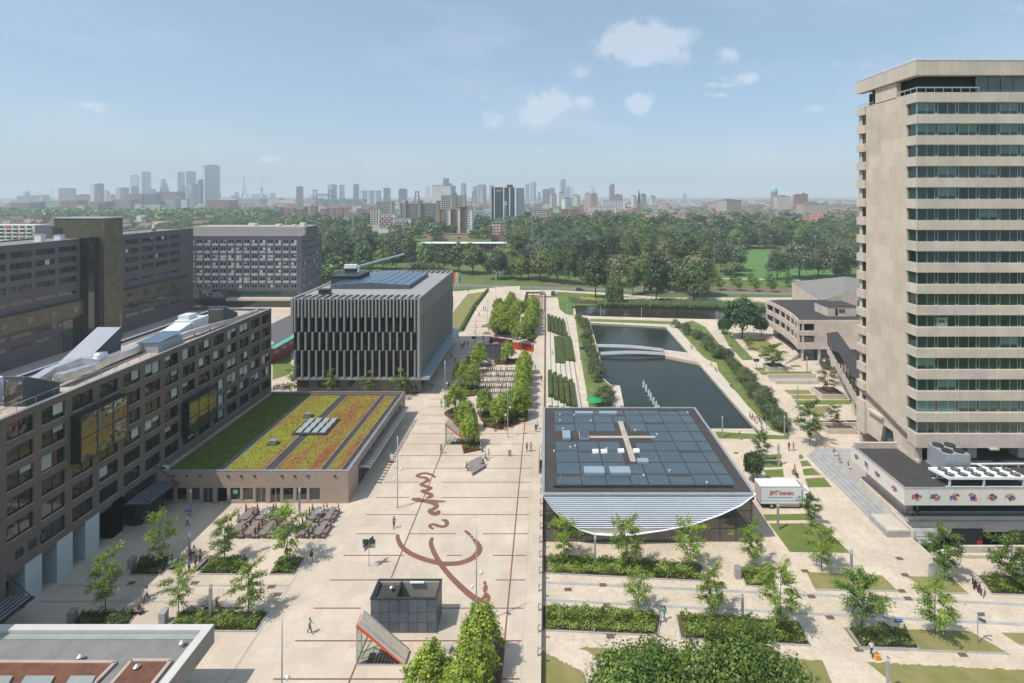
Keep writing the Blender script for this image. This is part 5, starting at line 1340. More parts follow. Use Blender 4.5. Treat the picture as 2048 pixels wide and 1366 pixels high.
p = at(1959,1087,78.0); MB().box(p.x-.3,77.9,p.z-.4,p.x+.3,78.08,p.z+.35).build('red_box', M['red'], Pd)
cw = thing('sunken_court_wall', 'low concrete wall round the sunken court below the podium', 'wall', (64,73,ZR))
MB().box(56.4,72.9,-1.4,80,73.2,.35).build('wall_slab', M['lightconcrete'], cw); MB().box(56.4,72.4,-1.1,80,72.9,-.55).build('wall_bench', M['lightconcrete'], cw)
MB().add([(52.4,72.9,-1.4),(56.4,72.9,-1.4),(56.4,73.2,-1.4),(52.4,73.2,-1.4),(52.4,72.9,-.6),(56.4,72.9,.35),(56.4,73.2,.35),(52.4,73.2,-.6)],[(3,2,1,0),(4,5,6,7),(0,1,5,4),(1,2,6,5),(2,3,7,6),(3,0,4,7)]).build('wall_wing', M['lightconcrete'], cw)
struct('court_floor', MB().sheet([court], -3.4), M['granite'])
struct('court_walls', walls(court, -3.4, ZR), M['concrete'])
for k in range(4):
 o = struct('terrace_step', MB().box(49.0+.75*k,77.0+.02*k,ZR-.02*k,58.0 if k == 3 else 49.75+.75*k+.02,101+.5*k,ZR+.17*(k+1)), M['granite'])
bxp = thing('stone_planter', 'shallow stone plinth with pale top at the end of the podium steps', 'plinth', (50.5,78,ZR))
MB().box(48.8,76.9,ZR,52.2,81.2,-.12).build('plinth_body', M['granite'], bxp); MB().box(49.0,77.1,-.12,52.0,81.0,-.06).build('plinth_top', M['lightconcrete'], bxp)
MB().box(52.2,76.4,ZR,52.42,81.5,.35).build('side_wall', M['concrete'], bxp)
for k in range(3): struct('terrace_step', MB().box(52.45,75.4+.45*k,ZR,54.6,78.15,ZR+.2*(k+1)), M['granite'])
struct('tiled_terrace', MB().box(52.6,83.5,ZR+.5,57.8,97.8,ZR+.72), mat('small_grey_tiles',srgb(196,186,176),.8,.05,.5,tex=slabs(.3,.09,.62,.04,'grid')))
for k, pts in enumerate((((55.5,98.0),(80,98.4)),((54.0,101.0),(54.4,112.0)),((54.4,112),(80,112.3)),((58.0,84.0),(58.25,98.0)))):
 (xa,ya),(xb,yb) = pts
 t = tag(MB().box(xa,ya,ZR,max(xb,xa+.3),max(yb,ya+.3),.55 if k < 3 else 1.4).build('concrete_wall', M['concrete'], None, loc=(xa,ya,ZR)), ('low concrete terrace wall between the podium and the bronze tree','low concrete wall running along the light well edge','low concrete wall at the far side of the light well','concrete side wall under the podium fascia')[k], 'wall')
t = thing('chiller_unit', 'grey cube-shaped chiller with louvred sides under the tower', 'air unit', (62,82,QH-.35))
bz = QH-.35
MB().box(60.4,81.3,bz+.25,64.2,85.2,bz+3.1).build('casing', mat('louvred_grey',srgb(170,176,180),.5,.05,.5,metal=.3,tex=chain(ribs(.16,.7,2,.35),ribs(.9,.7,0,.06))), t)
MB().box(60.2,81.1,bz,64.4,85.4,bz+.25).build('base', M['steel'], t)
for i in range(2):
 for j in range(2): MB().lathe([(.75,0),(.75,.22)],(61.4+1.85*i,82.3+1.9*j,bz+3.1),16).build('fan_ring', M['darkmetal'], t)
t = thing('fan_condenser', 'long white condenser table with two rows of fans on the podium roof', 'air unit', (62,79,bz))
x0, x1, y0, y1 = 57.3, 69.6, 77.7, 80.6
MB().add([(x0+.9,y0,bz+1.2),(x1,y0,bz+1.2),(x1-.5,y1,bz+1.2),(x0,y1,bz+1.2),(x0+.9,y0,bz+1.55),(x1,y0,bz+1.55),(x1-.5,y1,bz+1.55),(x0,y1,bz+1.55)],[(3,2,1,0),(4,5,6,7),(0,1,5,4),(1,2,6,5),(2,3,7,6),(3,0,4,7)]).build('casing', M['white'], t)
for i in range(6):
 for j in range(2):
  c = (x0+1.6+1.92*i, y0+.75+1.4*j, bz+1.55)
  o = MB().lathe([(.62,0),(.62,.1)],c,18).build('fan', M['darkmetal'], t)
  m_ = MB()
  for k in range(5): a = k*1.2566; m_.bar(c[:2]+(c[2]+.12,),(c[0]+.55*math.cos(a),c[1]+.55*math.sin(a),c[2]+.12),.16,.02)
  m_.build('fan_blade', M['steel'], o)
for x in (x0+1.2,(x0+x1)/2,x1-.4):
 for y in (y0+.2,y1-.3): MB().box(x-.12,y-.1,bz+.1,x+.12,y+.1,bz+1.2).build('leg', M['whitemetal'], t)
MB().box(x0+.6,y0+.1,bz+.02,x1,y0+.3,bz+.12).box(x0+.4,y1-.4,bz+.02,x1-.4,y1-.2,bz+.12).build('base_rail', M['whitemetal'], t)
t = thing('roof_pipe', 'long white pipe run across the podium roof', 'pipe', (70,82.5,bz))
MB().path([(64.5,83.6,bz+.5),(67,83.6,bz+.5),(84,83.8,bz+.5)],.16,8).path([(67,83.6,bz+.45),(68.6,81.0,bz+.45)],.14,8).build('pipe', M['whitemetal'], t)
m_ = MB()
for k in range(7): m_.box(65.5+2.6*k,83.4,bz,65.7+2.6*k,83.9,bz+.35)
m_.build('pipe_support', M['steel'], t)
pal = [srgb(222,60,40), srgb(240,190,40), srgb(30,110,190), srgb(20,60,130), srgb(40,170,190), srgb(236,120,40), srgb(30,40,60), srgb(60,150,80), srgb(200,40,110)]
pm = [mat('mosaic_colour_%d' % i, c, .45, .06, 2) for i, c in enumerate(pal)]
def mosaic(f, u, z, s, seed, lab):
 r = random.Random(seed)
 t = thing('mosaic', lab, 'mosaic', f(u,-.01,z), group='mosaics on the podium fascia')
 def blob(du, dz, ru, rz, rot, m, lift):
  pts = []
  for k in range(11):
   a = 2*math.pi*k/11; q = 1+r.uniform(-.22,.22); x, y = ru*math.cos(a)*q, rz*math.sin(a)*q
   pts.append(f(u+du+x*math.cos(rot)-y*math.sin(rot), -.012-lift*.004, z+dz+x*math.sin(rot)+y*math.cos(rot)))
  MB().poly(pts if f(1,0,0)[0] else pts[::-1]).build('mosaic_shard', m, t)
 ang = r.uniform(-.9,.9); ca, sa = math.cos(ang), math.sin(ang)
 ks = r.sample(range(9), 9); l = 0
 for du, dz, a, b, ro, m in ((0,0,.62,.36,0,ks[0]),(-.35,.05,.34,.30,.2,ks[1]),(.45,-.05,.36,.2,.9,ks[2]),(.5,.15,.3,.14,-.8,ks[3]),(-.05,.32,.28,.14,.5,ks[4]),(.05,-.34,.34,.12,-.3,ks[5]),
 (.12,.02,.2,.16,.4,ks[6]),(-.3,.08,.16,.15,0,ks[7]),(-.3,.08,.07,.07,0,6),(-.55,-.2,.16,.1,.6,ks[8])):
  l += 1; blob((du*ca-dz*sa)*s*1.15, (du*sa+dz*ca)*s*1.1, a*s, b*s, ro+ang, pm[m], l)
names = ['leftmost','second from the left','third from the left','fourth from the left','fifth from the left','rightmost']
for i in range(6): mosaic(fY(QY0), QX0+1.75+2.68*i, 4.85, .95, 40+i, 'colourful mosaic creature on the front fascia, %s there' % names[i])
names = ['nearest the corner','second from the corner','third from the corner','farthest from the corner']
for i, y in enumerate((79.0,83.0,85.8,88.6)): mosaic(fX(QX0,-1), y, 4.85, .85, 60+i, 'colourful mosaic creature on the side fascia, %s' % names[i])
# ================================================================== curved concrete law building and its hall
CL = ((1500,540), 6.208)
def cl(x, y): return (CL[0][0]+x/CL[1], CL[0][1]+y/CL[1])
Ln = 158.0
x_c, x_r = at(*cl(590,0),Ln).x, at(1760,0,Ln).x
zr, zb_ = at(*cl(0,625),Ln).z, at(*cl(0,985),Ln).z
Lw = thing('curved_concrete_building', 'low concrete faculty building with curved corner and three recessed window bands', 'building', (x_c+10,Ln,ZR))
def plan(inset=0.0):
 P = []
 p0, p2 = G(*cl(205,380),zr), Vector((x_c,Ln,zr))
 p1 = Vector((p0.x+.6,(p0.y*.42+p2.y*.58),zr))
 for k in range(13):
  s = k/12; q = (1-s)**2*p0+2*s*(1-s)*p1+s*s*p2
  P.append((q.x+inset,q.y+inset*.6))
 return P
W0 = plan(); far = W0[0]
def shell(nm, z0, z1, inset, m, parent=Lw):
 c = plan(inset); pts = c+[(x_r,Ln+inset*.6),(x_r,far[1]+2),(far[0]+inset+6,far[1]+2)]
 return MB().prism(pts, z0, z1).build(nm, m, parent)
fh = (zr-zb_)
b = [zr-fh*k for k in (0,.12,.36,.53,.77,1.0)]
shell('parapet_band', b[1], b[0], 0, M['concrete'])
shell('window_band', b[2], b[1], .55, M['glassdark'])
shell('floor_band', b[3], b[2], .02, M['concrete'])
shell('window_band', b[4], b[3], .55, M['glassdark'])
shell('floor_band', b[5], b[4], .04, M['concrete'])
shell('ground_floor', ZR, b[5], 3.2, M['glassblue'])
MB().prism(plan(.5)+[(x_r,Ln+.5),(x_r,far[1]+1.6),(far[0]+6,far[1]+1.6)], zr, zr+.03).build('roof', M['roofdark'], Lw)
m_ = MB()
for p, q in zip(W0, W0[1:]): m_.bar((p[0]+.25,p[1]+.15,zr+.12),(q[0]+.25,q[1]+.15,zr+.12),.35,.2)
m_.build('parapet_cap', M['lightconcrete'], Lw)
for zz0, zz1 in ((b[2],b[1]),(b[4],b[3])):
 for k in range(0,13,2):
  p = W0[k]; MB().box(p[0]+.12,p[1]+.1,zz0,p[0]+.75,p[1]+.8,zz1).build('pier', M['concrete'], Lw)
 for k in range(5):
  xa, xb = at(*cl(650+0,0),Ln).x, 0
 xa = at(*cl(648,0),Ln).x; MB().box(xa,Ln+.1,zz0,xa+.6,Ln+.7,zz1).build('pier', M['lightconcrete'], Lw)
 xa = at(*cl(805,0),Ln).x; MB().box(xa,Ln+.03,zz0,x_r,Ln+2,zz1).build('wall_panel', M['concrete_panel'], Lw)
for px in (662,872):
 x = at(*cl(px,0),Ln).x; MB().box(x-.3,Ln+.4,ZR,x+.3,Ln+1,b[5]).build('column', M['lightconcrete'], Lw)
xa, xb = at(*cl(860,0),Ln+10).x, at(*cl(1205,0),Ln+10).x
MB().box(xa,Ln+5,zr+.03,xb,Ln+13,zr+3.0).build('roof_house', M['concrete'], Lw); MB().box(xa-.2,Ln+4.8,zr+3.0,xb+.2,Ln+13.2,zr+3.15).build('roof_house_roof', M['roofdark'], Lw)
MB().box(xa+2.3,Ln+4.9,zr+.4,xa+3.0,Ln+4.99,zr+2.4).build('roof_door', M['interior'], Lw); MB().box(xa+3.4,Ln+4.9,zr+1.2,xa+5.2,Ln+4.99,zr+2.2).build('roof_window', M['glassdark'], Lw)
sk = thing('glazed_footbridge', 'glazed concrete footbridge between the curved building and the tower', 'bridge', (82,145,0))
p0, p1 = at(*cl(955,850),150), at(*cl(1400,1110),106)
d0 = Vector((p0.x,150,0)); d1 = Vector((p1.x,106,0)); zb0, zb1 = at(*cl(950,925),150).z, at(*cl(950,925),150).z
w_ = Vector((3.6,1.2,0))
def span_box(nm, za, zb2, grow, m):
 a, b2 = d0-w_*grow, d1-w_*grow; c, d = d1+w_*(1+grow), d0+w_*(1+grow)
 MB().prism([(a.x,a.y),(b2.x,b2.y),(c.x,c.y),(d.x,d.y)], za, zb2).build(nm, m, sk)
span_box('bridge_girder', zb0-2.2, zb0, 0, M['concrete'])
span_box('bridge_glazing', zb0, zb0+3.0, -.03, M['glassdark'])
span_box('bridge_roof', zb0+3.0, zb0+3.25, .04, M['roofdark'])
m_ = MB()
for k in range(12):
 q = d0+(d1-d0)*(k+.5)/12; m_.box(q.x-.05,q.y-.05,zb0,q.x+.05,q.y+.05,zb0+3.0)
m_.build('bridge_mullion', M['darkmetal'], sk)
for s in (.28,.7):
 q = d0+(d1-d0)*s+w_*.5; MB().box(q.x-.6,q.y-.6,ZR,q.x+.6,q.y+.6,zb0-2.2).build('bridge_pier', M['concrete'], sk)
Hy = 196.0
Hl = thing('folded_roof_hall', 'concrete hall with folded grey roof behind the curved building', 'building', (115,Hy,ZR))
pts = {'l':cl(520,150),'p':cl(1180,80),'v':cl(880,385),'r':cl(1370,110),'m':cl(1140,305),'e':cl(1700,200)}
hp = {'l':at(*pts['l'],236),'p':at(*pts['p'],232),'v':at(*pts['v'],190),'m':at(*pts['m'],196),'e':at(*pts['e'],205),'rb':at(*cl(1800,160),240)}
MB().add([hp['l'],hp['v'],hp['m'],hp['p']],[(0,1,2,3)]).add([hp['m'],hp['e'],hp['rb'],hp['p']],[(0,1,2,3)]).build('folded_roof', mat('grey_sheet_roof',srgb(132,128,122),.8,.06,.2,tex=ribs(2.2,.95,0,.04)), Hl)
m_ = MB()
for a_, b_ in (('l','v'),('v','m'),('m','e'),('rb','p'),('p','l')):
 A, B = hp[a_], hp[b_]; m_.quad((A.x,A.y,ZR),(B.x,B.y,ZR),(B.x,B.y,B.z-.05),(A.x,A.y,A.z-.05))
m_.build('wall', M['concrete'], Hl)
q = at(*cl(1300,415),199.5); MB().box(q.x-3,199,q.z-3.2,q.x+9,199.8,q.z+1.0).build('stair_glazing', M['glassblue'], Hl)
def stone_box(px0, py0, px1, py1, h, lab, name='stone_planter'):
 a, b_ = G(px0,py0,ZR), G(px1,py1,ZR)
 t = thing(name, lab, 'planter', ((a.x+b_.x)/2,(a.y+b_.y)/2,ZR))
 MB().box(a.x,a.y,ZR,b_.x,b_.y,ZR+h).build('planter_wall', M['lightconcrete'], t); MB().box(a.x+.25,a.y+.25,ZR+h-.02,b_.x-.25,b_.y-.25,ZR+h+.03).build('soil', M['soilbrown'], t)
 return t
stone_box(1537,742.5,1560,733,1.1,'square stone planter holding the round tree near the curved building')
stone_box(1644,799,1668,783,1.2,'square stone planter holding the bronze conifer')
stone_box(1655,868,1690,850,1.0,'square stone planter beside the dark light well')
t = thing('light_well', 'dark rectangular light well with concrete rim beside the tower', 'light well', G(1700,860,ZR))
a, b_ = G(1690,862,ZR), G(1790,848,ZR); MB().box(a.x,a.y,ZR,b_.x,b_.y,ZR+.9).build('rim', M['concrete'], t); MB().box(a.x+.3,a.y+.3,ZR+.85,b_.x-.3,b_.y-.3,ZR+.93).build('well_cover', M['interior'], t)  # flat dark sheet on the solid rim block, in place of an open well
for k, (y0, y1) in enumerate(((756.5,751),(768.5,762))):
 a, b_ = G(1536+16*k,y0,ZR), G(1632+6*k,y0-.1,ZR); tag(MB().box(a.x,a.y,ZR,b_.x,a.y+.35,ZR+1.1-.2*k).build('concrete_wall', M['lightconcrete'], None, loc=(a.x,a.y,ZR)), ('back concrete wall of the sunken ramp by the curved building','front concrete wall of the sunken ramp by the curved building')[k], 'wall')
a, b_ = G(1540,760,ZR), G(1634,759,ZR); struct('sunken_ramp', MB().sheet([[(a.x,a.y-1.2),(b_.x,a.y-1.2),(b_.x,a.y+1.2),(a.x,a.y+1.2)]], ZR+.012), M['granite'])
sx = G(1650,738,ZR); t = thing('metal_sphere', 'dark metal sphere sculpture on the steps behind the bronze conifer', 'sculpture', sx)
m_ = MB(); prof = [(max(.02,1.5*math.sin(math.pi*k/10)),1.5-1.5*math.cos(math.pi*k/10)) for k in range(11)]; m_.lathe(prof,(sx.x,sx.y,ZR+.3),18).build('sphere', mat('bronze',(.12,.11,.10),.35,.3,2,metal=.6), t, smooth=True); MB().lathe([(.5,0),(.5,.35)],sx,12).build('base', M['granite'], t)
for k in range(4):
 a, b_, c, d = [G(*cl(*q),ZR) for q in ((800+10*k,1175-4*k),(1345,1365-12*k),(1430,1340-12*k),(870,1160-4*k))]
 struct('stone_step', MB().prism([(a.x+.35*k,a.y),(b_.x+.4*k,b_.y),(b_.x+4,b_.y+1),(d.x+1.5,d.y+.5)], ZR, ZR+.16*(k+1)), M['granite'])
a = [G(*cl(*q),ZR) for q in ((880,1150),(920,1095),(1110,1100),(1430,1270),(1430,1340),(1345,1360))]
struct('stone_terrace', MB().prism(XY(a), ZR, ZR+.62), M['granite'])
st = thing('slanted_stair', 'slanted white stone stair block under the curved building', 'stair', G(*cl(520,1120),ZR))
for k in range(6):
 a = [G(*cl(*q),ZR) for q in ((385+10*k,1110),(560,1045-2*k),(635,1090),(425+30*k,1175-14*k))]
 MB().prism(XY(a), ZR+.2*k, ZR+.2*(k+1)).build('tread', M['lightconcrete'], st)
# ================================================================== hedged steps between the deck and the pond path
SXa, SXb = .1, 8.2
stp = []
for (ya, yb) in ((106.5,118),(118,137),(137,152),(152,172),(172,193),(193,215)):
 for k in range(6):
  z1 = -ZR*-1*0 - (k+1)*(1/6.5)
  o = struct('stone_step', MB().box(SXa+1.35*k,ya,ZR,SXa+1.35*(k+1)-.0,yb-.01,-.02-(k)*.15), M['lightconcrete'])
  struct('step_edge', MB().box(SXa+1.35*(k+1)-.12,ya,-.02-k*.15,SXa+1.35*(k+1)-.01,yb-.01,-.012-k*.15), M['darkmetal'])
# ================================================================== vegetation
def np_quads(name, V, m):
 """V: (n,4,3) array -> mesh of n separate quads"""
 n = len(V); me = bpy.data.meshes.new(name)
 me.vertices.add(n*4); me.vertices.foreach_set('co', V.reshape(-1).astype(np.float32))
 me.loops.add(n*4); me.loops.foreach_set('vertex_index', np.arange(n*4, dtype=np.int32))
 me.polygons.add(n); me.polygons.foreach_set('loop_start', np.arange(0, n*4, 4, dtype=np.int32))
 me.materials.append(m); me.update(calc_edges=True)
 return me
def unit(a): return a/np.maximum(np.linalg.norm(a, axis=-1, keepdims=True), 1e-9)
def leaf_quads(C, Nn, L, W, rg, spin=None):
 """rhombic leaves at C with normals Nn, half length L and half width W"""
 n = len(C); Nn = unit(Nn)
 t = unit(np.cross(Nn, rg.normal(size=(n,3)))) if spin is None else unit(spin-Nn*np.sum(spin*Nn, -1, keepdims=True))
 b = np.cross(Nn, t)
 k = rg.uniform(.65,1.35,(n,1))
 return np.stack([C-t*L*k, C-b*W*k+t*L*k*.1, C+t*L*k, C+b*W*k+t*L*k*.1], 1)
def crown(seed, H, z0, Rr, nc, per, cr, L, W=None, shape='round', lobes=.2, inner=.5):
 rg = np.random.default_rng(seed)
 d = unit(rg.normal(size=(nc,3)))
 d[:,2] = np.where(d[:,2] < -.55, -d[:,2], d[:,2])
 rad = rg.uniform(inner, 1.0, (nc,1))**.6
 th = np.arctan2(d[:,1], d[:,0]); ph = rg.uniform(0,6.28,3)
 lob = 1+lobes*(np.sin(2*th+ph[0])*np.cos(3*d[:,2]+ph[1])+.6*np.sin(5*th+4*d[:,2]+ph[2]))
 c = d*rad*lob[:,None]
 zc_, hz = (H+z0)/2, (H-z0)/2
 if shape == 'ovoid':
  s = (c[:,2:3]+1)/2; c[:,:2] *= (1.08-.5*np.clip(s,0,1)**2.4)
 if shape == 'cone':
  s = (c[:,2:3]+1)/2; c[:,:2] *= (1.15-1.0*np.clip(s,0,1))
 P = np.stack([c[:,0]*Rr, c[:,1]*Rr, zc_+c[:,2]*hz], 1)
 off = rg.normal(size=(nc,per,3))*cr; off[:,:,2] *= .75
 if shape == 'ovoid': off[:,:,2] *= 1.7
 Cc = (P[:,None,:]+off).reshape(-1,3)
 out = unit(np.stack([c[:,0], c[:,1], c[:,2]*.8+.25], 1))
 Nn = (unit(off)*.8+out[:,None,:]*.75+rg.normal(size=off.shape)*.42+np.array([0,0,.2])).reshape(-1,3)
 keep = Cc[:,2] > z0*.6
 return leaf_quads(Cc[keep], Nn[keep], L, W or L*.62, rg)
def weeping(seed, H, Rr, n, L):
 rg = np.random.default_rng(seed); th = rg.uniform(0,6.28,n); r = Rr*np.sqrt(rg.uniform(.05,1,n))
 top = H*(1-.32*(r/Rr)**2)*rg.uniform(.9,1,n); drop = rg.uniform(0,1,n)**.8*(H*.62)*(.35+.65*r/Rr)
 lob = 1+.18*np.sin(4*th+1); C_ = np.stack([np.cos(th)*r*lob, np.sin(th)*r*lob, np.maximum(top-drop,.5)], 1)
 Nn = np.stack([np.cos(th), np.sin(th), .5+0*th], 1)+rg.normal(size=(n,3))*.45
 return leaf_quads(C_, Nn, L, L*.32, rg, spin=np.tile(np.array([0,0,1.]),(n,1))+rg.normal(size=(n,3))*.15)
def trunk_mesh(H, r, seed, branches=5, z0=.35, spread=.5, m=None):
 r_ = random.Random(seed); mb = MB(); pts = [Vector((0,0,-.1))]; k = 5
 for i in range(1, k+1): pts.append(Vector((r_.uniform(-.02,.02)*H, r_.uniform(-.02,.02)*H, H*.8*i/k)))
 for i in range(k): mb.tube(pts[i], pts[i+1], r*(1-.8*i/k), r*(1-.8*(i+1)/k), 7, cap=(i == 0))
 for i in range(branches):
  s = r_.uniform(z0, .75); p = pts[0].lerp(pts[-1], s); a = r_.uniform(0,6.28)+i*6.28/branches
  q = p+Vector((math.cos(a)*spread, math.sin(a)*spread, r_.uniform(.25,.6)*spread))*H*.5*(1.1-s)
  mb.tube(p, q, r*(1-.8*s)*.6, r*.08, 5, cap=False)
 return mb.mesh('trunk', m or M['bark'], True)
def tree_proto(name, trunk, crown_me, crown_name='crown'):
 o = link(name, None); link('trunk', trunk, o); link(crown_name, crown_me, o)
 o.location = (0,0,-400)
 return o
def young_tree(seed, H, m, dense=1.0):
 """airy young street tree: straight stem, tiers of branches carrying drooping feathered leaves"""
 rg = np.random.default_rng(seed); r_ = random.Random(seed)
 mb = MB(); mb.tube((0,0,-.1),(0,0,H*.55),.085,.055,7).tube((0,0,H*.55),(0,0,H*.97),.055,.012,6)
 Cs, Ns, Sp = [], [], []
 nb = 24
 for i in range(nb):
  s = .24+.74*i/(nb-1); z = H*s; a = i*2.399+r_.uniform(-.5,.5)
  prof = math.sin(math.pi*min(1,max(0,(1.02-s)/.86))**.8)
  ln = H*.36*(.35+.8*prof)*r_.uniform(.7,1.25)
  if s > .9: ln = H*.12
  up = r_.uniform(.05,.5)+(.55 if s > .8 else 0)
  p0 = np.array([0,0,z]); dr = np.array([math.cos(a), math.sin(a), up]); dr /= np.linalg.norm(dr)
  p1 = p0+dr*ln
  mb.tube(p0, p1, .026*(1.2-s), .006, 4, cap=False)
  n = int(115*dense*ln/(H*.3))
  t = rg.uniform(.22,1.08,n)**.8
  off = rg.normal(size=(n,3))*np.array([.27,.27,.16])*H/6.5*(.5+.8*t[:,None])
  c = p0+dr*ln*t[:,None]+off; c[:,2] -= .10*H*(t**2)*.6
  Cs.append(c); Ns.append(rg.normal(size=(n,3))*.55+np.array([0,0,1.0])+dr*.15); Sp.append(np.tile(dr*np.array([1,1,.1]),(n,1))+off*1.5+np.array([0,0,-.35]))
 C_, N_, S_ = map(np.concatenate, (Cs,Ns,Sp))
 V = leaf_quads(C_, N_, .155*H/6.5, .07*H/6.5, rg, spin=S_+rg.normal(size=S_.shape)*.25)
 return mb.mesh('trunk', M['stem'], True), np_quads('crown', V, m)
NTH = ['first','second','third','fourth','fifth','sixth','seventh','eighth','ninth','tenth','eleventh','twelfth','thirteenth','fourteenth','fifteenth','sixteenth','seventeenth','eighteenth','nineteenth','twentieth']
NTH += ['twenty-'+w for w in NTH[:9]]+['thirtieth']
YT = [tree_proto('young_tree', *young_tree(100+i, 6.5, M['leafyoung'], 1.0+.25*(i % 2))) for i in range(4)]
YD = [tree_proto('young_tree', *young_tree(120+i, 6.5, M['leafyoungdark'], 1.5)) for i in range(3)]
PT = [tree_proto('plaza_tree', trunk_mesh(6.2,.11,i,4,.2,.3,M['stem']), np_quads('crown', crown(200+i,6.3,.75,2.25,230,32,.2,.14,.08,'ovoid',.2,.35), M['leafplaza'])) for i in range(4)]
def plant(protos, i, px, py, top, z, lab, group, cat='tree', H0=6.5, wide=1.0):
 p = G(px,py,z); h = (py-top)*p.y/F
 k = h/H0
 return put(protos[i % len(protos)], USED, p, rz=(i*1.7) % 6.28, sc=(k*wide*.84,k*wide*.84,k), label=lab, cat=cat, group=group)
YL = [(320,1133,1027,0,'young feathery tree in the shaded bed nearest the arcade',0,.8),(449,1124,1035,0,'sparse yellowish young tree behind the group of standing people',1,.95),(574,1127,1016,0,'young tree in the small bed beside the picnic tables',0,.95),
 (211,1221,1105,0,'young tree standing in the building shade at the bottom left',1,.8),(357,1231,1133,0,'left young tree in the wide bed with a bench',2,.85),(497,1231,1128,0,'right young tree in the wide bed with a bench',3,.95),
 (1128,1119,1038,ZR,'leftmost young tree in front of the louvred pavilion',0,1.0),(1255,1139,1041,ZR,'second young tree in front of the louvred pavilion',3,1.0),(1381,1139,1047,ZR,'third young tree in front of the louvred pavilion',2,1.0),(1504,1134,1050,ZR,'young tree in the small hedge bed by the pavilion corner',1,.95),
 (1277,1222,1145,ZR,'young tree over the left hedge bed by the two people in blue',2,1.1),(1422,1232,1142,ZR,'pale young tree between the service road and the right hedge bed',1,1.1),(1561,1261,1135,ZR,'tall drooping young tree at the right end of the hedge bed',3,.9),
 (1643,1141,1053,ZR,'pale young tree on the dry lawn near the truck',0,1.05),(1870,1269,1163,ZR,'sparse young tree on the dry lawn beside the sign post',1,1.1)]
DL = [(1889,1155,1060,ZR,'dark green tree on the lawn in front of the sunken court wall',0,1.0),(2024,1172,1070,ZR,'dark green tree cut by the right picture edge',1,1.1),(1725,1252,1150,ZR,'full dark green tree over the hedge at the bottom right',2,1.15),
 (1623,1050,992,ZR,'small dense tree in front of the truck cab',0,.95),(1619,890,806,ZR,'tall slim tree beside the terrace wall of the tower',1,.85),(1524,928,865,ZR,'slim dark tree behind the white truck',2,.7)]
for i, (x, y, tp_, z, lab, k, wd) in enumerate(YL): plant(YT, k, x, y, tp_, z, lab, 'young trees in the planting beds', wide=wd)
for i, (x, y, tp_, z, lab, k, wd) in enumerate(DL): plant(YD, k, x, y, tp_, z, lab, 'dark young trees on the lawns', wide=wd)
RT2 = [tree_proto('round_tree', trunk_mesh(6,.16,40+i,5,.25,.4), np_quads('crown', crown(240+i,6,1.0,2.6,230,30,.3,.2,.13,'round',.14,.4), M['leafdark'])) for i in range(2)]
plant(RT2, 0, 1507, 965, 905, ZR, 'dense rounded tree directly behind the truck at the pavilion corner', None, H0=6, wide=.85)
plant(RT2, 1, 1484, 677, 600, ZR, 'large round dark tree beside the canal and the curved building', None, H0=6, wide=1.15)
plant(RT2, 0, 1523, 672, 635, ZR, 'small round bush tree right of the large round dark tree', None, H0=6, wide=.9)
plant(YD, 1, 1546, 738, 690, ZR, 'round green tree in the stone planter near the curved building', None, wide=1.35)
plant(RT2, 1, 1447, 668, 637, ZR, 'small dark tree tucked against the large round tree', None, H0=6, wide=.9)
BC = tree_proto('bronze_conifer', *young_tree(150, 6.5, M['leafbrown'], 1.2))
plant([BC], 0, 1655, 793, 732, ZR, 'bronze coloured conical tree in a stone planter by the terrace steps', None, wide=.9)
plant([BC], 1, 1669, 858, 812, ZR, 'thin bronze tree beside the dark light well', None, wide=.9)
plant(YT, 2, 1497, 700, 668, ZR, 'thin pale sapling on the dry grass by the curved building', None)
for k, (x, y, tp_) in enumerate(((590,781,732),(663,783,738),(737,783,741),(803,784,737))):
 plant(YT, k, x, y+6, tp_, 0, ('leftmost','second','third','rightmost')[k]+' small tree in front of the fin-clad building', 'small trees before the fin-clad building', wide=1.0)
PP = [(939,892,'front tree of the long planter beside the glass stair hood'),(931,862,'second tree of the long planter beside the glass stair hood'),(910,828,'left tree at the back end of the long planter'),(969,833,'tree at the left end of the right planter below the bicycle racks'),
 (1000,851,'tree at the front point of the right planter below the bicycle racks'),(1035,838,'tree at the right end of the planter below the bicycle racks'),(1018,836,'tree squeezed between two others below the bicycle racks'),
 (944,781,'right tree of the pair left of the bicycle racks'),(925,774,'left tree of the pair left of the bicycle racks'),(948,745,'single tree left of the rearmost bicycle racks'),(1015,727,'single tree behind the bicycle racks beside the dark box'),
 (958,732,'small tree beside the red edged stair hood')]
for i, (x, y, lab) in enumerate(PP):
 p = G(x,y,0); put(PT[i % 4], USED, p, rz=i*1.3, sc=(.92+.05*(i % 3)), label=lab, cat='tree', group='plaza trees in planters')
for i in range(7):
 p = (-5.6, 116.6+4.6*i, 0)
 put(PT[(i+1) % 4], USED, p, rz=i*2.1, sc=.95+.06*(i % 2), label='%s tree from the near end of the tight row right of the bicycle racks' % NTH[i], cat='tree', group='row of trees right of the bicycle racks')
for i in range(9):
 p = (-5.2, 184+4.6*i, 0)
 put(PT[(i+2) % 4], USED, p, rz=i*2.3, sc=1.1+.06*(i % 2), label='%s tree from the near end of the far row left of the hedged steps' % NTH[i], cat='tree', group='far row of plaza trees')
for i, (x, y) in enumerate(((1023,618),(997,634),(1037,639),(1053,637),(993,657),(1008,652),(1026,652),(991,672),(1008,674),(1031,677),(1042,687),(1016,636),(1003,642),(1020,664),(998,666))):
 put(PT[i % 4], USED, G(x,y,0), rz=i*1.9, sc=1.12+.05*(i % 3), label='%s of the bright trees in the cluster at the far plaza end' % ['back middle','back left','back right','rightmost back','left middle','inner middle','inner right','left front','front middle','front right','rightmost front','inner back','inner left','central','inner front left'][i], cat='tree', group='cluster of trees at the far plaza end')
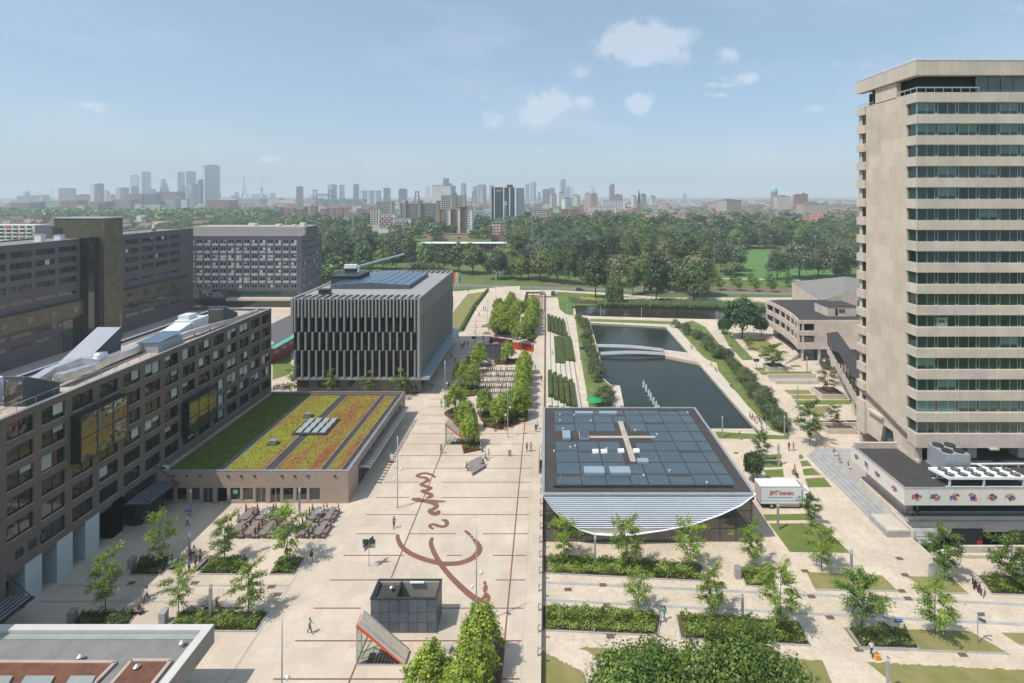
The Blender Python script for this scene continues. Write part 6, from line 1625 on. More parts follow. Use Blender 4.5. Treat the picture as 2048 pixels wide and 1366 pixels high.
for i, (X, Y, lab) in enumerate(((-6.6,54.4,'back tree of the bright pair at the bottom centre'),(-6.9,50.0,'front tree of the bright pair at the bottom centre'),(-10.9,49.6,'separate bright tree left of the pair at the bottom centre'),(-7.6,47.2,'lowest bright tree cut by the bottom picture edge'))):
 put(PT[i], USED, (X,Y,0), rz=i*1.1, sc=1.0, label=lab, cat='tree', group='bright trees at the bottom centre')
for i, (X, Y, H, Rr, lab) in enumerate(((8.3,44.5,9.4,4.6,'large leafy foreground tree, left of the two at the bottom'),(16.0,44.5,10.7,5.4,'large leafy foreground tree, right of the two at the bottom'))):
 o = thing('broadleaf_tree', lab, 'tree', (X,Y,ZR))
 link('trunk', trunk_mesh(H,.26,70+i,9,.3,.8), o)
 link('crown', np_quads('crown', crown(300+i,H-ZR,3.5,Rr,520,56,.48,.14,.085,'round',.24,.4), M['leafbig']), o)
def inside(pts, P):
 x, y = P[:,0], P[:,1]; c = np.zeros(len(P), bool); n = len(pts)
 for i in range(n):
  (x0,y0),(x1,y1) = pts[i], pts[(i+1) % n]
  if y0 == y1: continue
  c ^= ((y0 > y) != (y1 > y)) & (x < (x1-x0)*(y-y0)/(y1-y0)+x0)
 return c
def carpet(poly, z, h, dens, L, m, seed, name='foliage', edge=.5):
 rg = np.random.default_rng(seed); a = np.array(poly); lo, hi = a.min(0), a.max(0)
 n = int((hi-lo).prod()*dens); P = lo+rg.uniform(size=(n,2))*(hi-lo); P = P[inside(poly,P)]
 n = len(P)
 bump = .5+.5*np.sin(P[:,0]*2.1+seed)*np.sin(P[:,1]*2.6+seed*2)+.35*np.sin(P[:,0]*5.1)*np.sin(P[:,1]*4.3+seed)
 zz = z+h*(.35+.5*np.clip(bump,0,1.3))*rg.uniform(.35,1.05,n)
 C_ = np.stack([P[:,0], P[:,1], zz], 1)
 g = np.stack([-np.cos(P[:,0]*2.1+seed), -np.cos(P[:,1]*2.6), 1.5+0*zz], 1)+rg.normal(size=(n,3))*.7
 return np_quads(name, leaf_quads(C_, g, L, L*.6, rg), m)
def bed(pts, z, lab, m, h=.8, L=.125, dens=150, o=(0,0), s=1.0, seed=1, soil_in=.0, group=None):
 poly = XY(PX(pts, z, o, s)); c = (sum(p[0] for p in poly)/len(poly), sum(p[1] for p in poly)/len(poly), z)
 t = thing('planting_bed', lab, 'planting bed', c, group=group)
 MB().prism(poly, z-.05, z+.05).build('soil', M['soilbrown'], t)
 e = MB()
 for a, b in zip(poly, poly[1:]+poly[:1]): e.bar((*a,z+.03),(*b,z+.03),.14,.14)
 e.build('kerb', M['granite'], t)
 q = [(c[0]+(p[0]-c[0])*.94, c[1]+(p[1]-c[1])*.92+soil_in) for p in poly]
 me = carpet(q, z, h, dens, L, m, seed); me.transform(Matrix.Translation((-c[0],-c[1],-c[2])))
 link('foliage', me, t)
 return t
c8o = ((0,930), 2.926)
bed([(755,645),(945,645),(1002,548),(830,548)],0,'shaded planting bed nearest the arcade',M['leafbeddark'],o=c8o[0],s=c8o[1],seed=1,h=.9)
bed([(1160,640),(1385,642),(1455,548),(1240,545)],0,'planting bed beside the standing group of people',M['leafbed'],o=c8o[0],s=c8o[1],seed=2,h=.9)
bed([(1575,643),(1720,643),(1782,545),(1640,545)],0,'small planting bed below the picnic tables',M['leafbed'],o=c8o[0],s=c8o[1],seed=3,h=.9)
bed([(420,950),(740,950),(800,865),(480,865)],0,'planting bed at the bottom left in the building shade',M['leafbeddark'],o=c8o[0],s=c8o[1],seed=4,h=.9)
bed([(970,972),(1500,975),(1572,862),(1060,858)],0,'wide planting bed with a bench behind it',M['leafbed'],o=c8o[0],s=c8o[1],seed=5,h=.9)
bed([(1087,1146.5),(1404,1163),(1404,1130),(1290,1122),(1087,1112)],ZR,'long planting bed in front of the louvred pavilion',M['leafbed'],seed=6,h=1.0)
bed([(1492,1172),(1546,1175),(1548,1140),(1478,1136)],ZR,'small planting bed by the pavilion corner litter bin',M['leafbed'],seed=7,h=1.0)
bed([(1085,1261),(1316,1272),(1322,1232),(1240,1222),(1085,1212)],ZR,'left planting bed at the bottom of the service road',M['leafbed'],seed=8,h=1.0)
bed([(1362,1278),(1622,1292),(1600,1248),(1480,1236),(1352,1230)],ZR,'right planting bed at the bottom of the service road',M['leafbed'],seed=9,h=1.0)
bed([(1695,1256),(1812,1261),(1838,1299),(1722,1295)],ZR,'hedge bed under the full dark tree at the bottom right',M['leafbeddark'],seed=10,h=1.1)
bed([(1955,1152),(2100,1156),(2100,1192),(1984,1189)],ZR,'hedge bed with bicycles at the right picture edge',M['leafbed'],seed=11,h=1.1)
CP = ((860,740), 7.588)
def planter(pts, lab, o=CP[0], s=CP[1], seed=0, h=.45):
 poly = XY(PX(pts, 0, o, s)); c = (sum(p[0] for p in poly)/len(poly), sum(p[1] for p in poly)/len(poly), 0)
 t = thing('steel_planter', lab, 'planter', c)
 e = MB()
 for a, b in zip(poly, poly[1:]+poly[:1]): e.bar((*a,h/2),(*b,h/2),.12,h)
 e.build('steel_edge', M['corten'], t); MB().sheet([poly], h-.1).build('soil', M['soilbrown'], t)
 me = carpet(poly, h-.1, .5, 60, .15, M['planterplants'] if seed % 2 else M['leafbed'], seed+30); me.transform(Matrix.Translation((-c[0],-c[1],0))); link('foliage', me, t)
planter([(222,678),(330,610),(480,580),(690,660),(742,1110),(785,1215),(515,1268),(488,1150),(520,1100),(360,785)],'rusty steel planter running down beside the glass stair hood',seed=1)
planter([(720,655),(790,785),(1475,785),(1482,640),(960,600),(850,650)],'rusty steel planter with three trees below the bicycle racks',seed=2)
planter([(810,805),(1340,805),(1080,910),(815,860)],'small triangular steel planter people sit on',seed=3)
planter([(420,300),(530,410),(670,395),(745,320),(720,262),(480,250)],'rusty steel planter left of the bicycle racks',seed=4)
planter([(570,640),(590,720),(700,757),(860,740),(900,700),(830,590),(680,600)],'far steel planter above the orange stair pit',CR[0],CR[1],seed=5)
planter([(910,750),(1130,850),(1185,775),(1050,700),(930,700)],'far steel planter beside the orange stair pit',CR[0],CR[1],seed=6)
planter([(600,1115),(630,1160),(930,1150),(930,1100),(700,1085)],'thin planter behind the bicycle racks',CR[0],CR[1],seed=7)
poly = [(-12.6,46.6),(-9.4,46.6),(-4.6,44.5),(-4.6,57.6),(-7.4,57.9),(-10.4,52.0),(-12.8,51.2)]
t = thing('steel_planter', 'rusty steel planter under the bright trees at the bottom centre', 'planter', (-8,50,0))
e = MB()
for a, b in zip(poly, poly[1:]+poly[:1]): e.bar((*a,.25),(*b,.25),.12,.5)
e.build('steel_edge', M['corten'], t); MB().sheet([poly], .4).build('soil', M['soilbrown'], t)
for (x, y0, y1, lab) in ((-5.6,113.5,148,'long narrow steel planter under the row of trees right of the bicycle racks'),(-5.2,182,224,'long narrow steel planter under the far row of plaza trees')):
 t = thing('steel_planter', lab, 'planter', (x,(y0+y1)/2,0)); e = MB()
 poly = [(x-1.2,y0),(x+1.15,y0),(x+1.15,y1),(x-1.2,y1)]
 for a, b in zip(poly, poly[1:]+poly[:1]): e.bar((*a,.2),(*b,.2),.12,.4)
 e.build('steel_edge', M['corten'], t); MB().sheet([poly], .3).build('soil', M['soilbrown'], t)
 me = carpet(poly, .3, .5, 40, .15, M['leafbed'], 77); me.transform(Matrix.Translation((-x,-(y0+y1)/2,0))); link('foliage', me, t)
def hedge_box(a, b, w, z0, h, lab, group=None, L=.09, dens=110, seed=0, m=None):
 a, b = Vector((a[0],a[1],z0)), Vector((b[0],b[1],z0)); d = b-a; ln = d.length; ang = math.atan2(d.y,d.x)
 t = thing('clipped_hedge', lab, 'hedge', a, ang, group)
 MB().box(.03,-w/2+.03,0,ln-.03,w/2-.03,h-.04).build('hedge_body', M['leafhedge'], None).parent = t
 rg = np.random.default_rng(seed)
 parts_ = []
 for (u0, v0, n0, area, fn) in (('top',0,(0,0,1),ln*w,lambda u,v: (u*ln,(v-.5)*w,h+0*u)),('l',0,(0,-1,0),ln*h,lambda u,v: (u*ln,-w/2+0*u,v*h)),('r',0,(0,1,0),ln*h,lambda u,v: (u*ln,w/2+0*u,v*h)),('s',0,(-1,0,0),w*h,lambda u,v: (0*u,(u-.5)*w,v*h)),('e',0,(1,0,0),w*h,lambda u,v: (ln+0*u,(u-.5)*w,v*h))):
  n = max(6,int(area*dens)); u, v = rg.uniform(size=n), rg.uniform(size=n)
  C_ = np.stack(fn(u,v),1)+rg.normal(size=(n,3))*.03
  parts_.append(leaf_quads(C_, np.array(n0)*1.2+rg.normal(size=(n,3))*.55, L, L*.65, rg))
 link('hedge_leaves', np_quads('hedge_leaves', np.concatenate(parts_), m or M['leafhedge']), t)
 return t
ordn = ['first','second','third','fourth','fifth']
for g, (yb, ln, lab) in enumerate(((106.9,13.5,'nearest the pavilion'),(127.5,17.5,'between the two white stairs'),(189,24,'farthest from the pavilion'))):
 for k in range(5):
  x = SXa+.75+1.35*k+.2; y0 = yb-(1.4 if g else 0)*k
  hedge_box((x,y0),(x,y0+ln),.95,-.02-.15*(k+.5),1.0,'%s clipped hedge from the left in the hedge group %s' % (ordn[k],lab),'clipped hedges on the steps',seed=g*9+k,dens=90,L=.085)
for k in range(2):
 hedge_box((4.1+2.9*k,154.5+3*k),(4.1+2.9*k,183),2.6,-.9,.9,('left','right')[k]+' broad clipped hedge block beside the dark gap','broad clipped hedges',seed=50+k,dens=70,L=.09)
struct('hedge_pit', MB().box(.3,154,-.55,2.6,184,-.3), M['soilbrown'])
for k, (a, b) in enumerate((((976,581),(951,611)),((949,613),(922,663)))):
 p, q = G(*a,0), G(*b,0); hedge_box((p.x,p.y),(q.x,q.y),1.0,0,1.1,('far','near')[k]+' low hedge along the lawn beside the fin-clad building',None,seed=60+k,dens=25,L=.14)
SHR = [tree_proto('pond_shrub', trunk_mesh(2.4,.05,80+i,6,.1,.6,M['stem']), np_quads('crown', crown(400+i,3.0,.25,1.9,120,20,.26,.15,.07,'round',.25,.3), M['leafshrub']), 'crown') for i in range(4)]
def along(pts, s):
 ls = [math.dist(a,b) for a,b in zip(pts,pts[1:])]; T = sum(ls)*s
 for (a,b),l in zip(zip(pts,pts[1:]),ls):
  if T <= l: return (a[0]+(b[0]-a[0])*T/l, a[1]+(b[1]-a[1])*T/l)
  T -= l
 return pts[-1]
r_ = random.Random(31)
for k in range(30):
 x, y = along([(1356,656),(1385,668),(1420,700),(1450,725),(1475,745),(1515,795),(1548,835),(1568,862)], (k+.5)/30)
 put(SHR[k % 4], USED, G(x+r_.uniform(-9,8),y+r_.uniform(-4,6),ZR), rz=k, sc=r_.uniform(.75,1.2), label='%s loose grey green shrub from the far end of the right pond bank' % NTH[k], cat='shrub', group='shrubs on the right pond bank')
for k in range(15):
 x, y = along([(1160,640),(1172,668),(1180,700),(1190,735),(1198,765)], (k+.5)/15)
 put(SHR[(k+1) % 4], USED, G(x+r_.uniform(-5,5),y+r_.uniform(-3,4),ZR), rz=k*2, sc=r_.uniform(.75,1.15), label='%s dark shrub from the far end of the left pond bank' % NTH[k], cat='shrub', group='shrubs on the left pond bank')
for k, (x, y) in enumerate(((1208,806),(1214,800),(1206,815))):
 put(SHR[k], USED, G(x,y,ZR), rz=k, sc=1.1, label='%s of the three shrubs right behind the pavilion' % ('left','right','lower')[k], cat='shrub', group='shrubs behind the pavilion')
def blades(poly, z, n, h, m, seed, nm):
 rg = np.random.default_rng(seed); a = np.array(poly); lo, hi = a.min(0), a.max(0)
 P = lo+rg.uniform(size=(n,2))*(hi-lo); P = P[inside(poly,P)]; n = len(P)
 hh = h*rg.uniform(.5,1.1,n); C_ = np.stack([P[:,0],P[:,1],z+hh*.5],1)
 th = rg.uniform(0,6.28,n); N_ = np.stack([np.cos(th)*.6,np.sin(th)*.6-.5,.9+0*th],1)
 V = leaf_quads(C_, N_, 1, .1, rg, spin=np.tile(np.array([0,0,1.]),(n,1))+rg.normal(size=(n,3))*.15)
 c = V.mean(1,keepdims=True); V = c+(V-c)*np.array([1.6,1.6,1])*(hh*.6)[:,None,None]
 o = link(nm, np_quads(nm, V, m)); return o
o = blades(XY(PX([(1195,606),(1300,603),(1440,606),(1530,611),(1530,620),(1440,617.5),(1195,612)])), ZR, 12000, 1.9, M['leafreed'], 5, 'reeds'); tag(o,'belt of tall reeds along the far canal bank','reeds',kind='stuff')
o = blades(XY(PX([(1135,596),(1195,599),(1225,604),(1230,608),(1180,608),(1145,606)])), ZR, 2600, 1.1, M['leafreed'], 6, 'tall_herbs'); tag(o,'tall green herbs on the canal bank','herbs',kind='stuff')
o = blades(XY(PX([(1160,598),(1200,600.5),(1222,604),(1220,606.5),(1185,604),(1160,602)])), ZR+.5, 900, .9, M['flower'], 7, 'yellow_flowers'); tag(o,'patch of yellow wild flowers on the canal bank','flowers',kind='stuff')
PK = [tree_proto('park_tree', trunk_mesh(17,.42,500+i,7,.2,.55), np_quads('crown', crown(510+i,17,1.9,6.6,230,27,.95,.52,.34,'round',.24,.45), M['leafpark'])) for i in range(0)]
PK = [tree_proto('park_tree', trunk_mesh(17,.42,500+i,7,.2,.55), np_quads('crown', crown(510+i,17,1.9,6.6,230,27,.85,.5,.33,'round',.28,.45), M[('leafpark','leafparkmid','leafparkdark')[i % 3]])) for i in range(6)]
PL = [tree_proto('pale_park_tree', trunk_mesh(17,.42,520+i,7,.2,.55), np_quads('crown', crown(530+i,17,2.4,6.8,220,26,.95,.52,.34,'round',.2,.45), M['leafparklight'])) for i in range(3)]
PW = [tree_proto('grey_willow', trunk_mesh(13,.4,540+i,6,.15,.6), np_quads('crown', crown(550+i,15,1.6,6.2,220,26,.95,.5,.22,'round',.26,.4), M['leafwillow'])) for i in range(3)]
WW = tree_proto('weeping_willow', trunk_mesh(13,.4,560,6,.2,.6), np_quads('crown', weeping(561,13,5.2,5200,.6), M['leafweeping']))
plist = [(1115,566,508,40,'p'),(1139,569,497,30,'p'),(1162,570,514,28,'p'),(1191,598,513,48,'p'),(1229,607,550,38,'W'),(1239,571,514,50,'l'),(1266,590,531,24,'p'),(1289,586,511,42,'p'),(1313,604,520,46,'p'),(1339,576,513,44,'l'),
 (1351,583,521,42,'l'),(1394,592,513,66,'l'),(1388,602,531,56,'p'),(1442,545,485,32,'w'),(1466,541,488,52,'w'),(1466,550,526,42,'l'),(1554,560,502,36,'w'),(1599,557,487,54,'w'),(1636,553,502,38,'w'),(1669,556,491,50,'w'),(1690,553,485,52,'w'),(1684,556,531,32,'l'),
 (1145,513,473,54,'w'),(1182,515,473,56,'w'),(1206,516,479,48,'w'),(1282,512,464,62,'p'),(1327,513,485,44,'w'),(1363,514,485,60,'w'),(1402,514,486,46,'w'),(1420,512,488,40,'w'),(1118,514,478,46,'w'),
 (656,538,488,38,'p'),(689,538,486,42,'p'),(726,538,489,40,'p'),(766,539,499,36,'p'),(793,538,496,34,'p'),(820,539,492,36,'p'),(851,540,492,38,'p'),(887,543,494,36,'p'),(918,546,493,44,'p'),(946,548,492,46,'p'),
 (995,558,505,42,'p'),(1024,558,516,28,'l'),(1042,560,514,32,'p'),(1057,558,501,40,'p'),(1080,562,501,42,'l'),(1098,563,503,36,'p'),(832,548,524,40,'w'),(865,547,526,34,'l'),(1012,548,495,44,'p'),(1068,545,487,44,'w'),(1095,540,480,46,'w')]
cnt = {}
for k_ in 'plw':
 for n__, e_ in enumerate(sorted([e for e in plist if e[4] == k_])): cnt[(k_,e_[0])] = n__
lab = {'p':('dark broadleaf tree in the park beyond the road','dark park trees'),'l':('pale yellowish chestnut tree in the park beyond the road','pale park trees'),'w':('grey green willow in the park beyond the road','grey park willows'),'W':('pale weeping willow on the canal bank','')}
src = {'p':PK,'l':PL,'w':PW,'W':[WW]}; base = {'p':(17,6.6),'l':(17,6.8),'w':(15,6.2),'W':(13,5.2)}
def park(x, y, top, w, k, i):
 p = G(x,y,ZR); h = (y-top)*p.y/F; rr_ = w/2*p.y/F
 H0, R0 = base[k]
 put(src[k][i % len(src[k])], USED, p, rz=i*1.31, sc=(rr_/R0,rr_/R0,h/H0), label=lab[k][0] if k == 'W' else lab[k][0].replace(' in the park',', %s of its kind from the left,' % NTH[cnt[(k,x)]]), cat='tree', group=lab[k][1] or None)
for i, (x, y, tp_, w, k) in enumerate(plist): park(x, y, tp_, w, k, i)
r_ = random.Random(77)
field = [(1425,498),(1650,498),(1712,566),(1400,560)]
def in_px(poly, x, y): return bool(inside(poly, np.array([[x,y]]))[0])
n_ind = 0
def zone(x, y): return ('left of the stadium' if x < 820 else 'around the stadium stand' if x < 1030 else 'right of the third floodlight mast' if x < 1130 else 'behind the weeping willow' if x < 1290 else 'behind the pale chestnuts' if x < 1430 else 'behind the sports pitch' if x < 1600 else 'beside the tower edge')+(', nearer rows' if y > 500 else ', farther rows')
for Yd in range(330, 560, 13):
 py = HY+49*F/Yd
 x = 640+r_.uniform(0,12)
 while x < 1720:
  wpx = 13.5*F/Yd; jx, jy = x+r_.uniform(-.3,.3)*wpx, py+r_.uniform(-2,2)
  x += wpx*r_.uniform(.9,1.3)
  if in_px(field, jx, jy) or (640 < jx < 1030 and 478 < jy < 530 and 820 < jx) or (1200 < jx < 1265 and 500 < jy < 520): continue
  if jy > 528: continue
  low = 735 < jx < 1000 and Yd > 430
  if low and r_.random() < .55: continue
  k = r_.choice('ppppwl'); H0, R0 = base[k]; s = r_.uniform(.8,1.12)*(.72 if low else 1)
  put(src[k][n_ind % len(src[k])], USED, G(jx,jy,ZR), rz=n_ind*.7, sc=(s*r_.uniform(.9,1.15),)*2+(s,), label='%s tree in the dense park belt %s' % ({'p':'dark','w':'grey green','l':'pale'}[k],zone(jx,jy)), cat='tree', group={'p':'dark trees of the park belt','w':'grey trees of the park belt','l':'pale trees of the park belt'}[k])
  n_ind += 1
for k in range(9):
 x, y = ((1440,580),(1477,581),(1512,583),(1545,584),(1430,571),(1467,570),(1503,571),(1540,572),(1575,573))[k]
 put(YD[k % 3], USED, G(x,y,ZR), rz=k, sc=.95, label='slim sapling, %s from the left in the %s row beside the tram track' % (NTH[k % 4 if k < 4 else k-4],'near' if k < 4 else 'far'), cat='tree', group='saplings beside the tram track')
def mass(name, spots, protos_V, m, lab):
 out = []
 for i, (X, Y, z, s, sz) in enumerate(spots):
  V = protos_V[i % len(protos_V)]; a = i*1.7; c, sn = math.cos(a), math.sin(a)
  W_ = V @ np.array([[c,sn,0],[-sn,c,0],[0,0,1]])
  out.append(W_*np.array([s,s,sz])+np.array([X,Y,z]))
 o = link(name, np_quads(name, np.concatenate(out), m)); return tag(o, lab, 'trees', kind='stuff')
LV = [crown(600+i,17,2,7.2,80,9,1.15,1.0,.7,'round',.26,.65) for i in range(5)]
sp = [[],[],[],[]]
r_ = random.Random(5)
for Yd in range(560, 900, 14):
 x = -.42*Yd-30
 while x < .60*Yd:
  x += r_.uniform(10,18); px = CX+x/Yd*F
  if px < 600: continue
  dens = 1.0 if Yd < 660 else .13
  if px < 1010 and Yd > 640: dens = .45
  if px < 760: dens = .75 if Yd < 700 else .1
  if 735 < px < 1000 and r_.random() < .8: continue
  if r_.random() > dens: continue
  s = r_.uniform(.75,1.2); sp[r_.choice((0,0,1,2,2,3))].append((x,Yd+r_.uniform(-6,6),ZR,s,s*r_.uniform(.8,1.15)))
for Yd in range(300, 640, 22):      # wooded strip behind the left buildings
 x = -1.05*Yd
 while x < -.40*Yd:
  x += r_.uniform(14,26); px = CX+x/Yd*F
  if Yd < 420 and px < 650: continue
  if px < 250 and Yd > 420: continue
  s = r_.uniform(.6,.95); sp[0].append((x,Yd+r_.uniform(-6,6),ZR,s,s*.8))
for Yd in range(600, 960, 20):
 x = -.8*Yd
 while x < -.42*Yd:
  x += r_.uniform(14,26); s = r_.uniform(.5,.85)
  if r_.random() < .75: sp[r_.choice((0,2))].append((x,Yd+r_.uniform(-8,8),ZR,s,s*.8))
mass('woodland', sp[0], LV, M['leafpark'], 'dark wooded belt behind the park and the campus'); mass('woodland', sp[1], LV, M['leafwillow'], 'grey green tree crowns scattered in the wooded belt')
mass('woodland', sp[2], LV, M['leafparkmid'], 'mid green tree crowns of the wooded belt'); mass('woodland', sp[3], LV, M['leafparkdark'], 'deep green tree crowns of the wooded belt')
FV = [crown(640+i,14,1,9,14,5,2.4,2.6,2.0,'round',.2,.6) for i in range(3)]
sp = []
for k in range(900):
 Yd = 950*math.exp(r_.uniform(0,1.75)); px = r_.uniform(-20,1715)
 if px < 560 and r_.random() < .35: continue
 if px < 1200 and px > 560 and r_.random() < .55: continue
 s = r_.uniform(.6,1.1)*(1+Yd/9000); sp.append(((px-CX)/F*Yd,Yd,ZR,s,s*.75))
for k in range(260):                 # tree lined quays on the left
 Yd = r_.choice((1010,1120,1240))+r_.uniform(-25,25); px = r_.uniform(-10,560); s = r_.uniform(.8,1.3); sp.append(((px-CX)/F*Yd,Yd,ZR,s,s))
mass('street_trees', sp, FV, M['leafpark'], 'scattered street trees among the far city houses')
# ================================================================== street furniture
def lamp_proto():
 o = link('tall_lamp_pole', None); o.location = (0,0,-400)
 b = MB().tube((0,0,0),(0,0,11.0),.085,.05,8).mesh('pole', M['alu'], True); link('pole', b, o)
 for z, s in ((6.0,1),(4.6,-1)):
  h = MB().tube((0,0,z),(.45*s,-.1,z+.05),.025,n=5).tube((.35*s,-.1,z+.1),(.62*s,-.25,z-.15),.14,.17,10).mesh('spot_head', M['whitemetal'], True); link('spot_head', h, o)
 link('base', MB().lathe([(.16,0),(.16,.12),(.1,.16)],n=10).mesh('base', M['steel']), o)
 return o
LP = lamp_proto()
for x, y, lab in ((795,1016,'tall lamp pole beside the cafe corner'),(890,820,'tall lamp pole near the fin-clad building corner'),(1015.5,875,'tall lamp pole between the lower planters'),(951.5,692,'tall lamp pole in the plaza shade beside the far lawn'),
 (975.4,643,'tall lamp pole on the far plaza left of the tree cluster'),(1042,705,'tall lamp pole beside the orange stair pit'),(992,600,'farthest tall lamp pole near the plaza end')):
 put(LP, USED, G(x,y,0), rz=.3, label=lab, cat='lamp post', group='tall plaza lamp poles')
put(LP, USED, (-7.75,59.9,0), rz=.2, label='tall lamp pole behind the bright trees at the bottom centre', cat='lamp post', group='tall plaza lamp poles')
put(LP, USED, ((564-CX)*46.9/F,46.9,0), rz=.2, label='tall lamp pole cut by the bottom picture edge', cat='lamp post', group='tall plaza lamp poles')
o = link('light_column', None); o.location = (0,0,-400)
link('column', MB().box(-.13,-.13,0,.13,.13,3.6).mesh('column', M['steel']), o); link('lamp_head', MB().box(-.125,-.125,3.6,.125,.125,3.95).mesh('lamp_head', M['whitemetal']), o); link('cap', MB().box(-.14,-.14,3.95,.14,.14,4.0).mesh('cap', M['steel']), o)
LC = o
lcs = [(379,1112,1067,0,'square light column beside the group of standing people'),(381,1033,978,0,'square light column in the cafe shade'),(599,1033,976,0,'square light column behind the picnic tables'),(421,1236,1169,0,'square light column in the wide planting bed'),
 (1190,1129,1070,ZR,'square light column in the bed before the pavilion'),(1485,1237,1189,ZR,'square light column at the service road'),(1556,1059,1006,ZR,'square light column in front of the truck'),(1703,1157,1100,ZR,'square light column by the dry lawn below the podium steps'),(1776,1384,1314,ZR,'square light column cut by the bottom right picture edge'),
 (1444.7,875,832,ZR,'light column at the near right pond corner'),(1569,873,831,ZR,'light column at the right pond shrubs end'),(1557,931,887,ZR,'light column behind the truck'),(1614,743,713,ZR,'light column before the curved building'),(1595,810,773,ZR,'light column between the small lawns'),
 (1134,628,608,ZR,'first light column along the canal path from the left'),(1201,632,613,ZR,'second light column along the canal path from the left'),(1283,635,615,ZR,'third light column along the canal path from the left'),(1434,642,623,ZR,'light column at the canal path end'),(1444,667,628,ZR,'light column left of the large round tree'),(1456.7,692,665,ZR,'light column by the curved path bend'),(1489,719,696,ZR,'light column by the curved building grass'),(1174.5,760,733,ZR,'light column on the left pond bank in the middle'),(1183.6,810,778,ZR,'light column on the left pond bank behind the pavilion'),(1161,720,690,ZR,'light column on the left pond bank by the footbridge')]
for x, y, tp_, z, lab in lcs:
 p = G(x,y,z); h = (y-tp_)*p.y/F; w_ = .8 if y < 880 else 1.0
 put(LC, USED, p, sc=(w_,w_,h/4.0), label=lab, cat='lamp post', group='square light columns')
stub = MB().box(-.06,-.1,0,.06,.1,.75).box(-.06,-.1,.75,.3,.1,.82).mesh('edge_light', M['steel'])
for k in range(16):
 tag(link('edge_light', stub, None, (-.85,56+3.05*k,0)), 'low edge light along the right rim of the plaza deck', 'edge light', 'edge lights along the plaza rim')
def bin_proto():
 o = link('litter_bin', None); o.location = (0,0,-400)
 link('bin_body', MB().box(-.3,-.3,0,.3,.3,1.0).mesh('bin_body', M['steel']), o); link('bin_lid', MB().add([(-.32,-.32,1.0),(.32,-.32,1.0),(.32,.32,1.0),(-.32,.32,1.0),(-.32,-.32,1.08),(.32,-.32,1.08),(.32,.32,1.22),(-.32,.32,1.22)],[(0,1,5,4),(1,2,6,5),(2,3,7,6),(3,0,4,7),(4,5,6,7)]).mesh('bin_lid', M['alu']), o); return o
BP = bin_proto()
for x, y, z, lab in ((327,1245,0,'litter bin left of the wide planting bed'),(145,1244,0,'litter bin in the shade at the bottom left bed'),(264,1136,0,'litter bin left of the shaded planting bed'),(534,1042,0,'litter bin behind the left picnic tables'),(638,1041,0,'litter bin behind the right picnic tables'),(1475,1155,ZR,'litter bin left of the small bed by the pavilion corner'),(1866,1157,ZR,'litter bin on the lawn in front of the sunken court')):
 put(BP, USED, G(x,y,z), sc=1.15, label=lab, cat='litter bin', group='grey litter bins')
def sign(px, py, top, z, lab, kind):
 p = G(px,py,z); h = (py-top)*p.y/F; t = thing('sign_post', lab, 'sign', p)
 MB().tube(p,p+Vector((0,0,h)),.05,n=8).build('pole', M['steel'], t)
 if kind == 'cross':
  dk, lt = mat('dark_sign_print',srgb(52,70,62),.5), mat('light_sign_print',srgb(150,150,148),.5)
  for a, sg in ((0,1),(0,-1),(1.15,1),(1.15,-1)):
   for z0, z1, m in ((h-.62,h-.02,dk),(h-1.15,h-.62,lt)):
    d = Vector((math.cos(a),math.sin(a),0))*sg; q0, q1 = p+d*.08, p+d*.82
    MB().bar((q0.x,q0.y,p.z+(z0+z1)/2),(q1.x,q1.y,p.z+(z0+z1)/2),.03,z1-z0).build('sign_panel', m, t)
 elif kind == 'blue':
  MB().box(p.x-.45,p.y-.06,p.z+h-.35,p.x+.45,p.y+.06,p.z+h).build('sign_panel', M['blue'], t); MB().box(p.x-.4,p.y-.07,p.z+h-.12,p.x+.4,p.y-.062,p.z+h-.05).build('white_line', M['white'], t)
 elif kind == 'flag': MB().box(p.x+.05,p.y-.03,p.z+h-.45,p.x+.75,p.y+.03,p.z+h-.05).build('sign_panel', mat('grey_sign',srgb(120,128,136),.5), t); MB().add([(p.x+.06,p.y-.03,p.z+h-.5),(p.x+.5,p.y-.5,p.z+h-.5),(p.x+.5,p.y-.5,p.z+h-.9),(p.x+.06,p.y-.03,p.z+h-.9)],[(0,1,2,3),(3,2,1,0)]).build('sign_arm', mat('grey_sign',srgb(120,128,136),.5), t)
 else:
  for sg in (-1,1): MB().box(p.x+.05*sg,p.y-.04,p.z+h-.9,p.x+.75*sg,p.y+.04,p.z+h-.05).build('sign_panel', mat('dark_sign_print',srgb(52,70,62),.5), t)
sign(738,1133,1078,0,'cross-shaped direction sign in the middle of the plaza','cross')
sign(1797,1262,1238,ZR,'blue direction sign over the bottom right hedge','blue'); sign(1955.5,1286,1224,ZR,'grey sign post with angled arm on the dry lawn','flag')
sign(951,1216+35,1206,0,'blue direction sign just behind the bright trees at the bottom','blue'); sign(376,1052,1018,0,'pale blue sign beside the light column in the cafe shade','blue')
sign(1513,740,717,ZR,'pair of dark sign panels before the curved building','pair'); sign(1147,632,612,ZR,'pair of dark sign panels at the canal path bend','pair'); sign(1533,862,832,ZR,'sign panel at the near pond corner','pair'); sign(1164,722,693,ZR,'pair of dark sign panels by the pond footbridge','pair'); sign(948,688,672,0,'dark sign board in the plaza shade','pair')
sign(1533,750,720,ZR,'blue and white sign beside the planter tree','blue')
t = thing('info_panel', 'small tilted information panel standing on the plaza paving', 'sign', G(1019.5,912.5,0)); p = G(1019.5,912.5,0)
MB().box(p.x-.3,p.y-.05,.15,p.x+.3,p.y+.05,1.15).build('panel', mat('pale_panel',srgb(150,152,150),.5), t)
for sg in (-.27,.27): MB().box(p.x+sg-.03,p.y-.04,0,p.x+sg+.03,p.y+.04,.15).build('leg', M['steel'], t)
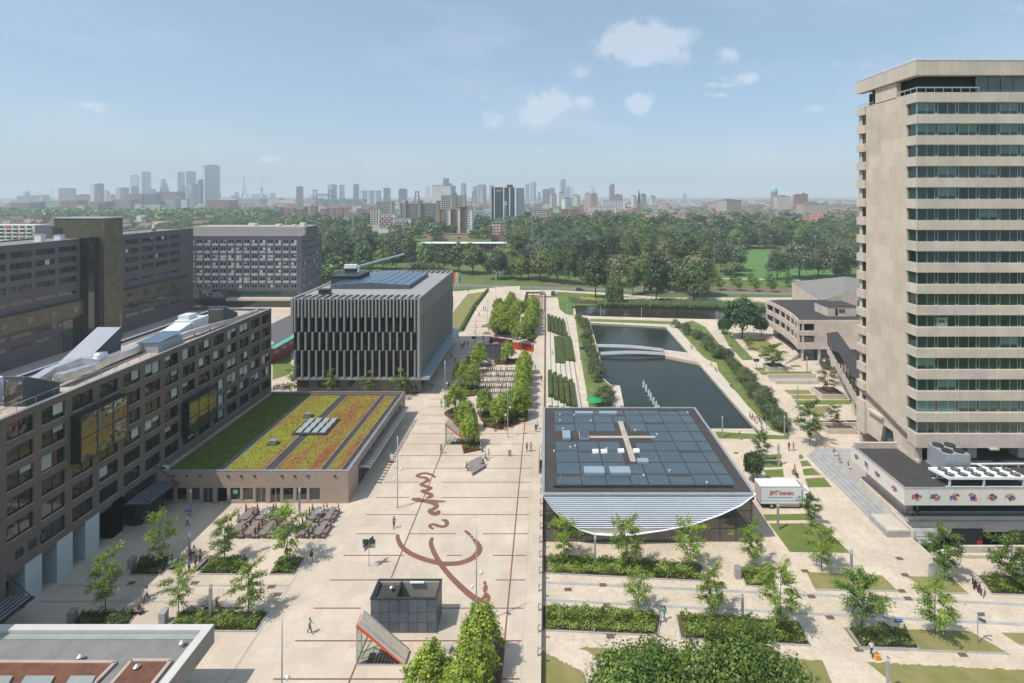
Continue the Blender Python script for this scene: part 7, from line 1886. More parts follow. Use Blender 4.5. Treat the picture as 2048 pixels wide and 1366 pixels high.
t = thing('glass_screen', 'glass wind screen frame beside the pavilion wall', 'screen', (-1.2,94,0))
for y in (92.6,97.2): MB().box(-1.26,y,0,-1.14,y+.12,2.6).build('post', M['steel'], t)
MB().box(-1.26,92.6,2.6,-1.14,97.3,2.72).build('top_rail', M['steel'], t); MB().box(-1.21,92.75,.1,-1.19,97.15,2.55).build('pane', M['glassclear'], t)
t = thing('standing_banner', 'small red and white standing board beside the cafe awning', 'sign', G(783,925,0)); p = G(783,925,0)
MB().box(p.x-.35,p.y-.25,0,p.x+.35,p.y+.25,.25).build('base', M['red'], t); MB().box(p.x-.28,p.y-.04,.25,p.x+.28,p.y+.04,1.5).build('board', M['white'], t)
for k, (x0, x1, y, lab) in enumerate(((402,480,1221,'long wooden bench behind the wide planting bed'),(255,282,1231,'short bench at the end of the shaded bottom left bed'))):
 a, b = G(x0,y,0), G(x1,y,0); t = thing('bench', lab, 'bench', a)
 for j in range(4): MB().box(a.x,a.y+.13*j,.42,b.x,a.y+.13*j+.11,.48).build('slat', M['wood'], t)
 for f_ in (.1,.5,.9): x = a.x+(b.x-a.x)*f_; MB().box(x-.06,a.y,0,x+.06,a.y+.5,.42).build('leg', M['darkmetal'], t)
for k, (x0, y0, y1, lab) in enumerate(((340,1141,1116,'dark bench at the right edge of the shaded bed'),(392,1143,1117,'dark bench at the left edge of the bed with standing people'))):
 a, b = G(x0,y0,0), G(x0+18,y1,0); t = thing('bench', lab, 'bench', a)
 MB().bar((a.x,a.y,.4),(a.x+.1,b.y,.4),.55,.14).build('seat', M['wood'], t); MB().box(a.x-.2,a.y+.2,0,a.x+.25,a.y+.4,.33).box(a.x-.15,b.y-.5,0,a.x+.3,b.y-.3,.33).build('leg', M['darkmetal'], t)
def slab_table(name, w, h, ln, m):
 o = link(name, None); o.location = (0,0,-400)
 for k in range(4): link('plank', MB().box(-w/2+w/4*k+.01,0,h-.1,-w/2+w/4*(k+1)-.01,ln,h).mesh('plank', m), o)
 for y in (.25,ln-.4): link('leg', MB().box(-w/2+.08,y,0,w/2-.08,y+.15,h-.1).mesh('leg', m), o)
 return o
TB, BN = slab_table('picnic_table', .85, .76, 3.1, M['wood']), slab_table('picnic_bench', .42, .46, 3.1, M['wood'])
seats = []
rowsT = [(74.9, [-43.7,-41.7,-39.6,-37.5,-34.2,-31.9], 'front row'), (78.4, [-44.3,-41.9,-39.8,-34.3,-32.1], 'back row')]
for y, xs_, rn in rowsT:
 for i, x in enumerate(xs_):
  w_ = ordn[i] if i < 5 else 'last'
  put(TB, USED, (x,y,0), label='grey picnic table, %s from the left in the %s' % (w_,rn), cat='table', group='picnic tables')
  for sd, sg in (('left',-1),('right',1)):
   put(BN, USED, (x+.78*sg,y,0), label='grey bench on the %s of the %s picnic table in the %s' % (sd,w_,rn), cat='bench', group='picnic benches')
   for k in range(3): seats.append((x+.78*sg, y+.5+1.0*k, sg, '%s %s picnic table' % (w_,rn)))
poly = XY(PX([(985,85),(1062,48),(1088,105),(1012,152)],0,*C5)); t = thing('sitting_deck', 'angular wooden sitting deck on the plaza', 'deck', (poly[0][0],poly[0][1],0))
MB().prism(poly,.0,.45).build('deck_body', M['wood'], t)
a, b, c, d = [Vector((*q,.455)) for q in poly]
for k in range(9):
 s0, s1 = k/9+.008, (k+1)/9-.008; MB().poly([a.lerp(d,s0),a.lerp(d,s1),b.lerp(c,s1),b.lerp(c,s0)][::-1]).build('plank', M['wood'], t)
for k, (pts, lab) in enumerate((([(1075,960),(1190,965),(1150,1035),(1072,1000)],'small stone block beside the bottom trees'),)):
 poly = XY(PX(pts,0,(700,1130),5.787)); t = tag(MB().prism(poly,0,.5).build('stone_block', M['granite'], None, loc=(poly[0][0],poly[0][1],0)), lab, 'stone block')
for k, q in enumerate(((480,640),(515,625),(545,610),(505,735))):
 p = G(CR[0][0]+q[0]/CR[1], CR[0][1]+q[1]/CR[1], 0); tag(MB().add([(p.x-1.2,p.y-1,0),(p.x+1.4,p.y-.6,0),(p.x+1,p.y+1.4,0),(p.x-1.4,p.y+1,0),(p.x-1,p.y-.8,.5),(p.x+1.2,p.y-.4,.5),(p.x+.8,p.y+1.2,.5),(p.x-1.2,p.y+.8,.5)],[(3,2,1,0),(4,5,6,7),(0,1,5,4),(1,2,6,5),(2,3,7,6),(3,0,4,7)]).build('stone_block', M['wood'], None, loc=p), ('left','middle','right','lower')[k]+' dark block seat beside the far tree cluster', 'block seat')
def utility_box(X0, X1, Y0, D, H, lab, np_=7):
 t = thing('utility_box', lab, 'utility building', ((X0+X1)/2,Y0,0))
 pan = mat('dark_glass_panel', srgb(92,98,106), .45, .16, .9, spec=.5, objrand=.14, tex=ribs(.37,.86,0,.06))
 MB().box(X0+.1,Y0+.1,0,X1-.1,Y0+.25,H-.15).box(X0+.1,Y0+D-.25,0,X1-.1,Y0+D-.1,H-.15).box(X0+.1,Y0+.25,0,X0+.25,Y0+D-.25,H-.15).box(X1-.25,Y0+.25,0,X1-.1,Y0+D-.25,H-.15).build('inner_wall', mat('pale_inner_wall',srgb(150,146,140),.8), t)
 for k in range(np_):
  a, b = X0+(X1-X0)/np_*k, X0+(X1-X0)/np_*(k+1)
  for z0, z1 in ((0,1.15),(1.15,2.25),(2.25,H)): MB().box(a+.03,Y0,z0+.03,b-.03,Y0+.08,z1-.03).build('panel', pan, t)
 for k in range(4):
  a, b = Y0+.08+(D-.08)/4*k, Y0+.08+(D-.08)/4*(k+1)
  for xx in (X0,X1-.08):
   for z0, z1 in ((0,1.15),(1.15,2.25),(2.25,H)): MB().box(xx,a+.03,z0+.03,xx+.08,b-.03,z1-.03).build('panel', pan, t)
 MB().box(X0-.04,Y0-.04,H,X1+.04,Y0+.22,H+.1).box(X0-.04,Y0+D-.22,H,X1+.04,Y0+D+.04,H+.1).box(X0-.04,Y0+.22,H,X0+.22,Y0+D-.22,H+.1).box(X1-.22,Y0+.22,H,X1+.04,Y0+D-.22,H+.1).build('rim', M['darkmetal'], t)
 xm_ = X0+(X1-X0)*.37
 MB().box(xm_-.1,Y0+.25,0,xm_+.1,Y0+D-.25,H).build('divider', M['darkmetal'], t)
 MB().box(X0+.25,Y0+.25,H-.6,xm_-.1,Y0+D-.25,H-.45).build('roof', M['roofdark'], t); MB().box(xm_+.1,Y0+.25,.8,X1-.25,Y0+D-.25,.9).build('open_floor', M['lightconcrete'], t)
 MB().lathe([(.1,0),(.1,.35),(.22,.4),(.22,.5),(.05,.6)],(xm_-.9,Y0+D*.6,H-.45),12).build('vent', M['alu'], t); MB().box(xm_+1.0,Y0+D-.5,H-.1,xm_+2.6,Y0+D-.3,H+.05).build('lamp', M['white'], t)
utility_box(-19.25,-11.97,58.9,3.0,3.7,'dark panelled utility box in the foreground of the plaza')
utility_box(-18.6,-13.2,156.5,3.0,4.2,'dark panelled utility box behind the red edged stair hood',6)
def stair_hood(Y0, lab, edge='orange', topm='paving'):
 X0, X1, D, H = -19.35, -14.6, 1.55, 4.05
 t = thing('glass_stair_hood', lab, 'stair hood', (X0,Y0,0))
 d = Vector((X1-X0,0,-H)); n = Vector((H,0,X1-X0)).normalized()
 def slab(nm, off0, off1, y0, y1, m):
  A, B = Vector((X0,0,H)), Vector((X1,0,0)); vs = []
  for y in (y0,y1):
   for o_ in (off0,off1):
    for P in (A,B): q = P+n*o_; vs.append((q.x,Y0+y,max(q.z,0.0) if P is B else q.z))
  return MB().add(vs,[(0,1,3,2),(4,6,7,5),(0,4,5,1),(2,3,7,6),(0,2,6,4),(1,5,7,3)]).build(nm, m, t)
 slab('roof_slab', .12, .42, .14, D-.14, M['paving'])
 slab('edge_beam', .10, .46, 0, .14, M['alu']); slab('edge_beam', .10, .46, D-.14, D, M['alu'])
 slab('coloured_soffit', -.22, .09, 0.02, D-.02, M[edge])
 MB().add([(X0,Y0+.05,0),(X1-.4,Y0+.05,0),(X0,Y0+.05,H-.35)],[(0,1,2)]).build('pane', M['glassclear'], t)
 MB().add([(X0,Y0+.05,0),(X0,Y0+D-.05,0),(X0,Y0+D-.05,H-.3),(X0,Y0+.05,H-.3)],[(0,1,2,3)]).build('pane', M['glassclear'], t)
 MB().box(X0-.05,Y0-.02,0,X0+.06,Y0+.1,H).box(X0-.05,Y0+D-.1,0,X0+.06,Y0+D+.02,H).build('post', M['alu'], t)
 MB().bar((X0+.2,Y0+.75,0),(X0+1.6,Y0+.75,2.4),.07,.07).build('brace', M['darkmetal'], t)
 MB().box(X0-.05,Y0-.08,0,X1,Y0+.02,.12).build('sill', M['alu'], t)
 for k in range(7): MB().box(X0+1.6+.36*k,Y0+.1,.015-.0,X0+1.6+.36*k+.16,Y0+D-.1,.03).build('stair_tread', M['granite'], t)
 MB().box(X0+.9,Y0+.08,.012,X1-.2,Y0+D-.08,.016).build('stairwell', M['interior'], t)  # dark sheet laid on the deck as the shade of an open stairwell
 rl = MB().bar((X0+1.5,Y0+.8,.0),(X0+1.5,Y0+.8,1.1),.05,.05).bar((X0+1.5,Y0+.8,1.1),(X0+3.2,Y0+.8,.35),.05,.05); rl.build('handrail', M['darkmetal'], t)
stair_hood(54.9,'glass stair hood with orange edged sloping roof in the foreground')
stair_hood(103.2,'glass stair hood with orange edged roof beside the long planter')
stair_hood(150.5,'glass stair hood with red edged roof before the far utility box','red')
br = thing('pond_footbridge', 'low arched steel footbridge crossing the pond in two arms', 'bridge', G(1265,702,ZR))
def arm(P, Q, w, lab):
 m_, rl, pk = MB(), MB(), None
 n = 14; pts = []
 for k in range(n+1):
  s = k/n; q = Vector(P).lerp(Vector(Q), s); q.z = -.85+math.sin(math.pi*s)*.42; pts.append(q)
 for a, b in zip(pts, pts[1:]): m_.bar(a, b, w, .16)
 m_.build('deck_arm', mat('grey_planks',srgb(150,152,154),.7,.08,.8,tex=ribs(.6,.8,0,.15)), br)
 for sg in (-1,1):
  e = MB()
  for a, b in zip(pts, pts[1:]): e.bar(a+Vector((0,sg*w/2,.12)), b+Vector((0,sg*w/2,.12)), .12, .34)
  e.build('side_beam', M['whitemetal'], br)
A0, A1, B0, B1 = G(1194,693,ZR), G(1328,702,ZR), G(1201,709,ZR), G(1329,709.5,ZR)
arm(A0, A1, 2.2, 'far'); arm(B0, B1, 2.2, 'near')
struct('causeway', MB().prism(XY(PX([(1327,699.5),(1378,706),(1434,727),(1436,738),(1396,725),(1331,712)],-.8)), -2.2, -.72), M['paving'])
M['spray'] = mat('white_water_spray', (.85,.87,.88), .6, .05, 2)
b_ = M['spray'].node_tree.nodes['Principled BSDF']; b_.inputs['Alpha'].default_value = .62
for k, (x, y, h) in enumerate(((1287.5,777,2.0),(1292.5,785,2.0),(1298,793.5,1.8),(1302,802,2.0),(1307,810.5,1.9),(1312.5,818,1.8),(1317,825,1.7))):
 p = G(x,y,-1.55); r_ = random.Random(k); t = thing('fountain_jet', 'white fountain jet, %s from the far end of the diagonal line in the pond' % (ordn+['sixth','last'])[k], 'fountain', p, group='fountain jets in the pond')
 MB().lathe([(.34,0),(.24,.35*h),(.2,.7*h),(.14,.95*h),(.02,1.05*h)],p,9).build('jet', M['spray'], t, smooth=True)
 rg = np.random.default_rng(k); n = 90; C_ = np.stack([rg.normal(size=n)*.28,rg.normal(size=n)*.28,rg.uniform(0,h*.9,n)],1)
 link('droplets', np_quads('droplets', leaf_quads(C_, rg.normal(size=(n,3)), .07,.05, rg), M['spray']), t)
tr = thing('delivery_truck', 'white box truck with red lettering parked beside the pavilion', 'truck', (37,84.4,ZR))
ty = 83.9; X0, X1 = 33.5, 39.9; zt2, zb2 = 2.45, -.15
MB().box(X0,ty,zb2,X1,ty+2.5,zt2).build('cargo_box', M['white'], tr)
MB().box(X0-.02,ty-.02,zb2-.08,X1+.02,ty+2.52,zb2).box(X0-.03,ty-.02,zb2,X0+.05,ty+.04,zt2+.02).box(X0-.03,ty-.03,zt2,X1+.03,ty+.03,zt2+.05).build('box_frame', M['alu'], tr)
MB().box(X0-.04,ty+.15,zb2+.05,X0-.005,ty+2.35,zt2-.1).build('rear_door', mat('pinkish_white',srgb(214,196,190),.5), tr)
MB().add([(X1+.25,ty+.1,-.75),(X1+2.0,ty+.1,-.75),(X1+2.0,ty+2.4,-.75),(X1+.25,ty+2.4,-.75),(X1+.25,ty+.1,1.5),(X1+1.55,ty+.1,1.5),(X1+1.55,ty+2.4,1.5),(X1+.25,ty+2.4,1.5),(X1+2.05,ty+.1,.35),(X1+2.05,ty+2.4,.35)],
 [(0,1,8,5,4),(1,2,9,8),(2,3,7,6,9),(3,0,4,7),(4,5,6,7)]).build('cab', M['white'], tr)
MB().quad((X1+1.57,ty+.2,1.45),(X1+2.06,ty+.2,.4),(X1+2.06,ty+2.3,.4),(X1+1.57,ty+2.3,1.45)).build('windscreen', M['glassdark'], tr)
MB().add([(X1+.75,ty+.085,.4),(X1+1.95,ty+.085,.4),(X1+1.5,ty+.085,1.35),(X1+.75,ty+.085,1.35)],[(0,1,2,3)]).build('side_window', M['glassdark'], tr)
MB().add([(X1+.2,ty+.2,1.5),(X1+1.3,ty+.2,1.5),(X1+.2,ty+.2,2.4),(X1+.2,ty+2.3,1.5),(X1+1.3,ty+2.3,1.5),(X1+.2,ty+2.3,2.4)],[(0,1,2),(5,4,3),(1,4,5,2)]).build('wind_deflector', M['whitemetal'], tr)
MB().box(X0+.2,ty+.5,-.55,X1+1.8,ty+2.0,-.15).build('chassis', M['darkmetal'], tr); MB().box(X0+2.4,ty+.02,-.62,X1-.3,ty+.08,-.5).box(X0+2.4,ty+.02,-.4,X1-.3,ty+.08,-.28).build('side_guard', M['alu'], tr)
for x in (X0+1.75, X1+1.0):
 for y in (ty+.02,ty+2.15):
  w = MB().tube((x,y,-.55),(x,y+.33,-.55),.47,.47,18).build('wheel', M['black'], tr); MB().tube((x,y-.01,-.55),(x,y+.34,-.55),.24,.24,12).build('rim', M['steel'], w)
M['truckred'] = mat('crimson_print', srgb(196,24,60), .5, .03, 1); M['truckblue'] = mat('blue_print', srgb(70,150,200), .5, .05, 1)
text('BMT koeriers', at(1539,990,ty-.03), 1.0, M['truckred'], tr, shear=.25, width=3.75, bold=.02)
for k in range(11): p = at(1536.5+4.5*k,995,ty-.02); MB().box(p.x,ty-.02,p.z-.07,p.x+.27,ty-.005,p.z+.07).build('small_print', M['truckblue'], tr)
p = at(1521.5,1001.5,ty); MB().box(X0+.05,ty-.02,p.z-.03,X0+1.8,ty-.005,p.z+.03).box(X0+4.7,ty-.02,p.z-.03,X1-.2,ty-.005,p.z+.03).build('blue_line', M['truckblue'], tr)
for k in range(8): MB().box(X0+2.0+.32*k,ty-.02,p.z-.05,X0+2.2+.32*k,ty-.005,p.z+.05).build('small_print', mat('pink_print',srgb(200,120,130),.5), tr)
for k, (dx, dz) in enumerate(((0,0),(.25,.25),(-.2,.3),(.1,.55),(-.35,-.1),(.35,-.05),(.3,.5))):
 q = at(1596,1000,ty); MB().tube((q.x+dx,ty-.02,q.z+dz),(q.x+dx,ty-.005,q.z+dz),.13,.13,6).build('snowflake_dot', M['truckblue'], tr)
def car(px, py, rz, col, lab, kind=1.0, z=ZR):
 p = G(px,py,z); t = thing('parked_car', lab, 'car', p, rz); L, W_, h = 4.4, 1.75, 1.45*kind
 prof = [(-L/2,.3),(L/2,.3),(L/2,.75),(L/2-.9,.85),(L/2-1.6,h),(-L/2+.5,h),(-L/2,.95)]
 def side(nm, pr, w, m):
  n = len(pr); me = MB().add([(x,-w/2,z_) for x,z_ in pr]+[(x,w/2,z_) for x,z_ in pr],[tuple(range(n)),tuple(range(2*n-1,n-1,-1))]+[(i,n+i,n+(i+1)%n,(i+1)%n) for i in range(n)]).mesh(nm,m); link(nm,me,t)
 side('body', prof, W_, mat('car_paint_%d' % int(col[0]*999), col, .3, .05, 1, coat=.5)); side('window_band', [(-L/2+.6,.98),(L/2-1.05,.98),(L/2-1.68,h-.1),(-L/2+.75,h-.1)], W_+.02, M['glassdark'])
 for x in (-L/2+.8,L/2-.85):
  for y in (-W_/2,W_/2-.2): w = link('wheel', MB().tube((x,y,.32),(x,y+.2,.32),.32,.32,14).mesh('wheel', M['black']), t); link('rim', MB().tube((x,y-.01,.32),(x,y+.21,.32),.18,.18,10).mesh('rim', M['steel']), w)
 for y in (-.6,.6): link('headlight', MB().box(L/2-.02,y-.18,.6,L/2+.02,y+.18,.74).mesh('headlight', M['white']), t)
car(1107,590,R(80),srgb(40,50,90),'dark blue van parked on the pale path by the grass bank',1.3); car(1083,588.5,R(86),srgb(110,114,120),'grey car driving up the garage ramp',1.0)
car(1160,582,R(-6),srgb(60,60,62),'dark car on the road under the park trees'); car(1000,549,R(-5),srgb(190,190,190),'pale car half hidden among the park trees')
for k, (x, c, n_) in enumerate(((904.5,srgb(214,50,60),'red'),(911,srgb(214,180,90),'yellow'),(917,srgb(60,130,140),'teal'))):
 p = G(x,577,0); t = thing('banner_flag', n_+' banner flag behind the fin-clad building', 'flag', p, group='banner flags')
 MB().tube(p,p+Vector((0,0,8.4)),.06).build('pole', M['whitemetal'], t); m_ = MB()
 for j in range(6): m_.quad((p.x+.05,p.y,2.9+.9*j),(p.x+1.2,p.y+.15*math.sin(j),2.9+.9*j),(p.x+1.2,p.y+.15*math.sin(j+1),3.8+.9*j),(p.x+.05,p.y,3.8+.9*j))
 m_.build('cloth', mat('banner_'+n_, c, .8), t)
def bike_mesh(seed):
 r_ = random.Random(seed); mb = MB()
 for cx in (-.52,.52):
  n = 12
  for i in range(n): a, b = 2*math.pi*i/n, 2*math.pi*(i+1)/n; mb.bar((cx+.34*math.cos(a),0,.35+.34*math.sin(a)),(cx+.34*math.cos(b),0,.35+.34*math.sin(b)),.075,.075)
  for i in range(4): a = math.pi*i/4; mb.bar((cx-.32*math.cos(a),0,.35-.32*math.sin(a)),(cx+.32*math.cos(a),0,.35+.32*math.sin(a)),.012,.012)
 P = {'b':(-.05,0,.33),'s':(-.2,0,.82),'h':(.36,0,.88),'r':(-.52,0,.35),'f':(.52,0,.35)}
 for a, b in (('b','s'),('s','h'),('b','h'),('b','r'),('s','r'),('h','f')): mb.bar(P[a],P[b],.07,.07)
 mb.box(-.34,-.08,.9,-.08,.08,.97).bar((-.2,0,.82),(-.2,0,.92),.03,.03).bar((.36,0,.88),(.34,0,1.05),.03,.03).bar((.3,-.28,1.06),(.3,.28,1.06),.06,.06)
 if seed % 2: mb.box(-.75,-.1,.72,-.4,.1,.76)
 return mb
bikecols = [srgb(40,40,44),srgb(30,34,40),srgb(150,150,156),srgb(40,60,110),srgb(110,40,40),srgb(60,70,64),srgb(190,190,190)]
BK = [bike_mesh(i).mesh('bicycle', mat('bicycle_paint_%d' % i, c, .5, .1, 2)) for i, c in enumerate(bikecols)]
r_ = random.Random(4)
def bike(p, rz, lab, grp): tag(link('bicycle', r_.choice(BK), None, p, rz), lab, 'bicycle', grp)
for y in (116.2,119.4,122.6,126.4,130.2,134.0,138.0,142.4,146.6):
 x = -17.2 if y > 130 else (-14.6 if y > 122 else -13.6)
 rk = tag(MB().box(x-.2,y-.55,.0,-8.0,y-.5,.35).build('bicycle_rack', M['steel'], None, loc=(x,y,0)), 'low steel bicycle rack rail between the plaza trees', 'rack', 'bicycle rack rails')
 while x < -8.2:
  if r_.random() < .93: bike((x,y+r_.uniform(-.15,.15),0), R(90)+r_.uniform(-.12,.12)+(math.pi if r_.random() < .5 else 0), 'parked bicycle in the racks between the plaza trees', 'bicycles in the plaza racks')
  x += .52
for k in range(16): bike((-8.8+r_.uniform(-.3,.3)+.0+.35*(k % 8)-1.2, 192+6*(k//8)+r_.uniform(-.4,.4),0), R(90)+r_.uniform(-.3,.3), 'parked bicycle among the far tree cluster', 'bicycles among the far trees')
for k in range(30): p = G(388+2.1*(k % 28), 617+4.5*(k % 2)-.04*k, 0); bike(p, R(80)+r_.uniform(-.3,.3), 'parked bicycle in the row before the slate office block', 'bicycles before the slate office block')
for k in range(14): p = G(548+2.6*k, 779-1.6*(k % 3)+r_.uniform(-2,2), 0); bike(p, r_.uniform(0,3), 'parked bicycle left of the fin-clad building', 'bicycles left of the fin-clad building')
for k in range(4): p = G(1946+7*k,1172+6*k,ZR); bike(p, R(60)+r_.uniform(-.3,.3), 'bicycle parked against the hedge bed at the right edge', 'bicycles at the right hedge')
for k in range(5): p = G(800+5*k,798+2*(k % 2),0); tag(MB().box(p.x-.25,p.y-.25,.0,p.x+.25,p.y+.25,.45).box(p.x-.25,p.y+.2,.45,p.x+.25,p.y+.25,.9).build('terrace_chair', M['alu'], None, loc=p), 'pale terrace chair by the cafe rear corner', 'chair', 'terrace chairs by the cafe')
# ================================================================== people
CLO = {'white':(.7,.7,.68),'light blue':(.36,.5,.62),'blue':(.05,.16,.42),'navy':(.03,.04,.09),'black':(.015,.015,.017),'grey':(.22,.22,.23),'red':(.5,.04,.04),'pink':(.55,.28,.3),'green':(.08,.2,.1),'beige':(.45,.38,.28),'turquoise':(.06,.4,.42),'maroon':(.2,.04,.06),'denim':(.08,.12,.22),'khaki':(.24,.2,.13),'orange':(.6,.2,.04),'brown':(.1,.06,.04)}
cm = {k: mat('cloth_'+k.replace(' ','_'), c, .85, .08, 6) for k, c in CLO.items()}
skins = [mat('skin_tone_%d' % i, c, .6, .05, 4) for i, c in enumerate(((.52,.34,.25),(.42,.26,.18),(.2,.11,.07)))]
hairs = [mat('hair_%d' % i, c, .6, .1, 8) for i, c in enumerate(((.02,.015,.012),(.08,.045,.025),(.3,.2,.09),(.35,.34,.32)))]
shoe = mat('dark_shoes',(.03,.03,.03),.6);
pr = random.Random(99)
def person(kind, p, rz, top, legs, lab, hair=None, long=None, bag=None, group=None, sc=1.0):
 o = thing('person', lab, 'person', p, rz, group); o.scale = (sc,)*3
 b, h1, h2, bg_ = BODY[kind]; bo = link('body', b, o)
 for i, m in enumerate((pr.choice(skins[:2]+skins[:1]+skins), cm[top], cm[legs], shoe)): bo.material_slots[i].link = 'OBJECT'; bo.material_slots[i].material = m
 def kid(nm, src_, m):
  k = link(nm, src_, o)
  if not src_.materials: src_.materials.append(None)
  k.material_slots[0].link = 'OBJECT'; k.material_slots[0].material = m
 kid('hair', h2 if (pr.random() < .45 if long is None else long) else h1, hairs[pr.choice((0,0,1,1,2)) if hair is None else hair])
 if bag: kid('backpack', bg_, cm[bag])
 return o
def at_px(kind, x, y, z, face, top, legs, where, **kw):
 verb = {'walk':'walking','stand':'standing','talk':'standing','sit':'sitting'}[kind]
 return person(kind, G(x,y,z) if not isinstance(x, Vector) else x, R(face), top, legs, 'person, %s top, %s trousers, %s %s' % (top,legs,verb,where), **kw)
W_, S_, T_, Q_ = 'walk','stand','talk','sit'
for a in ((W_,620,1267,0,95,'light blue','black','left of the foreground utility box'),(W_,293,1202,0,-20,'white','black','at the shade edge near the bottom left beds'),(W_,788,1057,0,20,'grey','black','below the plaza signature beside the sign'),
 (W_,375,1053,0,-60,'white','denim','in the cafe shade beside the light column'),(S_,378,1145,0,160,'blue','black','at the front of the group between the beds'),(T_,391,1133,0,-30,'black','brown','in the group between the beds on the right'),(T_,400,1126,0,-120,'beige','black','at the back right of the group between the beds'),
 (T_,388,1117,0,30,'white','navy','at the back of the group between the beds'),(S_,381,1126,0,60,'navy','navy','on the left of the group between the beds'),(W_,1318,1247,ZR,-150,'light blue','navy','left of the pair beside the hedge bed'),(W_,1329,1241,ZR,-150,'turquoise','blue','right of the pair beside the hedge bed'),
 (W_,1743,1313,ZR,10,'white','navy','on the paving below the dark tree'),(W_,1578,902,ZR,170,'maroon','brown','left of the pair behind the truck'),(W_,1587,901,ZR,170,'pink','grey','right of the pair behind the truck'),(W_,1479,880,ZR,90,'brown','beige','on the path by the near pond end'),
 (W_,1053.7,903,0,0,'grey','black','left of the pair by the dark paving line'),(W_,1061.6,903,0,0,'beige','grey','right of the pair by the dark paving line'),(W_,1071.5,864.5,0,170,'brown','black','nearer of the pair beside the planter'),(W_,1074.8,858.6,0,170,'white','brown','farther of the pair beside the planter'),
 (W_,882.4,907,0,0,'grey','brown','on the paving left of the middle stair hood'),(S_,977.3,917,0,60,'white','white','beside the wooden sitting deck'),(W_,882.4,814.5,0,180,'turquoise','beige','near the shade edge of the fin-clad building'),(W_,1082.7,763.7,0,0,'brown','black','on the path right of the tree row'),
 (W_,864,779.5,0,20,'navy','denim','at the red wall under the fin-clad canopy'),(W_,907,756,0,180,'black','navy','in the shade beside the plaza tree pair'),(W_,897,779,0,0,'black','grey','in the shade near the lamp pole'),(W_,922.7,698,0,180,'navy','black','leftmost of the shaded group'),(W_,927,697,0,180,'black','black','second of the shaded group'),
 (W_,929.5,692,0,180,'black','denim','third of the shaded group'),(W_,936,692.5,0,180,'grey','navy','rightmost of the shaded group'),(W_,966.6,681.5,0,0,'black','brown','beside the far utility box shade edge'),(W_,916,679,0,0,'brown','black','at the far canopy end of the fin-clad building'),(W_,903,719.5,0,0,'navy','grey','along the fin-clad canopy, farther one'),
 (W_,909.5,725.4,0,180,'grey','black','along the fin-clad canopy, nearer one'),(W_,908,750,0,0,'denim','black','in the shade left of the tree pair'),(W_,958,633,0,0,'brown','black','alone on the far plaza'),(W_,967,620.7,0,180,'grey','black','left of the far plaza pair'),(W_,970.5,621,0,180,'beige','navy','right of the far plaza pair'),
 (W_,1070,740,0,0,'light blue','grey','between the tree row and the hedged steps'),(W_,1135,673.4,ZR,0,'green','black','on the pond path beside the hedges'),(S_,1328,704,-.1,90,'black','black','at the end of the pond footbridge'),(W_,623,1127,0,180,'black','grey','with a backpack beside the small bed'),
 (W_,937,571+14,0,0,'navy','black','near the far lawn corner'),(W_,1109.5,592,ZR,0,'orange','navy','beside the dark blue van')):
 kw = {'bag':'black'} if 'backpack' in a[7] else {}
 at_px(*a[:4], a[4], a[5], a[6], a[7], **kw)
for a in ((988.5,861,20,'black','black','on the triangular steel planter, left one'),(1010,859,0,'brown','pink','on the triangular steel planter, right one'),(961,903,60,'white','navy','on the edge of the front planter tree'),(967,931,-60,'black','brown','on the wooden deck front corner'),(933,940,40,'grey','navy','on the wooden deck left corner'),(970,922,120,'turquoise','grey','on the wooden deck right corner'),
 (1109,763,60,'maroon','black','in the left group on the white steps'),(1111.5,769,60,'white','maroon','in the left group on the white steps, lower'),(1128.5,779,60,'grey','black','in the right group on the white steps'),(1133,780,60,'pink','navy','in the middle of the white steps group'),(1140,780,40,'black','beige','at the right end of the white steps group'),(1097,766,20,'black','grey','at the top of the white steps'),(1104,709,40,'white','grey','on the upper white steps')):
 x, y, fc, tp_, lg, wh = a; z = .05 if x > 1095 else .1
 at_px(Q_, x, y, -.3 if x > 1095 else .02, fc, tp_, lg, wh)
for a in ((1499.5,838,'black','grey','at the far left of the pond quay group'),(1505,841,'maroon','white','in the pond quay group beside the left one'),(1509,846,'red','beige','in the middle of the pond quay group'),(1512,838,'white','brown','at the back of the pond quay group'),(1516,842,'pink','grey','on the right of the pond quay group'),(1519,847,'green','maroon','at the lower right of the pond quay group'),(1522,860,'orange','brown','alone at the near pond quay corner'),
 (1382,698,'black','navy','at the far quay by the causeway, left one'),(1391,701,'white','grey','at the far quay by the causeway, right one'),(1422,734,'grey','white','on the quay past the causeway, first'),(1430,743,'brown','black','on the quay past the causeway, second'),(1459,774,'white','black','on the middle quay, left one'),(1463.5,778,'navy','black','on the middle quay, right one')):
 at_px(Q_, a[0], a[1], ZR+.06-.0, 60, a[2], a[3], a[4])
for a in ((1667,911,'black','white','on the tiled terrace, farthest'),(1677,925,'grey','beige','on the tiled terrace, middle'),(1696,938,'green','white','on the tiled terrace, nearest')): at_px(Q_, a[0], a[1], -.3, 60, a[2], a[3], a[4])
for k, (x, tp_) in enumerate(((53.6,'light blue'),(54.5,'black'))): person('sit', (x,78.9,.72), R(20), tp_, 'black', 'person in %s top sitting in the shade under the podium fascia' % tp_)
for k, (x, y, tp_, lg) in enumerate(((340,1136,'white','denim'),(345,1128,'green','grey'),(433,1222,'brown','orange'),(277,1229,'maroon','beige'))): at_px(Q_, x, y, 0, -60 if k < 2 else 170, tp_, lg, ('on the dark bench by the shaded bed, near one','on the dark bench by the shaded bed, far one','on the long bench behind the wide bed','on the short bench at the bottom left')[k])
occ = random.Random(17); tops = ['white','light blue','navy','black','grey','pink','beige','maroon','red','turquoise','green','brown']; n_p = 0; seen = set()
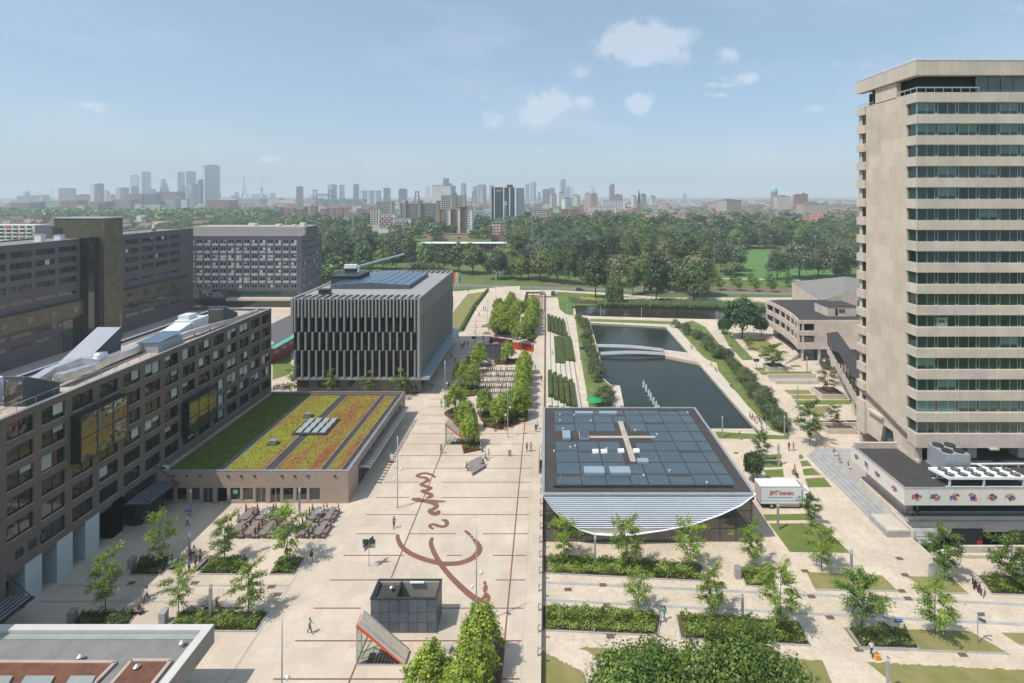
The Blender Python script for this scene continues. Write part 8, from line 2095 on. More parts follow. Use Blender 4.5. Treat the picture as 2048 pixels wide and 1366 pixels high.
for (x, y, sg, wh) in seats:
 if occ.random() > (.85 if -42.5 < x < -38.5 or x > -35 else .6): continue
 for _ in range(40):
  tp_, lg = occ.choice(tops), occ.choice(['black','denim','navy','grey','khaki','beige'])
  lb = 'person, %s top, %s trousers, sitting at the %s' % (tp_, lg, wh)
  if lb not in seen: break
 seen.add(lb); person('sit', (x+.12*sg,y,0), R(-90 if sg > 0 else 90)+occ.uniform(-.3,.3), tp_, lg, lb, group='people at the picnic tables'); n_p += 1
p = G(1590,952,ZR); bk_ = tag(link('bicycle', BK[1], None, p, R(100)), 'bicycle ridden along the path behind the truck', 'bicycle'); person('sit', p+Vector((0,.15,.42)), R(10), 'beige', 'khaki', 'person in beige top riding a bicycle behind the truck')
p = G(1743,1318,ZR)+Vector((.6,-.1,0)); t = thing('carry_bag', 'yellow bag carried by the walker below the dark tree', 'bag', p); MB().box(p.x-.25,p.y-.15,ZR,p.x+.2,p.y+.15,ZR+.55).build('bag_body', M['flowerbag'] if 'flowerbag' in M else mat('yellow_bag',srgb(226,150,40),.6), t); MB().bar((p.x-.15,p.y,ZR+.55),(p.x+.1,p.y,ZR+.75),.03,.03).build('bag_handle', M['darkmetal'], t)
# ================================================================== the city beyond
def facade(name, wall, win, pw=3.2, ph=3.3, gap=.75, rough=.6):
 def f(t, geo, out, b, mul):
  n = t.nodes
  cb = n.new('ShaderNodeSeparateXYZ'); t.links.new(geo.outputs['Position'], cb.inputs[0])
  ad = n.new('ShaderNodeMath'); t.links.new(cb.outputs[0], ad.inputs[0]); t.links.new(cb.outputs[1], ad.inputs[1])
  cc = n.new('ShaderNodeCombineXYZ'); t.links.new(ad.outputs[0], cc.inputs[0]); t.links.new(cb.outputs[2], cc.inputs[1])
  br = n.new('ShaderNodeTexBrick'); br.offset = 0; br.inputs['Scale'].default_value = 1; br.inputs['Brick Width'].default_value = pw; br.inputs['Row Height'].default_value = ph
  br.inputs['Mortar Size'].default_value = gap; br.inputs['Mortar Smooth'].default_value = .02
  br.inputs['Color1'].default_value = (*win,1); br.inputs['Color2'].default_value = (*[c*1.6 for c in win],1); br.inputs['Mortar'].default_value = (*wall,1)
  t.links.new(cc.outputs[0], br.inputs['Vector'])
  return br.outputs['Color']
 return mat(name, wall, rough, .05, .1, tex=f, spec=.5)
FM = {'glass':facade('blue_glass_facade',srgb(140,158,172),srgb(84,108,128),3,3.6,.35,.3),'grey':facade('grey_office_facade',srgb(150,148,146),srgb(70,76,82),3.2,3.4,.9),'brown':facade('brown_block_facade',srgb(138,108,98),srgb(70,66,66),3.2,3.2,.9),
 'white':facade('white_block_facade',srgb(206,204,198),srgb(110,118,122),3.4,3.1,.85),'beige':facade('beige_block_facade',srgb(186,170,152),srgb(96,94,92),3.2,3.1,.85),'red':facade('red_brick_facade',srgb(146,92,80),srgb(150,140,136),3.4,3.1,1.0),'dark':facade('dark_block_facade',srgb(84,86,96),srgb(52,58,66),3.2,3.4,.6),
 'slab':facade('weathered_slab_facade',srgb(148,144,136),srgb(70,72,74),3.0,3.2,.95),'teal':facade('teal_glass_facade',srgb(120,146,150),srgb(74,104,112),3,3.4,.4,.3)}
FF = {'glass':facade('far_blue_glass',srgb(150,168,182),srgb(66,88,108),11,6.5,1.6,.3),'grey':facade('far_grey_office',srgb(160,158,156),srgb(66,72,80),9,7,2.4),'brown':facade('far_brown_block',srgb(148,114,102),srgb(72,64,62),9,7,2.6),'white':facade('far_white_block',srgb(216,214,208),srgb(110,116,122),9,6.5,2.4),'beige':facade('far_beige_block',srgb(196,180,162),srgb(100,94,90),9,6.5,2.4),'red':facade('far_red_brick',srgb(140,92,82),srgb(92,74,70),12,8,2.8),'dark':facade('far_dark_block',srgb(92,96,108),srgb(44,50,60),9,7,1.6),'teal':facade('far_teal_glass',srgb(128,154,158),srgb(62,92,102),11,6.5,1.6,.3)}
FM['redroof'] = M['redroof']; flatroof = mat('far_flat_roof', srgb(120,116,114), .9)
def tower(x0, x1, yt, Y, m, lab, name='tower_block', depth=None, cap=True, cat='tower', plant=.5):
 a, b = at(x0,yt,Y), at(x1,yt,Y); d = depth or max(12, (b.x-a.x)*.7)
 t = thing(name, lab, cat, ((a.x+b.x)/2,Y,ZR))
 fm = (FF if Y > 1500 else FM)[m] if isinstance(m, str) else m
 if x1-x0 > 8.7 and Y > 1250 and 'half' not in lab and 'edge' not in lab and 'side' not in lab and depth is None:
  th = (.42,-.5,.3,.55)[int(x0) % 4]; A = b.x-a.x; w0 = A/(math.cos(th)+.8*abs(math.sin(th))); c0, s0 = math.cos(th), math.sin(th); xc, yc = (a.x+b.x)/2, Y+d/2
  R4 = lambda g: [(xc+u*c0-v*s0, yc+u*s0+v*c0) for u, v in ((-w0/2-g,-.4*w0-g),(w0/2+g,-.4*w0-g),(w0/2+g,.4*w0+g),(-w0/2-g,.4*w0+g))]
  MB().prism(R4(0), ZR, a.z).build('wall', fm, t); MB().prism(R4(.4), a.z, a.z+1).build('roof', flatroof, t)
 else:
  MB().box(a.x,Y,ZR,b.x,Y+d,a.z).build('wall', fm, t)
  MB().box(a.x-.3,Y-.3,a.z,b.x+.3,Y+d+.3,a.z+1.0).build('roof', flatroof, t)
 if cap and plant:
  w = (b.x-a.x)*plant; c = (a.x+b.x)/2; MB().box(c-w/2,Y+d*.25,a.z+1,c+w/2,Y+d*.75,a.z+4).build('plant_room', flatroof, t)
 return t
sky_l = [(23,72,392,3000,'grey','low wide grey block at the far left of the skyline'),(45,56,384,3010,'grey','small box tower on the low grey block at the far left'),(73,92,391,2900,'glass','low glassy block right of the far left block'),(114,140,377,2800,'brown','square brownish tower near the left skyline cranes'),
 (146,180,390,2500,'red','broad red brick block left of the two tone tower'),(180,188.5,369,2500,'white','pale half of the two tone tower'),(188.5,201,368,2501,'dark','dark half of the two tone tower'),(201,213,382,2700,'beige','low beige tower beside the two tone tower'),(213,226,390,2600,'grey','low grey block between the two tone tower and its right neighbour'),
 (231,240.5,376.5,2650,'beige','pale half of the squat double tower'),(240.5,252,376,2651,'dark','dark half of the squat double tower'),(258.5,273,351.5,3100,'white','slim white tower on a darker base'),(259,274.5,373,3000,'dark','dark base block of the slim white tower'),(280,297,344,3200,'glass','tall round topped tower left of the stepped tower'),
 (300,308,378,3000,'dark','low dark block at the foot of the round topped tower'),(315,334,376,2900,'glass','wide lower tier of the stepped tower'),(317,331,367,2930,'glass','middle tier of the stepped tower'),(322,328.5,358.5,2950,'glass','top tier of the stepped tower'),(352.5,366,345,3100,'glass','left slab of the broad double tower'),
 (367,388,343.5,3080,'glass','right slab of the broad double tower'),(404,410,331,2500,'white','bright narrow side of the tallest skyline tower'),(410,433.5,331,2501,'glass','tallest blue glass tower of the skyline'),(393.5,404,360,2450,'dark','slim dark tower against the tallest tower'),(359,369,373,2300,'beige','pinkish slab before the double tower'),(369,394,369,2320,'glass','pale block before the double tower'),
 (434,440,385,3300,'glass','low block right of the tallest tower'),(455,476,392,3500,'glass','long low hazy block left of the cable bridge pylon'),(469,475,384,3600,'glass','small hazy tower left of the cable bridge pylon'),(498,530,389,4200,'glass','long hazy block behind the thin mast'),(540,548,386,4000,'glass','small hazy tower right of the thin mast'),
 (590,604.5,374,2300,'brown','lone brown tower in the middle left skyline'),(653.5,671,370,2600,'grey','grey patterned tower behind the girder office'),(675,688,371,2650,'white','white tower behind the girder office'),(703.5,717,369.5,2500,'glass','pale blue tower right of the girder office'),
 (720,725,382,2300,'white','white edge of the first of three matching towers'),(725,733,381.5,2301,'glass','first of three matching towers'),(734,739,382,2300,'white','white edge of the second of three matching towers'),(739,747,381.5,2301,'glass','second of three matching towers'),(748,753,382,2300,'white','white edge of the third of three matching towers'),(753,760,381.5,2301,'glass','third of three matching towers'),
 (764,780,377,2400,'teal','teal tower right of the three matching towers'),(794.5,814,378.5,2500,'dark','dark glass tower left of the red bridge pylon'),(850,858.5,374,2900,'white','slim pale tower right of the red bridge pylon'),(884.5,897.5,357.5,2800,'dark','dark purple tower rising behind the white block'),(897,902,367,2810,'dark','lower shoulder of the dark purple tower'),
 (921,932,367.5,2700,'glass','slim glass tower right of the white block'),(946,953,373,2900,'teal','small teal tower left of the wide teal tower'),(953,972,370,2700,'teal','wide teal tower before the black office tower'),(960,966,380,2500,'beige','small beige block before the wide teal tower'),(978,988,371,3100,'grey','hazy tower just left of the black office tower'),
 (1051,1059,368,3200,'glass','pale tower right of the black office tower'),(1061,1072,365.5,3100,'glass','taller pale tower right of the black office tower'),(1076,1082,384,3000,'glass','small hazy block between the pale towers'),(1085,1099,379,2600,'dark','grey spiky block in the middle skyline'),(1098.5,1110,376.5,2900,'teal','teal block in the middle skyline'),
 (1120,1131.5,359.5,3300,'glass','tall slim blue tower in the right skyline'),(1133,1140,373.5,3000,'glass','left of the two small towers beside the slim blue tower'),(1141,1148,374.5,3000,'white','right of the two small towers beside the slim blue tower'),(1177,1189,374.5,3200,'white','pale pink tower in the right skyline'),(1169.5,1182,387.5,1900,'beige','pale half of the brown office block'),(1182,1195,387.5,1901,'brown','brown half of the brown office block'),
 (1218.5,1229,371,2400,'brown','dark striped tower with black cap'),(1224,1229,368,2402,'dark','black cap of the dark striped tower'),(1228,1245,390,2000,'brown','low brown block beside the dark striped tower'),(1263,1274,392,1900,'white','white apartment block left of the church spire'),(1280,1293,389,1900,'grey','grey apartment block right of the church spire'),(1300,1312,393,2100,'beige','small beige block right of the church spire'),
 (1114,1132,386,1950,'white','white office with flat roof in the middle distance'),(1100,1114,389,1900,'beige','beige apartment block left of the white office'),(1123,1145,397,1600,'white','low white stepped block below the white office'),(1145,1160,391,1800,'beige','beige block right of the low white stepped block'),(1367,1373,387,4300,'glass','lone hazy tower on the right horizon'),
 (1555,1582,393,1700,'beige','beige slab beside the green domed tower'),(1590,1602.5,391,1300,'red','left half of the red apartment tower'),(1602.5,1616,389,1301,'red','right half of the red apartment tower'),(1440,1486,401,1350,'beige','long low apartment block on the right'),(1607,1654,408.5,1150,'beige','long low beige building beside the red apartment tower')]
for (x0, x1, yt, Y, m, l) in sky_l: tower(x0, x1, yt, Y, m, l, plant=.4 if x1-x0 > 9 else 0)
r_ = random.Random(2); kinds = ['red','grey','white','beige','brown']
lowl = [(258,284,388,1900,'red'),(288,312,388,1900,'dark'),(312,352,384,2000,'red'),(352,362,391,1900,'brown'),(225,262,400,1500,'grey'),(268,282,408,1300,'white'),(284,320,409,1320,'white'),(155,168,410,1250,'white'),(168,196,409,1260,'grey'),(62,80,405,1500,'dark'),(20,60,406,1500,'brown'),(80,120,403,1700,'grey'),(120,155,402,1600,'red'),
  (414,458,401,1700,'red'),(330,350,398,1800,'grey'),(362,374,399,1400,'white'),(480,520,398,2300,'grey'),(560,590,400,2500,'white'),(610,640,396,2600,'grey'),(180,212,404,1450,'red'),(290,318,404,1500,'brown'),(440,470,396,2200,'white'),(530,560,396,2600,'beige')]
for i, (x0, x1, yt, Y, m) in enumerate(lowl): tower(x0, x1, yt, Y, m, 'low %s quayside building in the hazy left skyline' % {'red':'red brick','grey':'grey','white':'white','beige':'beige','brown':'brown','dark':'dark'}[m], 'quayside_building', cat='building', plant=0)['group'] = 'low %s quayside buildings' % m
for i in range(16):                      # terraces along the near left bank
 x0 = 60+i*31+r_.uniform(-6,6); y = 428+r_.uniform(-4,3); Y = 1010+r_.uniform(0,120)
 if 388 < x0 < 420: continue
 tower(x0, x0+r_.uniform(16,30), y-2, Y, r_.choice(['white','beige','red']), 'low terrace of flats on the near left river bank', 'terrace_block', cat='building', plant=0)['group'] = 'terraces on the near left bank'
for i in range(14):
 x0 = 520+i*17+r_.uniform(-4,4); Y = 1150+r_.uniform(-40,160)
 tower(x0, x0+r_.uniform(10,20), 416+r_.uniform(-4,4), Y, r_.choice(['red','brown','beige','red']), 'red brick harbour house block by the river', 'harbour_block', cat='building', plant=0)['group'] = 'harbour house blocks'
t = thing('cable_bridge', 'hazy white cable bridge pylon leaning over the river', 'bridge', at(488,405,3300)); P = lambda x, y: at(x,y,3300)
MB().tube(P(487,352),P(488,378),3,7,6).tube(P(488,378),P(499,404),7,8,6).tube(P(487,378),P(481,405),6,8,6).build('pylon', FM['white'] if False else mat('pale_blue_white',srgb(196,206,214),.6), t)
m_ = MB()
for k in range(6): m_.tube(P(487,353+3*k),P(455+4*k,402),.6,.6,4)
m_.tube(P(487,353),P(503,403),1.2,1.2,4).build('cable', M['white'], t); MB().bar(P(420,404.5),P(520,404.5),20,3).build('bridge_deck', M['steel'], t)
t = thing('observation_mast', 'thin observation mast with a crow nest in the hazy skyline', 'tower', at(523,400,4200)); P = lambda x, y: at(x,y,4200)
b0 = P(523.4,402); MB().tube(b0,P(523.4,372),8,7,10).tube(P(523.4,374),P(523.4,353),3,1.5,6).build('shaft', M['lightconcrete'], t); MB().lathe([(8,0),(20,5),(20,10),(8,14)],P(523.4,379.5),14).build('crow_nest', M['steel'], t)
t = thing('lift_bridge', 'dark steel lift bridge with two portal towers', 'bridge', at(645,396,1900)); P = lambda x, y: at(x,y,1900)
for x in (630,661):
 m_ = MB()
 for dx in (-3.5,3.5): m_.tube(P(x+dx,400),P(x+dx,381),1.2,1.2,5)
 for k in range(6): m_.tube(P(x-3.5,399-3*k),P(x+3.5,396-3*k),.6,.6,4)
 m_.tube(P(x-4.5,380.5),P(x+4.5,380.5),2,2,6).build('portal_tower', M['darkmetal'], t)
m_ = MB().bar(P(634,388.5),P(657,388.5),6,3.5)
m_.bar(P(620,392),P(672,392),8,3).build('bridge_deck', M['darkmetal'], t)
t = thing('girder_office', 'long office hung in a pale blue girder frame', 'building', at(680,405,1700)); P = lambda x, y: at(x,y,1700)
a, b = P(631,398), P(729,407.5); MB().box(a.x,1700,b.z,b.x,1722,a.z).build('wall', FM['teal'], t); MB().box(a.x+8,1702,ZR,a.x+30,1718,b.z).box(b.x-40,1702,ZR,b.x-10,1718,b.z).build('leg', M['lightconcrete'], t)
m_ = MB()
for k in range(10):
 x = a.x+(b.x-a.x)*k/9; m_.tube((x,1699,b.z),(x,1699,a.z),.7,.7,4)
 if k < 9: x2 = a.x+(b.x-a.x)*(k+1)/9; m_.tube((x,1699,b.z if k % 2 else a.z),(x2,1699,a.z if k % 2 else b.z),.6,.6,4)
m_.build('girder', mat('pale_girder',srgb(170,190,200),.6), t)
t = thing('red_bridge_pylon', 'red portal pylon of a suspension bridge', 'bridge', at(834,404,1900)); P = lambda x, y: at(x,y,1900); rm = mat('bridge_red',srgb(150,52,64),.6)
MB().tube(P(829,405),P(831.5,382),2.6,2.2,6).tube(P(839,405),P(836.5,382),2.6,2.2,6).build('pylon_leg', rm, t); MB().bar(P(830.5,384),P(837.5,384),4,4).bar(P(829.8,392),P(838.2,392),3,3).build('pylon_beam', rm, t)
t = thing('red_bridge_pylon', 'paler red bridge pylon left of the black office tower', 'bridge', at(948,410,2000)); P = lambda x, y: at(x,y,2000)
MB().tube(P(943,410),P(946,382),2.2,1.8,6).tube(P(953,410),P(950,382),2.2,1.8,6).build('pylon_leg', rm, t); MB().bar(P(945.5,384),P(950.5,384),4,3).build('pylon_beam', rm, t)
t = thing('white_slab_building', 'large plain white block with a diagonal line in the mid skyline', 'building', at(882,405,1500)); a, b = at(863.5,371,1500), at(902,371,1500)
MB().box(a.x,1500,ZR,b.x,1530,a.z).build('wall', mat('striped_white',srgb(212,210,204),.6,.03,.05,tex=ribs(3.3,.88,2,.25)), t); MB().box(a.x-.5,1499.5,a.z,b.x+.5,1530.5,a.z+1).build('roof', flatroof, t)
MB().bar(at(871,371,1499.6),at(887,390,1499.6),.4,1.4).build('diagonal_line', M['steel'], t); MB().box(b.x,1502,ZR,at(908,372,1500).x,1528,a.z-1).build('wing', FM['grey'], t)
BY = 820.0
t = thing('black_office_tower', 'black glass office tower with white vertical fins and pale side', 'tower', at(1010,442,BY)); zt3 = at(0,375.5,BY).z
a, b, c = at(981,0,BY).x, at(1029,0,BY).x, at(1047,0,BY).x
MB().box(a,BY,ZR,b,BY+34,zt3).build('wall', mat('black_curtain_wall',srgb(50,60,72),.25,.1,.05,spec=.6,tex=ribs(3.4,.85,2,.12)), t)
MB().add([(b,BY+4,ZR),(c,BY+16,ZR),(c,BY+34,ZR),(b,BY+34,ZR),(b,BY+4,zt3),(c,BY+16,zt3),(c,BY+34,zt3),(b,BY+34,zt3)],[(0,1,5,4),(1,2,6,5),(2,3,7,6),(4,5,6,7)]).build('side_wall', mat('pale_side_wall',srgb(186,188,190),.6), t)
for x, w in ((982,1.1),(989,1.1),(1007.5,1.6),(1019.5,1.6),(1031,2.4)): q = at(x,0,BY).x; MB().box(q-w/2,BY-1.4,ZR,q+w/2,BY,zt3+.5).build('white_fin', M['white'], t)
MB().box(a,BY,zt3,b,BY+34,zt3+1).build('roof', flatroof, t); q0, q1 = at(1013,0,BY).x, at(1024,0,BY).x; MB().box(q0,BY+8,zt3+1,q1,BY+24,zt3+5).build('plant_room', M['darkmetal'], t)
q = at(992,381.5,BY-.1); MB().box(q.x,BY-.3,q.z-1.0,at(1003,0,BY).x,BY-.02,q.z+.9).build('gold_sign', mat('gold_sign',srgb(196,150,90),.5), t)
def block(x0, x1, yt, Y, depth, wallm, lab, wx, wz, winm, inset=1.2, bal=None, cat='building', name='apartment_block'):
 a, b = at(x0,yt,Y), at(x1,yt,Y); t = thing(name, lab, cat, ((a.x+b.x)/2,Y,ZR))
 MB().box(a.x,Y,ZR,b.x,Y+depth,a.z).build('wall', wallm, t); MB().box(a.x-.3,Y-.3,a.z,b.x+.3,Y+depth+.3,a.z+.6).build('roof', flatroof, t)
 n = max(1,int((b.x-a.x-inset)/wx)); me = MB().box(0,-.12,0,wx*.62,0,wz*.5).mesh('window', winm); bm_ = [MB().box(-.3,-1.0,-.95,wx*.62+.3,-.05,-.25).mesh('balcony', q) for q in (bal,M['white'])] if bal else None
 z = a.z-wz
 while z > 6:
  for k in range(n):
   w = link('window', me, t, Vector((a.x+inset+wx*k,Y,z))-wloc(t))
   if bm_: link('balcony', bm_[(k+int(z)) % 2], w)
  z -= wz
 return t
cgrey = mat('concrete_grey_slab', srgb(140,138,132), .8, .08, .05); cbrick = mat('orange_brick_wall', srgb(164,114,94), .8, .08, .05); cwhite = mat('cream_wall', srgb(206,200,188))
block(800,838,407.5,800,14,cgrey,'left part of the long grey slab building behind the stadium',3.6,3.3,M['glassdark']); block(842,874,407.5,801,14,cgrey,'middle part of the long grey slab building behind the stadium',3.6,3.3,M['glassdark'])
block(882,905,391.5,900,16,mat('pale_slab_wall',srgb(176,168,156),.8),'left half of the tall pale slab behind the brick flats',3.8,3.4,M['glassdark']); block(912,930,391.5,900,16,mat('pale_slab_wall',srgb(176,168,156),.8),'right half of the tall pale slab behind the brick flats',3.8,3.4,M['glassdark'])
for x, yt in ((809,404),(838.5,403),(875,403),(908.5,387)): tower(x-2.6,x+3,yt,798 if x < 880 else 899,cgrey,'narrow stair shaft of the grey slab at photo column %s' % {809:'one',838.5:'two',875:'three',908.5:'four'}[x],'stair_shaft',depth=12,plant=0)['label'] = {809:'leftmost narrow grey stair shaft on the long slab',838.5:'second narrow grey stair shaft on the long slab',875:'third narrow grey stair shaft on the long slab',908.5:'dark stair shaft between the halves of the tall pale slab'}[x]
block(878,888,419,640,16,cbrick,'orange brick end of the flats behind the stadium',3.0,2.9,M['glassdark']); block(888,901,419,642,14,M['white'],'first white windowed bay of the brick flats',2.4,2.9,M['glassblue']); block(901,911,419,640.5,16,mat('maroon_brick',srgb(120,76,68),.8),'dark brick bay of the flats behind the stadium',3.4,2.9,M['glassdark'])
block(911,920,419,642,14,M['white'],'second white windowed bay of the brick flats',2.4,2.9,M['glassblue']); block(920,931,414,640.5,16,mat('maroon_brick',srgb(120,76,68),.8),'tall dark brick core of the flats behind the stadium',3.4,2.9,M['glassdark']); block(931,944,419,642,14,M['white'],'right white windowed bay of the brick flats',2.4,2.9,M['glassblue'])
redbal = mat('coral_balcony',srgb(214,92,98),.6); block(741,760,417.5,720,14,cwhite,'pale end block of the balcony flats by the river',3.4,3.0,M['glassdark']); block(757,789,428,690,14,M['white'],'balcony flats with coral red railings, farther block',3.0,3.0,M['glassdark'],bal=redbal); block(787,821,437.5,660,14,M['white'],'balcony flats with coral red railings, nearer block',3.0,3.0,M['glassdark'],bal=redbal)
block(752,784,404,900,16,mat('pale_slab_wall',srgb(176,168,156)),'pale stepped flats left of the long grey slab',3.8,3.3,M['glassdark']); block(820,835,436,668,12,cgrey,'plain grey block right of the coral balcony flats',4,3.2,M['glassdark'])
block(945,968,424,900,14,cwhite,'low white building between the trees left of the black tower',3.6,3.3,M['glassdark']); block(982,1008,446,560,12,cbrick,'low brick building in front of the black tower',3.2,3,M['white'])
block(1122,1140,419,1050,14,cbrick,'left half of the orange brick block behind the park',3.4,3.2,M['glassdark']); block(1143,1161,419,1052,14,cbrick,'right half of the orange brick block behind the park',3.4,3.2,M['glassdark']); block(1060,1098,421,980,14,mat('maroon_brick',srgb(120,76,68),.8),'dark brick terrace behind the park left of the orange block',3.2,3,M['white'])
block(1204,1250,401,1500,18,M['white'],'long white office with window rows in the middle distance',4.2,3.6,M['glassdark']); block(1178,1232,413,1250,16,M['white'],'low long white building below the long white office',4,3.4,M['glassblue'])
block(1052,1092,440,700,12,mat('slate_terrace',srgb(120,116,124),.8),'slate roofed terrace among the trees right of the black tower',3.4,3.0,M['white'])
t = thing('church', 'dark church spire rising over the right hand houses', 'church', at(1278,427,1250)); P = lambda x, y: at(x,y,1250)
q = P(1278,427); MB().box(q.x-4,1246,ZR,q.x+4,1254,P(0,406).z).build('tower_shaft', FM['brown'], t); MB().lathe([(4.2,0),(1.6,P(0,386).z-P(0,406).z),(.15,P(0,379).z-P(0,406).z)],(q.x,1250,P(0,406).z),8).build('spire', M['darkmetal'], t); MB().box(q.x-24,1252,ZR,q.x-4,1266,12).build('nave', FM['brown'], t)
t = thing('green_domed_tower', 'round brown tower with pale green domed crown', 'tower', at(1550.5,405,1900)); q = at(1550.5,399,1900)
R0 = 6.4*1900/F; MB().lathe([(R0,0),(R0,at(0,384,1900).z-ZR)],(q.x,1910,ZR),18).build('shaft', mat('brown_cylinder',srgb(150,118,106),.8,tex=ribs(5,.8,0,.25)), t); zc_ = at(0,384,1900).z; MB().lathe([(R0*1.04,0),(R0*1.0,9),(R0*.7,15),(R0*.2,20),(.3,24)],(q.x,1910,zc_),18).build('dome', mat('copper_green',srgb(130,190,176),.6), t)
for k, (x, y, x2) in enumerate(((105,377,90),(79,384,66))):
 P = lambda a, b: at(a,b,2900); t = thing('tower_crane', ('taller','lower')[k]+' hazy tower crane in the left skyline', 'crane', P(x,405)); MB().tube(P(x,405),P(x,y),1.2,1.2,4).build('mast', M['steel'], t); MB().tube(P(x2,y+1),P(x+5,y+1),1,1,4).build('jib', M['orange'], t)
t = thing('stadium_stand', 'low stadium stand with white roof among the trees', 'stadium', at(930,495,455)); P = lambda x, y, Y=455: at(x,y,Y)
a, b = P(838,487), P(1012,489); MB().box(a.x,455,a.z-.25,b.x,468,a.z+.25).build('stand_roof', M['white'], t); MB().box(a.x+2,458,ZR,b.x-1,469,a.z-.7).build('seating', mat('dark_green_seats',srgb(40,58,52),.7), t)
for k in range(14): x = a.x+(b.x-a.x)*(k+.5)/14; MB().box(x-.1,455.2,ZR,x+.1,455.6,a.z-.6).build('post', M['alu'], t)
MB().box(b.x-22,456.5,ZR,b.x-3,457.5,ZR+3.4).build('red_front', mat('dull_red_front',srgb(120,60,58),.7), t)
a, b = at(755,498,430), at(832,486,455); MB().prism([(a.x,428),(b.x,452),(b.x-2,464),(a.x-4,438)],a.z-.3,a.z+.4).build('side_roof', M['white'], t)
for k in range(12): q = at(760+6.3*k,497-1*k,432+2*k); MB().box(q.x-.15,q.y,q.z-1,q.x+.15,q.y+.3,q.z+2.2).build('roof_mast', M['alu'], t)
for k, (x, yb, yt, Y) in enumerate(((706,495,424,440),(807,488,405,500),(1010,490,409,420),(1064,497,412,420))):
 p0, p1 = at(x,yb,Y), at(x,yt,Y); p0.z = ZR; t = thing('floodlight_mast', ('leftmost','second','third','rightmost')[k]+' lattice floodlight mast of the stadium', 'floodlight', p0); w = 1.1
 m_ = MB(); nseg = 12; H_ = p1.z-ZR
 for sx in (-1,1):
  for sy in (-1,1): m_.tube((p0.x+w*sx,Y+w*sy,ZR),(p0.x+w*.45*sx,Y+w*.45*sy,p1.z),.14,.12,4)
 for j in range(nseg):
  z0, z1 = ZR+H_*j/nseg, ZR+H_*(j+1)/nseg; w0, w1 = w*(1-.55*j/nseg), w*(1-.55*(j+1)/nseg); m_.tube((p0.x-w0,Y-w0,z0),(p0.x+w1,Y-w1,z1),.08,n=4).tube((p0.x+w0,Y-w0,z0),(p0.x-w1,Y-w1,z1),.08,n=4)
 m_.build('lattice', M['alu'], t); m_ = MB()
 for i in range(3):
  for j in range(3): m_.box(p0.x-1.6+1.15*i,Y-.9,p1.z-.5+1.1*j,p0.x-.8+1.15*i,Y-.5,p1.z+.3+1.1*j)
 m_.build('lamp_bank', M['whitemetal'], t)
for k, (x, yb, yt) in enumerate(((1429,548,476),(1536,520,480),(1542,552,471),(1575,553,503),(1631,556,472),(1448,520,468))):
 p = G(x,yb,ZR); h = (yb-yt)*p.y/F; t = thing('pitch_light_pole', 'thin light pole standing in the park by the sports pitch', 'lamp post', p, group='light poles by the sports pitch'); MB().tube(p,p+Vector((0,0,h)),.13,.08,6).build('pole', M['alu'], t); MB().box(p.x-.6,p.y-.2,ZR+h-.3,p.x+.6,p.y+.2,ZR+h).build('lamp_head', M['whitemetal'], t)
t = thing('tram', 'dark green tram passing behind the slate office block', 'tram', at(672,548,300)); a, b = at(640,543,300), at(704,541,330)
MB().add([(a.x,300,ZR+.4),(b.x,330,ZR+.4),(b.x-1,332.4,ZR+.4),(a.x-1,302.4,ZR+.4),(a.x,300,ZR+3.4),(b.x,330,ZR+3.4),(b.x-1,332.4,ZR+3.4),(a.x-1,302.4,ZR+3.4)],[(0,1,5,4),(1,2,6,5),(2,3,7,6),(3,0,4,7),(4,5,6,7)]).build('car_body', mat('tram_green',srgb(40,74,62),.5), t); d = (Vector((b.x,330,0))-Vector((a.x,300,0))).normalized()
for k in range(9): q = Vector((a.x,300,0))+d*(1.2+3.5*k)+Vector((.02,-.08,0)); MB().bar((q.x,q.y,ZR+2.2),(q.x+d.x*2.6,q.y+d.y*2.6,ZR+2.2),.06,1.1).build('window', M['glassblue'], t)
t = thing('red_hall', 'low red hall with turquoise roof edge left of the fin-clad building', 'building', (-84,165,0))
a0, a1 = at(545,682,149), at(584,655,190);
MB().box(-92,152,0,-78,196,4.2).build('wall', M['red'], t); MB().box(-92.5,151.5,4.2,-77.4,196.5,4.6).build('roof', mat('dark_hall_roof',srgb(96,94,96),.8), t); MB().box(-77.9,151.6,4.62,-76.2,196,4.9).build('turquoise_eave', mat('turquoise_sheet',srgb(90,170,158),.6), t)
for k in range(9): MB().box(-77.99,154+4.5*k,1.2,-77.92,156.6+4.5*k,3.0).build('window', M['glassblue'], t)
MB().lathe([(1.2,0),(1.2,.4),(.8,.9),(.1,1.2)],(-79.5,155,4.6),12).build('roof_dome', M['whitemetal'], t)
for k, (x0, x1, yb, yt, lab) in enumerate(((1221,1237,503,485,'small white clubhouse among the park willows'),(1238,1254,504,493,'low brick clubhouse beside the small white one'),(1402,1418,505,496,'low grey clubhouse behind the pale chestnut trees'),(886,952,478,468,'low beige sports building behind the stadium'),(854,886,480,466,'tan gabled sports hall behind the stadium'))):
 Y = 49*F/(yb-HY); a, b = at(x0,yt,Y), at(x1,yt,Y); t = thing('clubhouse', lab, 'building', ((a.x+b.x)/2,Y,ZR)); MB().box(a.x,Y,ZR,b.x,Y+9,a.z).build('wall', (M['white'],cbrick,cgrey,mat('tan_wall',srgb(190,160,132),.8),mat('tan_wall',srgb(190,160,132),.8))[k], t); MB().box(a.x-.3,Y-.3,a.z,b.x+.3,Y+9.3,a.z+.3).build('roof', flatroof, t); MB().box((a.x+b.x)/2-2,Y-.05,ZR+.8,(a.x+b.x)/2+2,Y-.01,ZR+2.2).build('window', M['glassdark'], t)
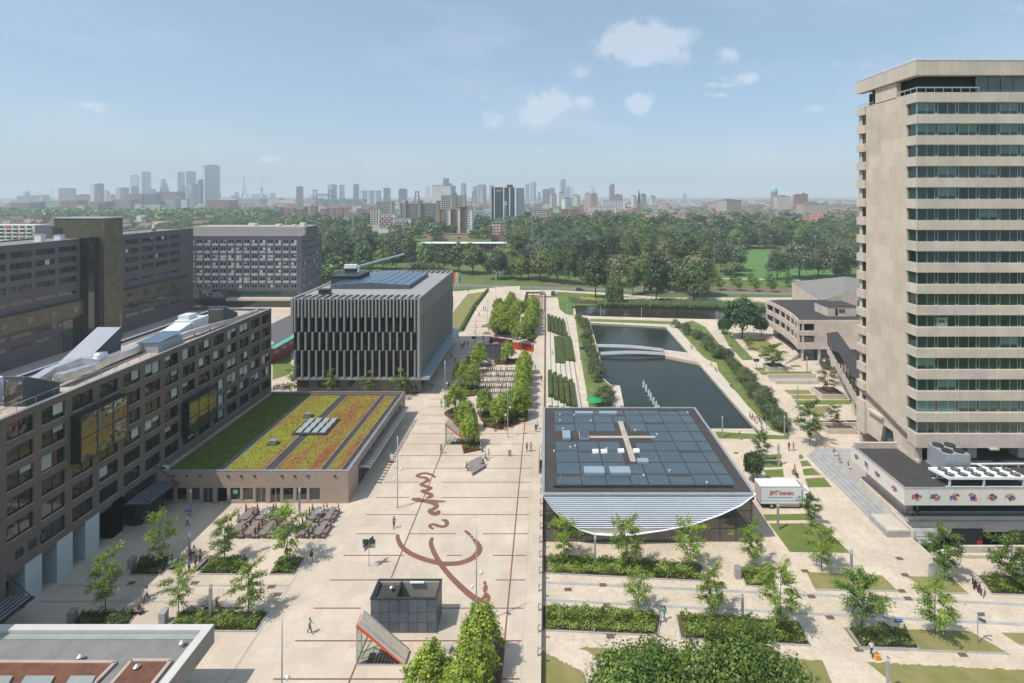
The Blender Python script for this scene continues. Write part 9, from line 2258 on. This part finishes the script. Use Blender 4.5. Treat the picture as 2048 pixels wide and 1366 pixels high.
def house_proto(nm, w, d, h, rh, wallm, roofm):
 o = link(nm, None); o.location = (0,0,-400)
 link('wall', MB().box(-w/2,0,0,w/2,d,h).mesh('wall', wallm), o)
 link('roof', MB().add([(-w/2-.4,-.4,h),(w/2+.4,-.4,h),(w/2+.4,d+.4,h),(-w/2-.4,d+.4,h),(-w/2-.4,d/2,h+rh),(w/2+.4,d/2,h+rh)],[(0,1,5,4),(2,3,4,5),(1,2,5),(3,0,4)]).mesh('roof', roofm), o)
 wn = MB()
 me = MB().box(0,-.08,0,1.6,0,1.5).mesh('window', M['glassdark'])
 for r in range(int(h/3)):
  for k in range(int(w/3.6)): link('window', me, o, (-w/2+1.0+3.6*k,0,1+3*r))
 link('chimney', MB().box(w*.2,d/2-.5,h+rh-1,w*.2+1,d/2+.5,h+rh+1.2).mesh('chimney', cbrick), o)
 return o
greyroof = mat('grey_tiled_roof', srgb(112,104,104), .85, .15, .05, objrand=.2); whitew = mat('plastered_wall', srgb(206,198,188), .8, .05, .05, objrand=.12); brw = mat('house_brick', srgb(150,108,90), .8, .08, .05, objrand=.2)
HP = [(house_proto('red_roofed_house',15,10,7,4,brw,M['redroof']),'red roofed brick house'),(house_proto('red_roofed_house',24,10,8,3.6,whitew,M['redroof']),'long red roofed white house'),(house_proto('grey_roofed_house',14,10,8,4,whitew,greyroof),'grey roofed white house'),(house_proto('grey_roofed_house',20,10,8,4,brw,greyroof),'grey roofed brick house')]
r_ = random.Random(11); zones = [((1290,1715,680,1000),120,'behind the park trees on the right'),((1160,1715,1000,2000),130,'in the right hand town'),((1040,1240,900,1700),40,'in the middle town'),((0,420,640,1000),30,'on the left beyond the dark slab')]
for (x0, x1, Ya, Yb), n, wh in zones:
 for k in range(n):
  Y = math.exp(r_.uniform(math.log(Ya),math.log(Yb))); x = r_.uniform(x0,x1); hp, nm = r_.choice(HP); s = r_.uniform(.85,1.2)
  if x < 1290 and Y < 800 and x > 600: continue
  put(hp, USED, ((x-CX)*Y/F,Y,ZR), rz=r_.uniform(-.35,.35)+(0 if r_.random() < .7 else 1.57), sc=s, label='%s %s' % (nm,wh), cat='house', group='%ss %s' % (nm,wh))
for k, (x, yt, w, c) in enumerate(((1527,434,10,'white'),(1545,431,9,'white'),(1516,437,8,'orange'),(1420,439,24,'white'),(1440,437,16,'white'),(1450,441,14,'white'),(1682,439,16,'white'),(1552,444,12,'white'))):
 Y = 760+6*k; o = put(HP[2][0] if c == 'white' else HP[0][0], USED, ((x-CX)*Y/F,Y,ZR), rz=.1, sc=(w*Y/F/14,1,(at(0,yt,Y).z-ZR)/12), label='bright house gable standing out of the park trees on the right', cat='house', group='bright houses among the park trees')
rg = np.random.default_rng(3); n = 2600
Yd = 1900*np.exp(rg.uniform(0,1.7,n)); Xd = (rg.uniform(-60,1760,n)-CX)/F*Yd; wd = rg.uniform(14,60,n); hh = rg.uniform(6,14,n)
for nm, sel, m in (('far_roofs',np.arange(n) % 3 == 0,M['redroof']),('far_roofs',np.arange(n) % 3 == 1,FM['white']),('far_roofs',np.arange(n) % 3 == 2,FM['brown'])):
 mb = MB()
 for x, y, w, h in zip(Xd[sel],Yd[sel],wd[sel],hh[sel]): mb.box(x,y,ZR,x+w,y+w*.5,h)
 tag(mb.build(nm, m, None), {'redroof':'red'}.get('','') or 'distant low city roofs reaching to the horizon', 'roofs', kind='stuff')
# ================================================================== the air: thin even haze
hz_m = bpy.data.materials.new('haze_air'); hz_m.use_nodes = True; nt = hz_m.node_tree; nt.nodes.clear()
vo = nt.nodes.new('ShaderNodeOutputMaterial'); pv = nt.nodes.new('ShaderNodeVolumePrincipled')
pv.inputs['Color'].default_value = (.84,.92,1.0,1); pv.inputs['Density'].default_value = .00021; pv.inputs['Anisotropy'].default_value = 0.0
nt.links.new(pv.outputs[0], vo.inputs['Volume'])
hz = MB().box(-9500,-400,-9,9500,16500,205).build('haze', hz_m, None); tag(hz, 'thin even summer haze over the whole scene', 'haze', kind='stuff')
hz_m.cycles.homogeneous_volume = True if hasattr(hz_m.cycles,'homogeneous_volume') else None
